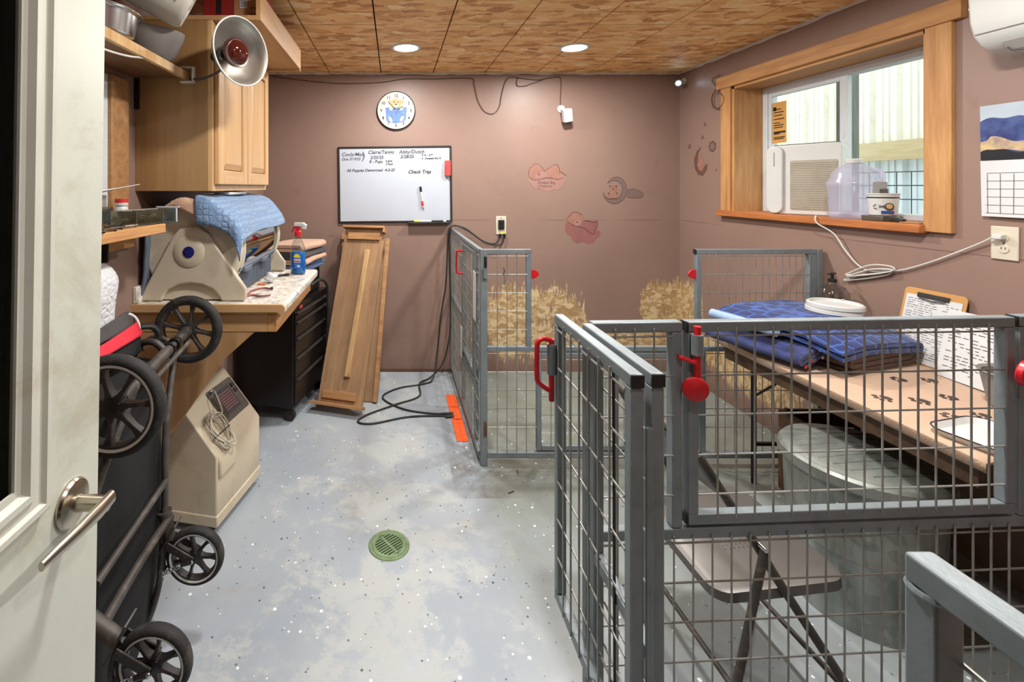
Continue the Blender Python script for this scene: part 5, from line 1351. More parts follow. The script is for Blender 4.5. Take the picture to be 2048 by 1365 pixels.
# ---- back pen, fixed front
BP = 2.58
t = thing('kennel_fence', 'grey kennel front panel in front of the rubbed back wall', 'kennel fence', (0.47, BP, 0)); h = TB/2
xl, xr = 0.0, 1.845
MB().bx(-0.005, 0.032, -0.018, 0.018, 0.0, PH).build('post', 'pen_grey', t, bevel=0.003)
tb(t, 'post', (xr-h, 0, 0), (xr-h, 0, PH), up=(0,1,0))
tb(t, 'top_rail', (0.032, 0, PH-h), (0.27, 0, PH-h)); tb(t, 'stile', (0.257, 0, 0.645), (0.257, 0, PH-TB), up=(0,1,0))
tb(t, 'middle_rail', (0.032, 0, 0.632), (xr-TB, 0, 0.632)); tb(t, 'bottom_rail', (0.032, 0, 0.058), (xr-TB, 0, 0.058), 0.032)
tb(t, 'top_rail', (1.163, 0, PH-h), (xr-TB, 0, PH-h)); tb(t, 'stile', (1.163+h, 0, 0.645), (1.163+h, 0, PH-TB), up=(0,1,0)); MB().bx(xr-0.075, xr-0.03, -0.016, 0.016, 0.645, PH-TB).build('stile', 'pen_grey', t, bevel=0.003)
tb(t, 'stile', (1.20, 0, 0.074), (1.20, 0, 0.618), up=(0,1,0))
cap(t, ((1.163, 0, PH-h), (-1, 0, 0)))
wires(t, 0.032, 0.244, 0.645, PH-TB); wires(t, 0.032, 0.295, 0.074, 0.618); wires(t, 1.19, xr-0.075, 0.645, PH-TB, vs_=0.036); wires(t, 1.213, xr-TB, 0.074, 0.618)
tabo = [(0, -0.024), (0.012, -0.026), (0.034, -0.016), (0.044, 0.0), (0.034, 0.016), (0.012, 0.026), (0, 0.024)]
MB().prism(tabo, -0.006, 0.006, Matrix.Translation((0.270, -0.004, 1.037)) @ BACK.to_matrix().to_4x4()).build('latch_tab', 'latch_red', t, bevel=0.002)
MB().prism([(-x, y) for x, y in tabo][::-1], -0.006, 0.006, Matrix.Translation((1.163, -0.004, 1.037)) @ BACK.to_matrix().to_4x4()).build('latch_tab', 'latch_red', t, bevel=0.002)
MB().cyl((0.016, -0.030, 1.02), (0.016, -0.030, 1.07), 0.011, n=12).build('hinge_sleeve', 'pen_grey', t, smooth=40)
MB().box((0.020, -0.022, 1.105), (0.014, 0.012, 0.06)).build('hinge_pin', 'pen_cap', t, bevel=0.003)
MB().box((0.020, -0.022, 0.205), (0.014, 0.010, 0.075)).build('rusty_hinge', 'rust', t, bevel=0.003)
t2 = MB().tube(curve_pts([(0.585, BP-0.022, 1.075), (0.592, BP-0.024, 1.06), (0.588, BP-0.024, 1.04), (0.592, BP-0.026, 1.015), (0.586, BP-0.024, 0.985)], 5), 0.0045, 8).build('snap_clip', 'chrome', smooth=40); tag(t2, 'small chrome snap clip hanging on the back kennel wire', 'clip')
# ---- back pen, low front gate
t = thing('kennel_gate', 'low grey kennel gate set in the back pen front', 'kennel gate', (0.47, BP-0.002, 0))
g0, g1, gz0, gz1 = 0.312, 1.175, 0.085, 0.612
tb(t, 'stile', (g0, 0, gz0), (g0, 0, gz1), up=(0,1,0)); tb(t, 'stile', (g1, 0, gz0), (g1, 0, gz1), up=(0,1,0)); tb(t, 'rail', (g0+h, 0, gz1-h), (g1-h, 0, gz1-h)); tb(t, 'rail', (g0+h, 0, gz0+h), (g1-h, 0, gz0+h))
wires(t, g0+h, g1-h, gz0+TB, gz1-TB)
# ---- back pen, left side (runs along the depth of the room)
t = thing('kennel_fence', 'grey kennel side panel running to the back wall below the cables', 'kennel fence', (0.47, BP, 0), pi/2)
L = YB-BP-0.006
tb(t, 'top_rail', (0.018, 0, PH-h), (L, 0, PH-h)); tb(t, 'bottom_rail', (0.018, 0, 0.05), (L, 0, 0.05), 0.03); tb(t, 'post', (L-h, 0, 0.065), (L-h, 0, PH-TB), up=(0,1,0))
tb(t, 'stile', (0.15, 0, 0.065), (0.15, 0, PH-TB), up=(0,1,0)); tb(t, 'stile', (0.66, 0, 0.065), (0.66, 0, PH-TB), up=(0,1,0))
tb(t, 'middle_rail', (0.163, 0, 0.385), (0.647, 0, 0.385)); tb(t, 'middle_rail', (0.673, 0, 0.632), (L-TB, 0, 0.632))
wires(t, 0.02, 0.137, 0.065, PH-TB, 1); wires(t, 0.163, 0.647, 0.065, 0.372, 1); wires(t, 0.673, L-TB, 0.065, 0.618, 1); wires(t, 0.673, L-TB, 0.645, PH-TB, 1)
t2 = thing('kennel_gate', 'grey kennel side gate with red handle beside the cables', 'kennel gate', (0.468, BP+0.18, 0), pi/2)
gz0, gz1, gl = 0.415, PH-TB-0.006, 0.45
tb(t2, 'stile', (h, 0, gz0), (h, 0, gz1), up=(0,1,0)); tb(t2, 'stile', (gl-h, 0, gz0), (gl-h, 0, gz1), up=(0,1,0)); tb(t2, 'rail', (TB, 0, gz1-h), (gl-TB, 0, gz1-h)); tb(t2, 'rail', (TB, 0, gz0+h), (gl-TB, 0, gz0+h))
wires(t2, TB, gl-TB, gz0+TB, gz1-TB, 1)
MB().tube(curve_pts([(gl-0.10, 0.016, 1.09), (gl-0.10, 0.05, 1.09), (gl-0.10, 0.062, 1.08), (gl-0.10, 0.062, 0.96), (gl-0.10, 0.05, 0.945), (gl-0.10, 0.016, 0.945)], 3), 0.0065, 8).build('handle', 'latch_red', t2, smooth=40)
t3 = MB().box((0.448, BP+0.085, 0.90), (0.003, 0.085, 0.27)).build('record_card', 'white_paper', bevel=0.001); tag(t3, 'white record card hanging on the back kennel side panel', 'card')
t3 = MB().box((0.447, BP+0.60, 0.475), (0.003, 0.075, 0.20)).build('record_card', 'white_paper', bevel=0.001); tag(t3, 'lower white card fixed to the back kennel side gate', 'card')
# ---- divider between camera-side pen and middle bay
DRZ = atan2(0.055, 1.12)
t = thing('kennel_fence', 'grey kennel divider panel in front of the folding chair and bin', 'kennel fence', (0.478, 1.19, 0), DRZ); DL = 1.835
tb(t, 'top_rail', (0.014, 0, PH-h), (0.243, 0, PH-h)); tb(t, 'stile', (0.243-h, 0, 0.655), (0.243-h, 0, PH-TB), up=(0,1,0))
tb(t, 'middle_rail', (0.014, 0, 0.640), (DL, 0, 0.640)); tb(t, 'bottom_rail', (0.014, 0, 0.04), (DL, 0, 0.04))
tb(t, 'top_rail', (1.145, 0, PH-h+0.002), (DL, 0, PH-h+0.002)); tb(t, 'stile', (1.145+h, 0, 0.655), (1.145+h, 0, PH-TB), up=(0,1,0)); tb(t, 'post', (DL-h, 0, 0.054), (DL-h, 0, 0.627), up=(0,1,0)); tb(t, 'post', (DL-h, 0, 0.655), (DL-h, 0, PH-TB), up=(0,1,0))
cap(t, ((1.145, 0, PH-h+0.002), (-1, 0, 0)))
wires(t, 0.020, 0.217, 0.655, PH-TB); wires(t, 0.02, DL-TB, 0.054, 0.627); wires(t, 1.172, DL-TB, 0.655, PH-TB)
# ---- upper gate in the divider
t = thing('kennel_gate', 'wide grey upper gate with red latches closed across the divider', 'kennel gate', (0.478, 1.19, 0), DRZ)
a, b_ = 0.257, 1.132; gz0, gz1 = 0.662, PH
tb(t, 'rail', (a, -0.002, gz1-h), (b_, -0.002, gz1-h)); tb(t, 'rail', (a, -0.002, gz0+h), (b_, -0.002, gz0+h)); tb(t, 'stile', (a+h, -0.002, gz0+TB), (a+h, -0.002, gz1-TB), up=(0,1,0)); tb(t, 'stile', (b_-h, -0.002, gz0+TB), (b_-h, -0.002, gz1-TB), up=(0,1,0))
cap(t, ((a, -0.002, gz1-h), (-1, 0, 0))); cap(t, ((a, -0.002, gz0+h), (-1, 0, 0)))
wires(t, a+TB, b_-TB, gz0+TB, gz1-TB, vs_=0.0478)
lt = bpy.data.objects.new('slide_latch', None); COL.objects.link(lt); lt.parent = t
MB().cyl((a+0.012, -0.030, 1.095), (a+0.012, -0.030, 1.145), 0.0135, n=14).build('sleeve', 'pen_grey', lt, smooth=40)
MB().cyl((a+0.012, -0.030, 0.985), (a+0.012, -0.030, 1.165), 0.0085, n=12).build('rod', 'latch_red', lt, smooth=40)
red_disc(lt, (a+0.004, -0.034, 1.012), 0.030, (0.25, 1, 0)); MB().tube([(a+0.006, -0.03, 1.075), (a-0.03, -0.02, 1.088)], 0.0055, 8).build('keeper', 'latch_red', lt, smooth=40)
red_disc(t, (b_-0.004, -0.036, 1.035), 0.033, (-0.3, 1, 0.1), 0.016)
# ---- side panel at the end of the divider and the open gate folded against it
t = thing('kennel_fence', 'narrow grey kennel side panel behind the open gate', 'kennel fence', (0.4785, 0.862, 0), pi/2)
BL = 0.32; w_ = 0.0245
tb(t, 'top_rail', (0, 0, PH-h), (BL, 0, PH-h), w_); tb(t, 'post', (w_/2, 0, 0.0), (w_/2, 0, PH-TB), w_, up=(0,1,0)); tb(t, 'post', (BL-w_/2, 0, 0.0), (BL-w_/2, 0, PH-TB), w_, up=(0,1,0)); tb(t, 'bottom_rail', (w_, 0, 0.04), (BL-w_, 0, 0.04), w_); tb(t, 'stile', (BL-0.058, 0, 0.055), (BL-0.058, 0, PH-TB), w_, up=(0,1,0))
tb(t, 'middle_rail', (w_, 0, 0.64), (BL-0.07, 0, 0.64), w_)
cap(t, ((0, 0, PH-h), (-1, 0, 0)), w_); wires(t, w_, BL-w_-0.05, 0.055, PH-TB, -1)
MB().tube([(-0.006, 0.019, 0.0), (-0.006, 0.019, 1.075)], 0.0065, 10).build('hinge_rod', 'pen_grey', t, smooth=40)
t = thing('kennel_gate', 'open grey kennel gate with red handle swung towards the drain', 'kennel gate', (0.4385, 0.858, 0), pi/2)
GL = 0.41; gz0, gz1 = 0.415, PH
tb(t, 'rail', (0, 0, gz1-h), (GL, 0, gz1-h), w_); tb(t, 'rail', (0, 0, gz0+h), (GL, 0, gz0+h), w_); tb(t, 'stile', (w_/2, 0, gz0+TB), (w_/2, 0, gz1-TB), w_, up=(0,1,0)); tb(t, 'stile', (GL-w_/2, 0, gz0+TB), (GL-w_/2, 0, gz1-TB), w_, up=(0,1,0))
cap(t, ((0, 0, PH-h), (-1, 0, 0)), w_); wires(t, w_, GL-w_, gz0+TB, gz1-TB, 1, vs_=0.05)
lt = bpy.data.objects.new('slam_latch', None); COL.objects.link(lt); lt.parent = t
hx, hy = GL-0.014, 0.024
MB().cyl((hx, hy, 1.015), (hx, hy, 1.095), 0.0115, n=14).build('sleeve', 'pen_grey', lt, smooth=40)
MB().cyl((hx, hy, 0.945), (hx, hy, 1.108), 0.0072, n=12).build('rod', 'latch_red', lt, smooth=40)
MB().tube(curve_pts([(hx, hy, 1.104), (hx-0.004, hy+0.022, 1.110), (hx-0.006, hy+0.036, 1.104), (hx-0.006, hy+0.040, 1.085), (hx-0.006, hy+0.040, 1.01), (hx-0.006, hy+0.034, 0.993), (hx-0.004, hy+0.014, 0.978), (hx, hy, 0.970)], 4), 0.0065, 10).build('handle', 'latch_red', lt, smooth=40)
for zz in (1.085, 1.065, 1.045, 1.025): MB().ball((hx, hy-0.012, zz), 0.005, 8).build('weld_bead', 'pen_grey', lt)
# ---- panel by the doorway
t = thing('kennel_fence', 'grey kennel panel corner close to the camera', 'kennel fence', (0.4865, 0.442, 0), -pi/2); NL = 0.53
tb(t, 'top_rail', (0, 0, PH-h), (NL, 0, PH-h)); tb(t, 'post', (h, 0, 0), (h, 0, PH-TB), up=(0,1,0)); tb(t, 'post', (NL-h, 0, 0), (NL-h, 0, PH-TB), up=(0,1,0)); tb(t, 'bottom_rail', (TB, 0, 0.04), (NL-TB, 0, 0.04))
MB().torus((h, 0, PH-TB-0.001), 0.016, 0.003, (0,0,1), 16, 6).build('weld_bead', 'pen_grey', t)
wires(t, TB, NL-TB, 0.055, PH-TB-0.045, 1)
# black hooked rod hung on the side panel
t2 = MB().tube(curve_pts([(0.462, 1.03, 1.135), (0.461, 1.015, 1.155), (0.460, 0.998, 1.14), (0.460, 0.998, 1.09), (0.462, 1.0, 0.9), (0.464, 1.002, 0.55), (0.466, 1.004, 0.45)], 8), 0.0032, 8).build('hooked_rod', 'black_plastic', smooth=40); tag(t2, 'thin black hooked rod hung on the narrow side panel', 'rod')
# ================================================================== middle bay: chair, bin, table
# ---- folding chair, facing the right wall
t = thing('folding_chair', 'grey-brown metal folding chair behind the kennel divider', 'chair', (1.06, 1.5, 0), 0.03)
def chp(m, name, mat='frame_dusty', **k): return m.build(name, mat, t, **k)
so = rrect(0.38, 0.40, 0.05, 5)
m = MB(); M = Matrix.Translation((0.0, 0, 0.418)) @ Matrix.Rotation(radians(-5), 4, 'Y')
rows = [(0.0, 1.0), (-0.006, 1.02), (-0.03, 1.02)]
n = len(so); V = [(x*0.94, y*0.94, 0.0) for x, y in so]+[(x, y, -0.005) for x, y in so]+[(x*1.005, y*1.005, -0.032) for x, y in so]+[(x*0.96, y*0.96, -0.030) for x, y in so]+[(x*0.93, y*0.93, -0.008) for x, y in so]
Fs = [tuple(range(n)), tuple(range(4*n, 5*n))[::-1]]
for r in range(4):
    for k in range(n): Fs.append((r*n+k, r*n+(k+1)%n, (r+1)*n+(k+1)%n, (r+1)*n+k))
m.add(V, Fs, M); chp(m, 'seat', 'seat_brown', smooth=30)
for s in (-1, 1):
    y = 0.213*s
    chp(MB().tube(curve_pts([(-0.245, y*0.97, 0.785), (-0.10, y, 0.56), (0.0, y, 0.40), (0.255, y*1.02, 0.012)], 6), 0.0115, 12), 'leg', smooth=40)
    chp(MB().tube([(-0.085, y+0.024*s, 0.545), (-0.20, y+0.024*s, 0.012)], 0.0105, 12), 'leg', smooth=40)
    for (x, yy) in ((0.255, y*1.02), (-0.20, y+0.024*s)): chp(MB().cyl((x-0.002, yy, 0.0), (x, yy, 0.022), 0.015, n=12), 'foot_cap', 'black_rubber', smooth=40)
    chp(MB().cyl((-0.09, y-0.014*s, 0.552), (-0.09, y+0.036*s, 0.552), 0.006, n=10), 'pivot_bolt', 'chrome', smooth=40)
chp(MB().tube(curve_pts([(-0.245, -0.206, 0.785), (-0.258, -0.17, 0.805), (-0.262, 0, 0.812), (-0.258, 0.17, 0.805), (-0.245, 0.206, 0.785)], 6), 0.0115, 12), 'top_tube', smooth=40)
chp(MB().tube([(-0.165, -0.237, 0.175), (-0.165, 0.237, 0.175)], 0.008, 10), 'stretcher', smooth=40)
chp(MB().tube([(0.19, -0.216, 0.11), (0.19, 0.216, 0.11)], 0.008, 10), 'stretcher', smooth=40)
chp(MB().grid(4, 12, lambda u, v: (-0.248+0.075*u-0.02*sin(pi*v), -0.205+0.41*v, 0.79-0.12*u)), 'backrest', 'seat_brown', solid=0.012, smooth=60)
m = MB()
for i in range(9):
    for j in range(9):
        m.cyl(M @ Vector((-0.06+i*0.014, -0.06+j*0.014, -0.001)), M @ Vector((-0.06+i*0.014, -0.06+j*0.014, 0.0015)), 0.003, n=6)
chp(m, 'seat_studs', 'chrome', kind='stuff')
# ---- galvanised bin with lid
t = thing('galvanised_bin', 'round galvanised steel bin with lid half under the table', 'bin', (1.70, 1.735, 0))
MB().lathe([(0, 0.012), (0.186, 0.012), (0.190, 0.0), (0.197, 0.0), (0.199, 0.03), (0.202, 0.05), (0.211, 0.24), (0.214, 0.245), (0.214, 0.255), (0.212, 0.26), (0.222, 0.515), (0.216, 0.515), (0.195, 0.06), (0.184, 0.02), (0, 0.02)], 64).build('drum', 'galvanised', t, smooth=35)
lid = MB().lathe([(0.223, 0.490), (0.234, 0.490), (0.237, 0.496), (0.234, 0.524), (0.226, 0.534), (0.212, 0.538), (0.200, 0.543), (0.0, 0.562), (0.0, 0.556), (0.200, 0.536), (0.223, 0.524)], 72).build('lid', 'galvanised', t, smooth=30)
for k in range(9):
    y = -0.155+k*0.03875; L = math.sqrt(max(0.01, 0.19**2-y*y))
    r = lambda x: 0.5625-0.095*hypot(x, y)
    MB().tube([(-L, y, r(L)), (-L/2, y, r(L/2)), (0, y, r(0)+0.001), (L/2, y, r(L/2)), (L, y, r(L))], 0.003, 6).build('lid_rib', 'galvanised', lid, smooth=60)
h0 = Vector((-0.195, -0.115, 0.42)); h1 = Vector((-0.150, -0.168, 0.42))
MB().tube(curve_pts([h0+Vector((0.02, 0.02, 0)), h0, h0+Vector((-0.012, -0.012, -0.03)), (h0+h1)/2+Vector((-0.02, -0.022, -0.04)), h1+Vector((-0.012, -0.012, -0.03)), h1, h1+Vector((0.02, 0.02, 0))], 5), 0.004, 8).build('bail_handle', 'dark_steel', t, smooth=40)
MB().bar(h0, h1, 0.006, 0.03, (0,0,1)).build('handle_ear', 'galvanised', t, bevel=0.002)
# ---- table against the right wall
TZ = 0.742; TX0, TX1, TY0, TY1 = 1.648, XR-0.012, 1.315, 2.46
t = thing('work_table', 'long dark work table along the right wall', 'table', (1.99, 1.9, 0))
MB().bx(TX0, TX1, TY0, TY1, TZ-0.028, TZ).build('tabletop', 'brown_crate', t, world=True, bevel=0.003)
MB().bx(TX0+0.03, TX0+0.05, TY0+0.05, TY1-0.05, TZ-0.10, TZ-0.029).build('apron', 'brown_crate', t, world=True)
MB().bx(TX1-0.05, TX1-0.03, TY0+0.05, TY1-0.05, TZ-0.10, TZ-0.029).build('apron', 'brown_crate', t, world=True)
for x in (1.83, TX1-0.05):
    for y in (TY0+0.03, TY1-0.04): MB().tube([(x, y, 0.0), (x, y, TZ-0.03)], 0.0125, 12).build('leg', 'black_metal', t, world=True, smooth=40)
MB().bar((1.83, TY1-0.04, 0.20), (TX1-0.05, TY1-0.04, 0.20), 0.015, 0.015).build('leg_brace', 'black_metal', t, world=True)
MB().tube([(1.83, TY1-0.05, 0.45), (1.83, TY1-0.35, TZ-0.03)], 0.006, 8).build('leg_brace', 'black_metal', t, world=True, smooth=40)
# wooden crate below the table far end
t = thing('wooden_crate', 'dark wooden slatted crate under the table far end', 'crate', (2.10, 2.19, 0))
for k in range(4): MB().bx(-0.18, 0.19, -0.17, -0.155, 0.02+k*0.10, 0.11+k*0.10).build('slat', 'brown_crate', t, bevel=0.002)
for k in range(4): MB().bx(-0.18, 0.19, 0.155, 0.17, 0.02+k*0.10, 0.11+k*0.10).build('slat', 'brown_crate', t, bevel=0.002)
for k in range(4): MB().bx(-0.195, -0.18, -0.17, 0.17, 0.02+k*0.10, 0.11+k*0.10).build('slat', 'brown_crate', t, bevel=0.002)
MB().bx(-0.18, 0.19, -0.155, 0.155, 0.0, 0.018).build('bottom', 'brown_crate', t)
for x in (-0.17, 0.175):
    for y in (-0.145, 0.145): MB().bx(x-0.008, x+0.008, y-0.008, y+0.008, 0.018, 0.42).build('corner_post', 'brown_crate', t)
# fleece cover with paw prints, hanging a little over the front edge
t = thing('paw_fleece', 'tan fleece cover with black paw prints on the table', 'table cover', (1.99, 1.9, TZ))
def flc(u, v):
    y = TY0+0.004+(TY1-TY0-0.008)*v; s = (TX1-TX0+0.03)*u
    x = TX1-0.004-s; z = TZ+0.0035+0.001*sin(9*y+7*x)
    if x < TX0-0.003: z -= (TX0-0.003-x); x = TX0-0.005
    return (x, y, z)
MB().grid(26, 30, flc).build('cover', 'table_fleece', t, solid=0.004, smooth=40, world=True)
rs = random.Random(2); m = MB()
for (px, py, sz) in ((1667, 773, 0.052), (1818, 848, 0.058), (1722, 798, 0.045), (1768, 797, 0.045), (1843, 803, 0.045), (1908, 835, 0.045), (1800, 760, 0.04), (1862, 762, 0.04), (1932, 760, 0.04), (1965, 832, 0.04), (1900, 796, 0.04)):
    d = (EYE-TZ-0.006)*FPX/(py-VY); q = P(px, py, d)
    if TX0+0.03 < q.x < TX1-0.03 and TY0+0.03 < q.y < TY1-0.03: paw(m, q.x, q.y, sz, rs.uniform(-0.5, 0.5) if sz > 0.05 else rs.uniform(1.0, 1.8), TZ+0.0075)
m.build('paw_prints', 'paw_print', t, world=True)
# ---- folded mats on the table
mz = TZ+0.0075; ang = radians(17)
def put(m, name, mat, label, loc, rz, cat='mat', group='folded mats on the work table'):
    lo = min(p.z for p in m.v if True)
    o = m.build(name, mat, smooth=50); o.location = loc; o.rotation_euler = (0, 0, rz); tag(o, label, cat, group); return o
put(fold(0.38, 0.40, 3, 0.0195, 21, 0.002), 'folded_mat', 'mat_brown', 'folded brown mat lowest on the table, showing at the right', (1.98, 2.17, mz), ang)
z2 = mz+0.066
dr = lambda x, y: 0.062*max(0.0, min(1.0, (-x-0.06)/0.19))**1.5
nav = put(fold(0.50, 0.42, 3, 0.0175, 22, 0.002, droop=dr), 'folded_mat', 'mat_navy', 'folded navy mat with red and white specks under the royal blue one', (1.855, 2.22, z2), ang)
rs = random.Random(9)
fr = [v.co.copy() for v in nav.data.vertices if v.co.y < -0.205 and v.co.x < 0.2]
for nm, mt, cnt in (('white_specks', 'white_paper', 16), ('red_specks', 'red_print', 6)):
    m = MB()
    for k in range(cnt):
        c = rs.choice(fr); m.ball((c.x, c.y-0.002, c.z), rs.uniform(0.004, 0.010), 8, (1, 0.15, 0.8))
    m.build(nm, mt, nav, kind='stuff')
z3 = z2+0.059
roy = put(fold(0.485, 0.53, 2, 0.0205, 23, 0.003, droop=lambda x, y: 0.085*max(0.0, min(1.0, (-y-0.07)/0.2))**1.4*(0.55+1.0*max(0, x))+0.02*max(0.0, min(1.0, (-x-0.1)/0.15))), 'folded_mat', 'mat_royal', 'royal blue honeycomb mat on top of the folded mats', (1.90, 2.185, z3), ang)
MB().cyl((-0.272, -0.05, 0.008), (-0.272, 0.25, 0.012), 0.022, n=16).build('pale_reverse', 'mat_sky', roy, smooth=50, label='pale blue reverse side at the rolled end')
LDZ = z3+0.0455
for k, lab in enumerate(('white bucket lid, lower of the stacked pair on the blue mat', 'white bucket lid, upper of the stacked pair on the blue mat')):
    o = MB().lathe([(0, 0.006), (0.118, 0.006), (0.124, 0.015), (0.132, 0.017), (0.141, 0.012), (0.143, -0.004), (0.138, -0.004), (0.136, 0.008), (0.126, 0.010), (0.118, 0.0), (0, 0.0)], 44, Matrix.Diagonal((0.74, 0.74, 1, 1))).build('bucket_lid', 'white_plastic', smooth=40)
    o.location = (2.085+0.004*k, 2.255-0.003*k, LDZ+0.004+0.0215*k); o.rotation_euler = (0, 0, k); tag(o, lab, 'lid', 'stacked bucket lids')
    MB().box((0.088, -0.045, 0.018), (0.022, 0.006, 0.003), (0, 0, -0.5)).build('pull_tab', 'white_plastic', o)
t = thing('soap_bottle', 'round clear soap bottle with black pump behind the lids', 'bottle', (2.215, 2.51, TZ-0.0))
t.location = (2.235, 2.425, TZ+0.0075)
MB().lathe([(0, 0), (0.05, 0), (0.058, 0.01), (0.062, 0.12), (0.07, 0.19), (0.066, 0.225), (0.05, 0.25), (0.022, 0.263), (0.017, 0.27), (0.017, 0.275), (0, 0.275)], 32).build('bottle', 'clear_bottle', t, smooth=50)
MB().lathe([(0, 0.275), (0.018, 0.275), (0.018, 0.29), (0.007, 0.293), (0.006, 0.315), (0, 0.315)], 20).build('pump', 'black_plastic', t, smooth=40)
MB().box((-0.006, -0.004, 0.318), (0.055, 0.016, 0.009), (0, 0, 0.4)).build('pump_head', 'black_plastic', t, bevel=0.003)
# ---- clipboard leaning on the wall
CB = Vector((2.25, 2.035, TZ+0.0075)); ctop = Vector((2.318, 2.035, TZ+0.32))
ez = (ctop-CB).normalized(); ex = Vector((0, -1, 0)); ey = ez.cross(ex)
Mc = Matrix(((ex.x, ey.x, ez.x, CB.x), (ex.y, ey.y, ez.y, CB.y), (ex.z, ey.z, ez.z, CB.z), (0,0,0,1)))
t = thing('clipboard', 'brown clipboard with written sheets leaning on the right wall', 'clipboard', CB, rot=Mc.to_euler())
Mxz = Matrix(((1,0,0,0),(0,0,-1,0),(0,1,0,0),(0,0,0,1)))
MB().prism(rrect(0.235, 0.32, 0.018, 4, 0, 0.16), -0.003, 0.0, Mxz).build('board', 'clip_wood', t)
sgn = 1
MB().bx(-0.105, 0.105, -0.0022, -0.0004, 0.005, 0.29).build('sheet', 'white_paper', t)
rs = random.Random(12); m = MB()
for k in range(26):
    z = 0.272-k*0.0098
    x = -0.095
    while x < 0.085:
        w_2 = rs.uniform(0.008, 0.03)
        if rs.random() < 0.72: m.bx(x, min(0.095, x+w_2), -0.0028, -0.0022, z, z+0.0022)
        x += w_2+0.006
m.build('handwriting', 'ink_grey', t, kind='stuff')
MB().bx(-0.06, 0.06, -0.008, -0.002, 0.283, 0.303).build('clip', 'dark_steel', t, bevel=0.002)
MB().tube([(-0.05, -0.009, 0.280), (0.0, -0.010, 0.274), (0.05, -0.009, 0.280)], 0.0025, 8).build('clip_wire', 'dark_steel', t, smooth=40)
# loose sheets leaning beside it
t = thing('loose_sheets', 'loose white written sheets leaning beside the clipboard', 'paper', (2.20, 1.84, TZ+0.0075), rot=Mc.to_euler())
MB().grid(6, 8, lambda u, v: (-0.09+0.21*u, -0.004-0.02*u*(1-v), 0.27*v)).build('sheet', 'white_paper', t, solid=0.001)
m = MB()
for k in range(18):
    z = 0.245-k*0.0125; x = -0.07
    while x < 0.09:
        w_2 = rs.uniform(0.008, 0.025)
        u = (x+w_2/2+0.09)/0.21
        if rs.random() < 0.6: m.box((x+w_2/2, -0.0062-0.02*u*(1-z/0.27), z), (w_2, 0.0006, 0.002))
        x += w_2+0.007
m.build('handwriting', 'ink_grey', t, kind='stuff')
t = thing('grey_bowl', 'grey plastic bowl on the table beside the loose sheets', 'bowl', (2.13, 1.62, TZ+0.0075))
MB().lathe([(0, 0), (0.06, 0), (0.068, 0.005), (0.088, 0.115), (0.095, 0.12), (0.093, 0.124), (0.082, 0.118), (0.062, 0.01), (0, 0.006)], 36).build('bowl', 'grey_plastic', t, smooth=40)
t = thing('white_tray', 'shallow white tray on the near corner of the table', 'tray', (1.79, 1.425, TZ+0.0075), 0.25)
ro = rrect(0.24, 0.19, 0.05, 6); ri = [(x*0.86, y*0.84) for x, y in ro]; n = len(ro)
V = [(x*0.9, y*0.88, 0.0) for x, y in ro]+[(x, y, 0.018) for x, y in ro]+[(x*0.98, y*0.98, 0.019) for x, y in ro]+[(x, y, 0.004) for x, y in ri]
Fs = [tuple(range(n))[::-1], tuple(range(3*n, 4*n))]
for r in range(3):
    for k in range(n): Fs.append((r*n+k, r*n+(k+1)%n, (r+1)*n+(k+1)%n, (r+1)*n+k))
MB().add(V, Fs).build('tray', 'white_plastic', t, smooth=30)
MB().tube([(x*0.99, y*0.99, 0.019) for x, y in ro], 0.002, 6, closed=True).build('rim', 'dark_steel', t, smooth=60)

# ================================================================== window sill things (right wall)
SL = WZ0+0.0005
t = thing('air_purifier', 'white air purifier with dusty grille standing on the window sill', 'air purifier', (2.418, 2.79, SL), -pi/2+radians(25))
# local x runs along the sill towards the camera, local -y faces the room
PW, PD, PHt = 0.36, 0.075, 0.415
Mxy = Matrix(((1,0,0,0),(0,0,1,0),(0,1,0,0),(0,0,0,1)))
MB().prism(rrect(PW, PHt, 0.03, 6, 0, PHt/2), -PD/2, PD/2, Mxy).build('body', 'white_plastic', t, bevel=0.008, seg=3)
MB().prism(rrect(PW*0.62, PHt*0.70, 0.008, 4, 0.050, PHt*0.42), -PD/2-0.003, -PD/2+0.002, Mxy).build('grille', 'filter_mesh', t)
m = MB()
for k in range(27): m.bx(0.050-PW*0.305, 0.050+PW*0.305, -PD/2-0.006, -PD/2-0.002, PHt*0.09+k*0.0102, PHt*0.09+k*0.0102+0.004)
m.build('grille_slat', 'filter_mesh', t, kind='stuff')
MB().prism(rrect(0.088, PHt*0.985, 0.043, 7, -PW/2+0.042, PHt/2), -PD/2-0.016, -PD/2+0.004, Mxy).build('end_cover', 'white_plastic', t, bevel=0.007, seg=3)
MB().box((-PW/2+0.042, -PD/2-0.0165, PHt*0.80), (0.003, 0.002, 0.085)).build('groove', 'grey_plastic', t)
MB().bx(-PW/2+0.03, PW/2-0.03, -PD/2+0.01, PD/2-0.01, PHt, PHt+0.004).build('top_vent', 'dark_steel', t)
t = thing('plastic_jug', 'clear plastic water jug beside the air purifier on the sill', 'jug', (2.395, 2.475, SL))
MB().lathe([(0, 0), (0.094, 0), (0.104, 0.010), (0.105, 0.03), (0.100, 0.034), (0.107, 0.165), (0.112, 0.175), (0.108, 0.19), (0.094, 0.215), (0.091, 0.235), (0.065, 0.268), (0.034, 0.285), (0.030, 0.289)], 40).build('jug', 'milky_plastic', t, smooth=45)
MB().tube(curve_pts([(0.02, -0.075, 0.255), (0.03, -0.108, 0.24), (0.03, -0.118, 0.20), (0.02, -0.106, 0.172)], 5), 0.011, 8).build('handle', 'milky_plastic', t, smooth=40)
MB().lathe([(0, 0.288), (0.036, 0.288), (0.037, 0.306), (0.030, 0.311), (0, 0.311)], 24).build('cap', 'white_plastic', t, smooth=40)
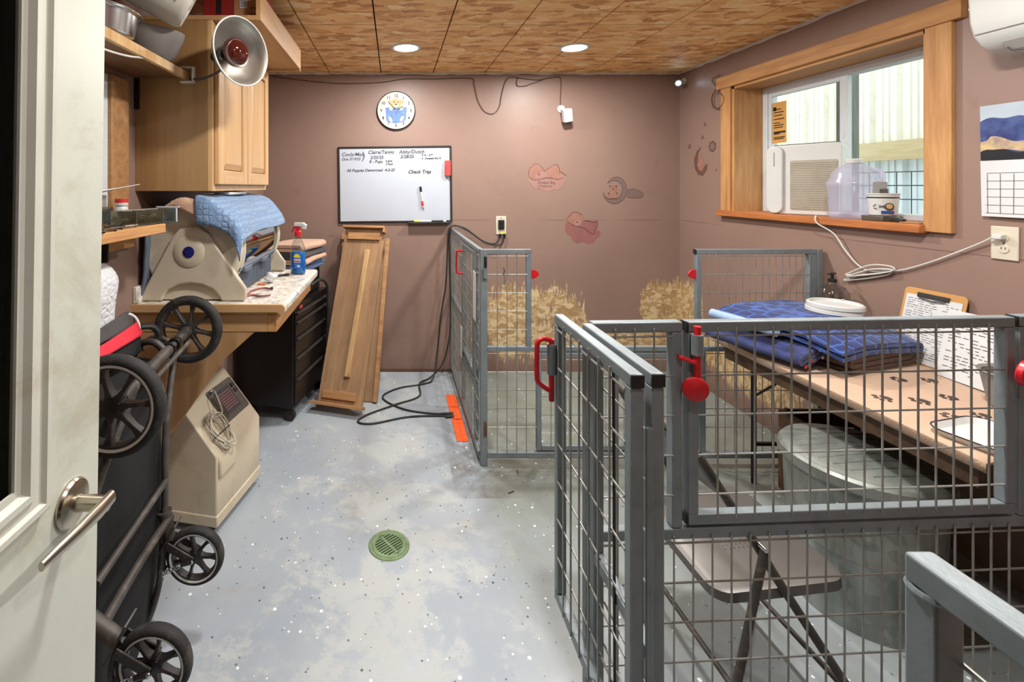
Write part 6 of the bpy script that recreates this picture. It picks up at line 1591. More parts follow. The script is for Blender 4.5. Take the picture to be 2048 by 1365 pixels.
o = MB().box((2.365, 2.305, SL+0.0125), (0.10, 0.105, 0.025)).build('small_case', 'panel_dark', bevel=0.004); tag(o, 'flat dark case on the sill below the printed tub', 'case')
TBZ = SL+0.026
t = thing('formula_tub', 'small white printed tub with cartons inside on the window sill', 'tub', (2.365, 2.30, TBZ))
MB().lathe([(0, 0), (0.046, 0), (0.05, 0.004), (0.057, 0.10), (0.060, 0.102), (0.060, 0.108), (0.055, 0.108), (0.047, 0.008), (0, 0.005)], 32).build('tub', 'white_plastic', t, smooth=40)
MB().lathe([(0.0565, 0.084), (0.0572, 0.090)], 32).build('print_line', 'print_black', t)
def on_tub(a, z, r=0.0545): return Matrix.Translation((r*cos(a)*(1+z*0.9), r*sin(a)*(1+z*0.9), z)) @ Matrix.Rotation(a+pi/2, 4, 'Z') @ BACK.to_matrix().to_4x4()
MB().lathe([(0, 0), (0.017, 0), (0.017, 0.001), (0, 0.001)], 20, on_tub(pi+1.15, 0.045)).build('picture_ring', 'print_grey', t)
MB().lathe([(0, 0.001), (0.012, 0.001), (0.012, 0.002), (0, 0.002)], 16, on_tub(pi+1.15, 0.046)).build('picture', 'pup_gold', t)
m = MB().box((0, 0, 0.0005), (0.045, 0.012, 0.001)); m.v = [on_tub(pi+1.05, 0.018) @ p for p in m.v]; m.build('blue_band', 'tub_blue', t)
m = MB()
for (a, z, ln, rr) in ((0.7, 0.045, 0.022, 0.5), (0.7, 0.045, 0.022, -0.5), (0.25, 0.05, 0.016, 0.8), (0.3, 0.035, 0.014, -0.2)):
    mm = MB().box((0, 0, 0.0005), (ln, 0.003, 0.001), (0, 0, rr)); m.add(mm.v, mm.f, on_tub(pi+a, z))
m.build('print_marks', 'print_grey', t, kind='stuff')
o = MB().box((2.374, 2.325, TBZ+0.088), (0.010, 0.05, 0.15), (0, 0.1, 0.5)).build('card_packet', 'grey_plastic', bevel=0.002); tag(o, 'tall mauve-grey card packet standing in the white tub', 'packet')
o = MB().box((2.352, 2.28, TBZ+0.075), (0.010, 0.03, 0.11), (0, -0.1, 0.4)).build('card_packet', 'panel_dark', bevel=0.002); tag(o, 'small dark packet standing in the white tub', 'packet')
o = MB().box((2.335, 2.205, SL+0.013), (0.03, 0.05, 0.02), (0.25, 0, 0.3)).build('stapler', 'dark_steel', bevel=0.004); tag(o, 'small dark metal stapler on the sill', 'stapler')
o = MB().box((2.335, 2.135, SL+0.003), (0.05, 0.08, 0.005), (0, 0, 0.05)).build('flat_card', 'carton_tan', bevel=0.001); tag(o, 'flat brown card at the right end of the sill', 'card')
# ---- outlet, plug and white cord
oc = Vector((XR-0.001, 1.810, 1.295))
t = thing('wall_outlet', 'grimy white wall outlet on the right wall below the calendar', 'outlet', oc)
MB().box((-0.003, 0, 0), (0.007, 0.083, 0.128)).build('plate', 'cream_plastic', t, bevel=0.003)
for z in (0.022, -0.022): MB().lathe([(0, 0), (0.017, 0), (0.016, 0.003), (0, 0.003)], 20, Matrix.Translation((-0.0065, 0, z)) @ Matrix.Rotation(-pi/2, 4, 'Y')).build('socket', 'cream_plastic', t, smooth=40)
m = MB()
for z in (0.022, -0.022):
    for y in (-0.006, 0.006): m.box((-0.0098, y, z+0.003), (0.001, 0.002, 0.008))
m.build('slots', 'slot_dark', t)
MB().ball((-0.008, 0, 0), 0.003, 8).build('screw', 'dark_steel', t)
pl = oc+Vector((-0.012, 0.0, 0.024))
t = thing('power_cord', 'white power cord with coiled bundle running from sill to outlet', 'cord', oc+Vector((-0.02, 0, 0)))
MB().box(pl+Vector((-0.008, 0.004, 0)), (0.026, 0.03, 0.02)).build('plug', 'cable_white', t, world=True, bevel=0.004)
w0 = Vector((XR-0.05, 2.515, SL-0.003)); wx = XR-0.028
def onw(px, py, off=0.028):
    X = XR-off; d = X*FPX/(px-VX); return P(px, py, d)
MB().tube(curve_pts([Vector((XR-0.03, 2.59, SL+0.006)), Vector((XR-0.052, 2.57, SL+0.003)), Vector((XR-0.058, 2.555, SL-0.03)), onw(1668, 468, 0.03), onw(1690, 500, 0.02), onw(1716, 530, 0.014), onw(1745, 543, 0.012), onw(1800, 541, 0.012), onw(1860, 525, 0.012), onw(1915, 505, 0.014), onw(1960, 487, 0.018), pl+Vector((-0.012, 0.016, 0))], 6), 0.0036, 8).build('cord', 'cable_white', t, world=True, smooth=40)
for k, (x0, y0, x1, y1, w_2) in enumerate(((1697, 553, 1775, 545, 8), (1700, 541, 1782, 538, 9), (1702, 548, 1778, 541, 5))):
    c = [onw(x0, y0+w_2/2, 0.014+0.006*k), onw((x0+x1)/2, (y0+y1)/2-w_2, 0.016+0.006*k), onw(x1, y1-w_2/2, 0.014+0.006*k), onw(x1+3, y1+w_2/2, 0.014+0.006*k), onw((x0+x1)/2, (y0+y1)/2+w_2, 0.012+0.006*k), onw(x0-6, y0+w_2, 0.014+0.006*k)]
    MB().tube(curve_pts(c, 6, True), 0.0034, 8, closed=True).build('cord_loop', 'cable_white', t, world=True, smooth=40)
# ---- calendar
cy0, cy1 = 1.575, 1.882
t = thing('wall_calendar', 'wall calendar with stormy sunset picture on the right wall', 'calendar', (XR-0.002, 1.882, 1.61))
Z0, Z1, Z2 = 1.395, 1.612, 1.828
MB().grid(12, 4, lambda u, v: (XR-0.004-0.006*(v)*1.0, cy1-(cy1-cy0)*u, Z1+(Z2-Z1)*v)).build('picture_page', 'calendar_sky', t, world=True, solid=0.0015)
MB().grid(12, 6, lambda u, v: (XR-0.008-0.010*(1-v)*abs(sin(2*u+0.5)), cy1-(cy1-cy0)*u-0.008*(1-v)*(1-u), Z0+(Z1-Z0)*v)).build('month_page', 'white_paper', t, world=True, solid=0.0015)
def band_(zf0, zf1, mat, name, off):
    f = lambda u, v: (XR-0.0058-0.006*((zf0(u)+(zf1(u)-zf0(u))*v-Z1)/(Z2-Z1))-off, cy1-(cy1-cy0)*u, zf0(u)+(zf1(u)-zf0(u))*v)
    MB().grid(28, 3, f).build(name, mat, t, world=True)
band_(lambda u: Z1+0.002, lambda u: Z2-0.062+0.012*sin(7*u)+0.006*sin(19*u), 'calendar_cloud', 'printed_cloud', 0.0004)
band_(lambda u: Z1+0.035+0.008*sin(9*u), lambda u: Z1+0.075+0.014*sin(5*u+1)+0.012*sin(14*u)*(u > 0.1)-0.05*max(0, 0.25-u), 'calendar_glow', 'printed_glow', 0.0009)
band_(lambda u: Z1+0.002, lambda u: Z1+0.036+0.008*sin(11*u)+0.003*sin(31*u), 'calendar_ground', 'printed_ground', 0.0014)
m = MB()
pg = lambda y, z: XR-0.0098-0.010*(1-(z-Z0)/(Z1-Z0))*abs(sin(2*((cy1-y)/(cy1-cy0))+0.5))
for k in range(7):
    y = cy1-0.022-k*0.0405
    m.tube([(pg(y, z), y-0.008*(1-(z-Z0)/(Z1-Z0))*(1-(cy1-y)/(cy1-cy0)), z) for z in (Z0+0.012, Z0+0.06, Z0+0.11, Z0+0.165)], 0.0008, 4)
for k in range(6):
    z = Z0+0.014+k*0.031
    m.tube([(pg(y, z), y, z) for y in [cy1-0.022-j*0.0405 for j in range(7)]], 0.0008, 4)
m.build('printed_grid', 'ink_grey', t, world=True)
# ---- mini-split air conditioner
t = thing('air_conditioner', 'white wall-mounted air conditioner at the top right corner', 'air conditioner', (XR, 1.40, 2.0))
pr = [(0, 0.0), (-0.06, -0.004), (-0.115, 0.006), (-0.155, 0.030), (-0.182, 0.066), (-0.196, 0.115), (-0.202, 0.20), (-0.198, 0.262), (-0.185, 0.285), (0, 0.29)]
MB().prism([(XR+x, 2.0+z) for x, z in pr], 0.98, 1.768, My).build('housing', 'white_plastic', t, world=True, bevel=0.012, seg=3)
MB().prism([(XR-0.075, 2.0-0.006), (XR-0.120, 2.0+0.003), (XR-0.160, 2.0+0.028), (XR-0.165, 2.0+0.033), (XR-0.12, 2.0+0.010), (XR-0.075, 2.0+0.001)], 1.02, 1.70, My).build('louver', 'white_plastic', t, world=True)
MB().tube([(XR-0.187, y, 2.0+0.070) for y in (1.02, 1.4, 1.755)], 0.0012, 5).build('panel_seam', 'grey_plastic', t, world=True)
MB().tube(curve_pts([(XR-0.14, 1.70, 2.012), (XR-0.10, 1.69, 1.993), (XR-0.05, 1.60, 1.985), (XR-0.03, 1.45, 1.99)], 5), 0.003, 6).build('drain_wire', 'grey_plastic', t, world=True, smooth=40)
MB().ball((XR-0.19, 1.765, 2.17), 0.006, 10).build('lamp', 'white_plastic', t, world=True, smooth=40)
# ================================================================== back wall
def BW(px, py, off=0.0): return P(px, py, YB-off)
def decal(outline, mat, parent, name, off, rot=BACK):
    """thin vinyl shape on a wall; outline in metres in the wall plane (x right, y up) about the parent"""
    o = MB().prism(outline, 0.0, 0.0006, Matrix.Translation(Vector((0, -off, 0)) if rot is BACK else Vector((-off, 0, 0))) @ rot.to_matrix().to_4x4())
    return o.build(name, mat, parent)
def ell(cx, cy, rx, ry, n=24, rot=0.0):
    return [(cx+rx*cos(2*pi*k/n)*cos(rot)-ry*sin(2*pi*k/n)*sin(rot), cy+rx*cos(2*pi*k/n)*sin(rot)+ry*sin(2*pi*k/n)*cos(rot)) for k in range(n)]
def blob(cx, cy, rx, ry, lobes, amp, n=60, ph=0.0):
    return [(cx+rx*(1+amp*abs(sin(lobes*pi*k/n+ph)))*cos(2*pi*k/n), cy+ry*(1+amp*abs(sin(lobes*pi*k/n+ph)))*sin(2*pi*k/n)) for k in range(n)]
def line(parent, pts, r, mat, name, off, rot=BACK):
    M = Matrix.Translation(Vector((0, -off, 0)) if rot is BACK else Vector((-off, 0, 0))) @ rot.to_matrix().to_4x4()
    p3 = [M @ Vector((x, y, 0)) for x, y in [tuple(q)[:2] for q in curve_pts([(a, b, 0) for a, b in pts], 5)]]
    return MB().tube(p3, r, 5).build(name, mat, parent)
# ---- clock
cc = BW(792, 222); cc.y = YB
t = thing('wall_clock', 'round wall clock with puppy in blue jeans pocket above the whiteboard', 'clock', cc, rot=(0, 0, 0))
R = 0.155
Mb_ = BACK.to_matrix().to_4x4()
MB().lathe([(0, 0), (R, 0), (R+0.002, 0.004), (R+0.002, 0.02), (R-0.004, 0.024), (R-0.006, 0.020), (0, 0.020)], 64, Mb_).build('case', 'black_plastic', t, smooth=40)
MB().lathe([(0, 0.0205), (R-0.004, 0.0205), (R-0.005, 0.0225), (0, 0.0225)], 64, Mb_).build('dial', 'clock_face', t, smooth=40)
for k in range(1, 13):
    a = pi/2-2*pi*k/12; rr = 0.120
    text(str(k), 0.034, cc+Vector((rr*cos(a), -0.0228, rr*sin(a)-0.012)), BACK, 'print_black', t, 'numeral', align='CENTER', bold=0.0009)
f = 0.0232
decal([(-0.088, 0.022), (-0.062, 0.024), (0.062, 0.026), (0.088, 0.028), (0.082, -0.05), (0.078, -0.082), (0.03, -0.10), (-0.005, -0.105), (-0.04, -0.098), (-0.078, -0.086), (-0.082, -0.03)], 'jean_blue', t, 'pocket', f)
decal(ell(0.0, 0.058, 0.043, 0.040), 'pup_gold', t, 'puppy_head', f); decal(ell(-0.041, 0.062, 0.016, 0.026, 18, 0.35), 'pup_gold', t, 'puppy_ear', f+0.0006); decal(ell(0.041, 0.064, 0.017, 0.026, 18, -0.35), 'pup_gold', t, 'puppy_ear', f+0.0006)
decal(ell(0.0, 0.038, 0.020, 0.018), 'pup_pale', t, 'puppy_muzzle', f+0.0007); decal(ell(0.0, 0.049, 0.008, 0.006, 14), 'print_black', t, 'puppy_nose', f+0.0014)
decal(ell(-0.015, 0.068, 0.0045, 0.0045, 12), 'print_black', t, 'puppy_eye', f+0.0014); decal(ell(0.017, 0.068, 0.0045, 0.0045, 12), 'print_black', t, 'puppy_eye', f+0.0014)
decal(ell(-0.040, 0.022, 0.014, 0.024, 16), 'pup_pale', t, 'puppy_paw', f+0.0008); decal(ell(0.042, 0.020, 0.014, 0.020, 16), 'pup_pale', t, 'puppy_paw', f+0.0008)
decal(ell(-0.045, -0.072, 0.012, 0.024, 16, 0.4), 'pup_pale', t, 'puppy_foot', f+0.0008); decal(ell(0.048, -0.066, 0.012, 0.024, 16, -0.5), 'pup_pale', t, 'puppy_foot', f+0.0008)
for (ang, ln, w_2) in ((radians(131), 0.095, 0.0045), (radians(30), 0.066, 0.005)):
    d = Vector((cos(ang), 0, sin(ang)))
    MB().bar(Vector((0, -0.0272, 0)), d*ln+Vector((0, -0.0272, 0)), w_2, 0.0012, (0, 1, 0)).build('hand', 'print_black', t)
MB().bar(Vector((0, -0.029, 0.02)), Vector((0, -0.029, -0.045)), 0.0015, 0.0008, (0, 1, 0)).build('second_hand', 'print_black', t)
MB().lathe([(0, 0.022), (0.0045, 0.022), (0.0045, 0.031), (0, 0.032)], 14, Mb_).build('hub', 'white_plastic', t, smooth=40)
# ---- whiteboard
x0, x1 = BW(677, 0).x, BW(903, 0).x; z1, z0 = BW(0, 293).z, BW(0, 445).z
wc = Vector(((x0+x1)/2, YB, (z0+z1)/2)); W, H = x1-x0, z1-z0
t = thing('whiteboard', 'black-framed whiteboard with handwritten litter notes', 'whiteboard', wc, rot=(0, radians(-0.7), 0))
MB().bx(-W/2+0.008, W/2-0.008, -0.010, -0.001, -H/2+0.008, H/2-0.008).build('panel', 'board_white', t)
for (a, b_, c, d, nm) in ((-W/2, W/2, H/2-0.014, H/2, 'frame_rail'), (-W/2, W/2, -H/2, -H/2+0.014, 'frame_rail'), (-W/2, -W/2+0.014, -H/2+0.014, H/2-0.014, 'frame_stile'), (W/2-0.014, W/2, -H/2+0.014, H/2-0.014, 'frame_stile')):
    MB().bx(a, b_, -0.018, 0, c, d).build(nm, 'tray_black', t, bevel=0.003)
MB().bx(W/2-0.36, W/2-0.02, -0.055, -0.010, -H/2-0.012, -H/2+0.002).build('marker_tray', 'tray_black', t, bevel=0.004)
def wb(px, py): # point on the board, relative to the photograph crop of the board (1820 x 1365 for 240 x 180 px)
    return BW(670+px*240/1820.0, 280+py*180/1365.0)+Vector((0, -0.0108, 0))
for (s, px, py, sz, sh, mt) in (('Cooly/Max', 100, 248, 0.040, 0.25, 'ink_grey'), (')', 405, 290, 0.085, 0.1, 'ink_grey'), ('Due 3/19/25', 105, 312, 0.030, 0.25, 'ink_grey'), ('Claira/Tango', 500, 215, 0.041, 0.2, 'print_grey'), ('2/25/25', 535, 290, 0.035, 0.2, 'print_grey'), ('8 - Pups', 520, 352, 0.033, 0.2, 'print_grey'), ('6 girls', 768, 335, 0.022, 0.2, 'print_grey'), ('2 boys', 768, 380, 0.022, 0.2, 'print_grey'),
        ('Abby/Dutch', 970, 210, 0.042, 0.2, 'print_grey'), ('2/28/25', 990, 278, 0.036, 0.2, 'print_black'), ('3 m - 6 F', 1312, 245, 0.024, 0.2, 'print_black'), ('2 - Donated 3rd 12', 1312, 295, 0.020, 0.2, 'print_black'), ('All Puppies Dewormed  4-2-25', 180, 485, 0.031, 0.25, 'print_grey'), ('Check Trap', 1105, 510, 0.039, 0.3, 'print_black')):
    text(s, sz, wb(px, py), BACK, mt, t, 'handwriting', shear=sh, spin=radians(0.8), bold=0.0007)
e = thing('felt_eraser', 'small red felt eraser stuck on the whiteboard edge', 'eraser', wb(1705, 430)+Vector((0, -0.001, 0)))
MB().box((0, -0.012, 0), (0.048, 0.022, 0.125)).build('felt', 'eraser_red', e, bevel=0.005)
MB().lathe([(0, -0.084), (0.006, -0.082), (0.015, -0.064), (0, -0.06)], 14, Matrix.Translation((0, -0.012, 0))).build('tip', 'grey_plastic', e, smooth=40)
text('EXPO', 0.024, e.location+Vector((-0.009, -0.0236, -0.04)), Matrix.Rotation(-pi/2, 4, 'Y') @ BACK.to_matrix().to_4x4(), 'red_print', e)
mk = thing('marker', 'white marker with black cap and red end stuck on the whiteboard', 'marker', wb(1312, 865)+Vector((0, -0.010, 0)), rot=(0, radians(-7), 0))
MB().cyl((0, 0, -0.085), (0, 0, 0.045), 0.0085, n=16).build('barrel', 'white_plastic', mk, smooth=40); MB().cyl((0, 0, 0.043), (0, 0, 0.085), 0.0095, n=16).build('cap', 'black_plastic', mk, smooth=40)
MB().cyl((0, 0, -0.075), (0, 0, -0.035), 0.0092, n=16).build('band', 'marker_red', mk, smooth=40); MB().cyl((0, 0, -0.094), (0, 0, -0.085), 0.005, 0.008, n=16).build('end', 'grey_plastic', mk, smooth=40)
ty = wb(1330, 1232)
mk = thing('marker', 'white and yellow highlighter lying in the whiteboard tray', 'marker', (ty.x, YB-0.038, wc.z-H/2+0.012))
MB().cyl((-0.065, 0, 0), (0.068, 0, 0), 0.008, n=16).build('barrel', 'white_plastic', mk, smooth=40); MB().cyl((-0.072, 0, 0), (-0.03, 0, 0), 0.0085, n=16).build('cap', 'yellow_print', mk, smooth=40)
mk = thing('marker', 'black marker lying in the whiteboard tray', 'marker', (ty.x+0.135, YB-0.038, wc.z-H/2+0.012))
MB().cyl((-0.055, 0, 0), (0.055, 0, 0), 0.008, n=16).build('barrel', 'black_plastic', mk, smooth=40); MB().cyl((0.03, 0, 0), (0.052, 0, 0), 0.0085, n=16).build('band', 'white_plastic', mk, smooth=40)
# ---- outlet with cables
ov = BW(1002, 451)
t = thing('wall_outlet', 'white outlet plate with dark receptacle on the back wall', 'outlet', (ov.x, YB, ov.z))
MB().box((0, -0.0035, 0), (0.084, 0.007, 0.150)).build('plate', 'cream_plastic', t, bevel=0.003); MB().box((0, -0.010, 0.006), (0.050, 0.012, 0.078)).build('receptacle', 'outlet_dark', t, bevel=0.003)
for z in (0.03, -0.012): MB().cyl((0, -0.015, z), (0, -0.026, z), 0.014, n=18).build('cover_knob', 'black_plastic', t, smooth=40)
MB().box((0.01, -0.0075, -0.058), (0.03, 0.002, 0.014)).build('yellow_tag', 'yellow_print', t); MB().ball((0, -0.0075, 0.058), 0.004, 8).build('screw', 'dark_steel', t)
for dx in (-0.012, 0.024): MB().cyl((dx, -0.018, -0.100), (dx, -0.018, -0.068), 0.010, n=12).build('plug', 'black_plastic', t, smooth=40)
fz = 0.007
def cable(name, label, pts, r=0.006, mat='cable_black'):
    o = MB().tube(curve_pts(pts, 9), r, 8).build(name, mat, smooth=40); return tag(o, label, 'cable')
def FL(px, py): d = EYE*FPX/(py-VY); q = P(px, py, d); q.z = fz; return q
sx, sz_ = ov.x, ov.z
cable('black_cable', 'black cable from the wall outlet drooping over the side panel to the floor, outer loop', [(sx-0.012, YB-0.018, sz_-0.10), (sx-0.06, YB-0.03, sz_-0.145), (sx-0.16, YB-0.04, sz_-0.12), (sx-0.30, YB-0.045, sz_-0.02), (0.47, YB-0.05, 1.195), (0.435, YB-0.055, 1.15), (0.425, YB-0.06, 0.98), (0.41, YB-0.07, 0.72), (0.37, YB-0.09, 0.48), (0.34, YB-0.12, 0.22), (0.30, YB-0.20, 0.03), (0.22, 3.62, fz), FL(800, 778), FL(768, 792), FL(772, 805), FL(812, 822), FL(870, 830), FL(905, 828)])
cable('black_cable', 'black cable from the wall outlet drooping over the side panel to the floor, inner loop', [(sx+0.024, YB-0.018, sz_-0.10), (sx-0.02, YB-0.03, sz_-0.155), (sx-0.14, YB-0.055, sz_-0.135), (sx-0.28, YB-0.06, sz_-0.04), (0.48, YB-0.065, 1.20), (0.443, YB-0.07, 1.14), (0.44, YB-0.07, 0.9), (0.45, YB-0.075, 0.6), (0.44, YB-0.085, 0.32), (0.38, YB-0.10, 0.10), (0.28, YB-0.15, 0.012), (0.19, 3.60, fz+0.012), FL(838, 795), FL(790, 812), FL(735, 832), FL(716, 846), FL(745, 850), FL(820, 836), FL(905, 834)])
q0, q1 = FL(908, 792), FL(930, 880)
t = thing('floor_strip', 'flat orange plastic cord strip on the floor beside the kennel panel', 'cord strip', ((q0+q1)/2)*1.0)
t.location = (0.405, 3.13, 0)
MB().bx(-0.035, 0.035, -0.32, 0.31, 0.0, 0.005).build('strip', 'orange_plastic', t, bevel=0.002); MB().bx(-0.02, 0.03, -0.06, 0.04, 0.005, 0.014).build('joint', 'orange_plastic', t, bevel=0.004)
for dy in (-0.03, 0.012): MB().cyl((-0.075, dy, 0.009), (-0.01, dy, 0.009), 0.0085, n=12).build('cord_end', 'cable_black', t, smooth=40)
# ---- thin wire along the top of the wall, camera
wp = [(541, 152), (600, 160), (680, 167), (760, 165), (810, 158), (870, 158), (940, 157), (948, 170), (955, 200), (968, 222), (985, 228), (998, 215), (1003, 190), (1010, 165), (1020, 155), (1045, 157), (1075, 160), (1100, 156), (1118, 154), (1122, 165), (1121, 200), (1121, 214)]
cable('thin_wire', 'thin brown wire looping along the top of the back wall', [BW(x, y, 0.006) for x, y in wp], 0.0032, 'cable_brown')
cable('thin_wire', 'short brown wire loop hanging beside the pale staple', [BW(x, y, 0.010) for x, y in ((1036, 154), (1033, 165), (1036, 172), (1050, 172), (1062, 168), (1085, 160))], 0.0028, 'cable_brown')
sc = BW(1127, 232)
t = thing('security_camera', 'small white security camera hanging on the back wall', 'camera', (sc.x-0.02, YB, sc.z+0.055))
MB().lathe([(0, 0), (0.032, 0), (0.032, 0.008), (0.02, 0.016), (0, 0.018)], 24, Mb_).build('base', 'white_plastic', t, smooth=40)
MB().ball((0.004, -0.026, -0.006), 0.016, 14).build('joint', 'white_plastic', t, smooth=40)
MB().prism(rrect(0.072, 0.072, 0.014, 4), -0.05, 0.055, Matrix.Translation((0.028, -0.060, -0.062)) @ Euler((radians(14), radians(-10), 0)).to_matrix().to_4x4()).build('body', 'white_plastic', t, bevel=0.006)
MB().prism(rrect(0.056, 0.056, 0.010, 4), -0.052, -0.049, Matrix.Translation((0.028, -0.060, -0.062)) @ Euler((radians(14), radians(-10), 0)).to_matrix().to_4x4()).build('lens_plate', 'black_plastic', t)
# ---- corner camera with bright light
lc = Vector((XR-0.075, YB-0.11, 2.335))
t = thing('corner_camera', 'small camera with glaring white light high in the corner', 'camera', (XR, YB-0.06, 2.36))
MB().lathe([(0, 0), (0.026, 0), (0.026, 0.008), (0, 0.014)], 20, Matrix.Translation((0, 0, 0.0)) @ Matrix.Rotation(-pi/2, 4, 'Y')).build('base', 'white_plastic', t, smooth=40)
MB().tube([(-0.008, 0, 0), (-0.04, -0.02, -0.008)], 0.008, 8).build('arm', 'white_plastic', t, smooth=40)
ldir = Vector((-0.55, -0.78, -0.22)).normalized(); c0 = lc-Vector((XR, YB-0.06, 2.36))
MB().cyl(c0-ldir*0.028, c0+ldir*0.026, 0.024, 0.026, n=20).build('housing', 'grey_plastic', t, smooth=40)
MB().cyl(c0+ldir*0.026, c0+ldir*0.029, 0.016, n=16).build('light', 'led_glow', t, smooth=40)
# ---- hooks and wires by the window casing
cable('thin_wire', 'thin dark wire hanging beside the window casing', [onw(x, y, 0.02) for x, y in ((1440, 150), (1425, 158), (1428, 168), (1438, 178), (1436, 190))], 0.003, 'cable_brown')
t2 = MB().tube(curve_pts([onw(x, y, 0.02) for x, y in ((1432, 178), (1424, 195), (1426, 212), (1434, 218), (1446, 208), (1448, 195), (1440, 185))], 6), 0.004, 8).build('cup_hook', 'rust', smooth=40); tag(t2, 'rusty curled hook beside the top of the window casing', 'hook')
# ---- vinyl wall decals
s_ = YB/FPX
def DL_(parent): return lambda px, py: ((px-VX)*s_-parent.location.x, EYE-(py-VY)*s_-parent.location.z)
def dec_root(label, px, py):
    q = BW(px, py); return thing('wall_decal', label, 'wall decal', (q.x, YB, q.z))
K = 260/1868.0
def mapper(t): 
    f = DL_(t); return lambda cx, cy: f(1040+cx*K, 310+cy*K)
def poly(t, pts, mat, name, off, smooth=True):
    g = mapper(t); p = [g(*q) for q in pts]
    if smooth: p = [(v.x, v.y) for v in curve_pts([(a, b, 0) for a, b in p], 4, True)]
    return decal(p, mat, t, name, off)
def pline(t, pts, r, mat, off, name='outline'):
    g = mapper(t); return line(t, [g(*q) for q in pts], r, mat, name, off)
t = dec_root('pink cloud decal with sleeping brown bear and dream lettering', 1095, 355)
poly(t, [(115, 340), (200, 350), (330, 330), (500, 345), (655, 300), (650, 370), (600, 460), (540, 500), (470, 500), (410, 530), (330, 515), (280, 490), (200, 480), (160, 430)], 'decal_cloud', 'cloud', 0.0006)
poly(t, [(350, 230), (430, 180), (515, 135), (560, 190), (570, 260), (620, 270), (655, 290), (620, 330), (540, 350), (440, 330), (370, 330), (320, 300)], 'decal_bear', 'bear_body', 0.0012)
poly(t, [(125, 270), (135, 210), (175, 160), (215, 130), (265, 140), (320, 190), (345, 245), (330, 300), (270, 350), (190, 355), (135, 320)], 'decal_bear', 'bear_head', 0.0018)
poly(t, [(215, 300), (300, 250), (375, 260), (390, 300), (330, 335), (260, 345)], 'decal_cloud', 'bear_muzzle', 0.0024)
poly(t, [(255, 275), (275, 268), (288, 282), (270, 294)], 'decal_line', 'bear_nose', 0.003)
pline(t, [(350, 225), (430, 178), (515, 135), (555, 180), (572, 250), (555, 272)], 0.0016, 'decal_line', 0.0026); pline(t, [(590, 240), (620, 270), (660, 296)], 0.0022, 'decal_line', 0.0026); pline(t, [(125, 280), (132, 215), (175, 160), (215, 128), (265, 140), (322, 190), (350, 240)], 0.0014, 'decal_line', 0.0026); pline(t, [(140, 325), (200, 360), (270, 352), (400, 330), (540, 350), (625, 325)], 0.0014, 'decal_line', 0.0026)
g = mapper(t); a = g(255, 415); b2 = g(300, 462)
text('Dream Big', 0.033, t.location+Vector((a[0], -0.0020, a[1])), BACK, 'decal_line', t, bold=-0.0003); text('little one', 0.026, t.location+Vector((b2[0], -0.0020, b2[1])), BACK, 'decal_line', t, bold=-0.0003)
for q in ((258, 445), (288, 435), (270, 472)): poly(t, [(q[0]-8, q[1]), (q[0], q[1]-8), (q[0]+8, q[1]), (q[0], q[1]+8)], 'decal_line', 'star', 0.002, False)
t = dec_root('pink cloud decal with sleeping bear, the lower one', 1165, 455)
poly(t, [(690, 950), (760, 1000), (850, 1040), (950, 1060), (1050, 1130), (1110, 1080), (1150, 1110), (1150, 1160), (1095, 1200), (1060, 1255), (980, 1275), (900, 1245), (820, 1265), (750, 1220), (730, 1165), (680, 1140), (650, 1080), (655, 1000)], 'decal_pink', 'cloud', 0.0006)
poly(t, [(900, 930), (1000, 950), (1100, 955), (1112, 1010), (1095, 1080), (1060, 1130), (990, 1090), (930, 1050), (860, 1040), (860, 980)], 'decal_pink', 'bear_body', 0.0012)
poly(t, [(675, 915), (710, 870), (760, 825), (830, 830), (885, 860), (905, 920), (880, 970), (820, 1010), (750, 1005), (700, 975)], 'decal_bear', 'bear_head', 0.0018)
poly(t, [(780, 960), (830, 930), (880, 950), (870, 1000), (810, 1030), (780, 1000)], 'decal_cloud', 'bear_muzzle', 0.0024); poly(t, [(805, 962), (820, 955), (832, 966), (818, 978)], 'decal_line', 'bear_nose', 0.003)
pline(t, [(675, 915), (710, 870), (760, 825), (830, 830), (885, 858)], 0.0022, 'decal_dark', 0.0026); pline(t, [(925, 945), (990, 950), (1050, 965), (1112, 950)], 0.0026, 'decal_dark', 0.0026); pline(t, [(1110, 960), (1105, 1030), (1070, 1080), (1050, 1140), (970, 1095), (920, 1050), (850, 1035), (760, 1005), (695, 965)], 0.0014, 'decal_line', 0.0026)
t = dec_root('grey moon decal with small sitting bear and cloud', 1245, 382)
moon = [(1255, 405), (1300, 350), (1370, 318), (1440, 330), (1500, 385), (1530, 470), (1525, 560), (1480, 640), (1400, 692), (1320, 695), (1250, 660), (1205, 600), (1192, 540), (1225, 590), (1270, 625), (1340, 635), (1410, 615), (1450, 560), (1468, 490), (1445, 420), (1390, 375), (1320, 368)]
poly(t, moon, 'decal_grey', 'moon', 0.0006, False); pline(t, moon+[moon[0]], 0.0015, 'decal_dark', 0.0016)
cl_ = [(1540, 510), (1600, 490), (1640, 485), (1690, 510), (1720, 520), (1770, 570), (1720, 620), (1660, 615), (1600, 620), (1535, 600)]
poly(t, cl_, 'decal_grey', 'cloud', 0.0006); pline(t, cl_, 0.0014, 'decal_dark', 0.0016)
poly(t, [(1275, 540), (1310, 520), (1370, 525), (1395, 560), (1390, 610), (1340, 632), (1285, 615)], 'decal_bear', 'bear_body', 0.0012); poly(t, [(1290, 470), (1310, 445), (1365, 445), (1388, 480), (1375, 520), (1335, 540), (1300, 515)], 'decal_bear', 'bear_head', 0.0018)
for q in ((1290, 450), (1380, 452), (1270, 555), (1390, 550)): poly(t, [(q[0]-14, q[1]), (q[0], q[1]-14), (q[0]+14, q[1]), (q[0], q[1]+14)], 'decal_dark', 'bear_ear', 0.0024)
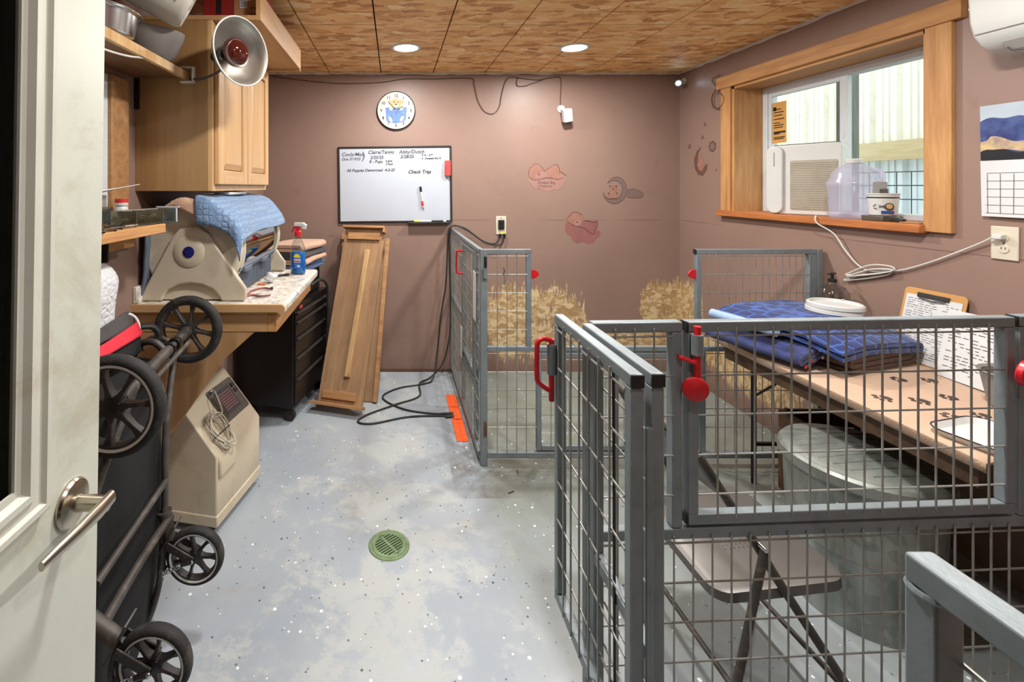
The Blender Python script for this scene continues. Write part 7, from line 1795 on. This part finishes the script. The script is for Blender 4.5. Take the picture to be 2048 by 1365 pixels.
poly(t, [(1320, 488), (1335, 480), (1350, 488), (1335, 502)], 'decal_dark', 'bear_nose', 0.003); pline(t, [(1230, 610), (1280, 632), (1340, 622), (1400, 630)], 0.002, 'decal_dark', 0.0028)
# right wall decal
rc = onw(1400, 320, 0.0); rc.x = XR
t = thing('wall_decal', 'dark moon decal with bear and flowers beside the window', 'wall decal', rc)
def ro(px, py):
    q = onw(px, py, 0.0); return (-(q.y-rc.y), q.z-rc.z)
mo = [(1404, 293), (1394, 302), (1388, 320), (1390, 338), (1397, 350), (1406, 352), (1414, 340), (1415, 326), (1408, 335), (1400, 333), (1395, 322), (1397, 306)]
decal([ro(*q) for q in mo], 'decal_dark', t, 'moon', 0.0006, RIGHT); decal([ro(*q) for q in ((1398, 315), (1403, 310), (1407, 320), (1410, 332), (1404, 343), (1398, 340), (1395, 330))], 'decal_bear', t, 'bear', 0.0012, RIGHT)
for (px, py, r, lob) in ((1425, 293, 0.042, 7), (1379, 293, 0.018, 5), (1410, 249, 0.014, 5), (1405, 275, 0.015, 5), (1433, 340, 0.008, 5)):
    c = ro(px, py); decal(blob(c[0], c[1], r*0.86, r*0.86, lob, 0.2), 'decal_dark', t, 'flower', 0.0006, RIGHT); decal(ell(c[0], c[1], r*0.6, r*0.6), 'wall_paint_plain' if False else 'decal_grey', t, 'flower_centre', 0.0012, RIGHT)
# ---- floor drain
t = thing('floor_drain', 'round green floor drain with slotted grate', 'drain', (-0.023, 2.0, 0))
MB().lathe([(0.072, 0.0005), (0.074, 0.004), (0.084, 0.004), (0.087, 0.0005)], 48).build('ring', 'drain_green', t, smooth=40)
MB().lathe([(0, 0.0008), (0.071, 0.0008), (0.071, 0.0012), (0, 0.0012)], 40).build('sump', 'slot_dark', t)
gr = bpy.data.objects.new('grate', None); COL.objects.link(gr); gr.parent = t; gr.rotation_euler = (0, 0, radians(38))
R = 0.0615; sp = 0.0125
for k in range(-4, 5):
    y = k*sp; L = math.sqrt(max(0.0, R*R-y*y))
    if L > 0.01: MB().bx(-L, L, y-0.0030, y+0.0030, 0.0012, 0.0042).build('bar', 'drain_green', gr)
MB().bx(-0.005, 0.005, -R, R, 0.0012, 0.0044).build('spine', 'drain_green', gr)
out = []
MB().lathe([(0.058, 0.0012), (0.058, 0.0044), (0.0725, 0.0044), (0.0725, 0.0012)], 48, None, True).build('rim', 'drain_green', gr, smooth=40)
# ---- dry bits of straw by the pen
rs = random.Random(31)
for k, (px, py) in enumerate(((1022, 986), (1035, 945))):
    q = FL(px, py); q.z = 0.0025
    o = MB().box((0, 0, 0), (0.035-0.01*k, 0.006, 0.003), (0, 0, 0.5+k)).build('straw_bit', 'twig'); o.location = q; tag(o, ('dry brown straw bit on the floor beside the open gate', 'dry brown straw bit on the floor near the back pen corner')[k], 'straw', 'straw bits on the floor')
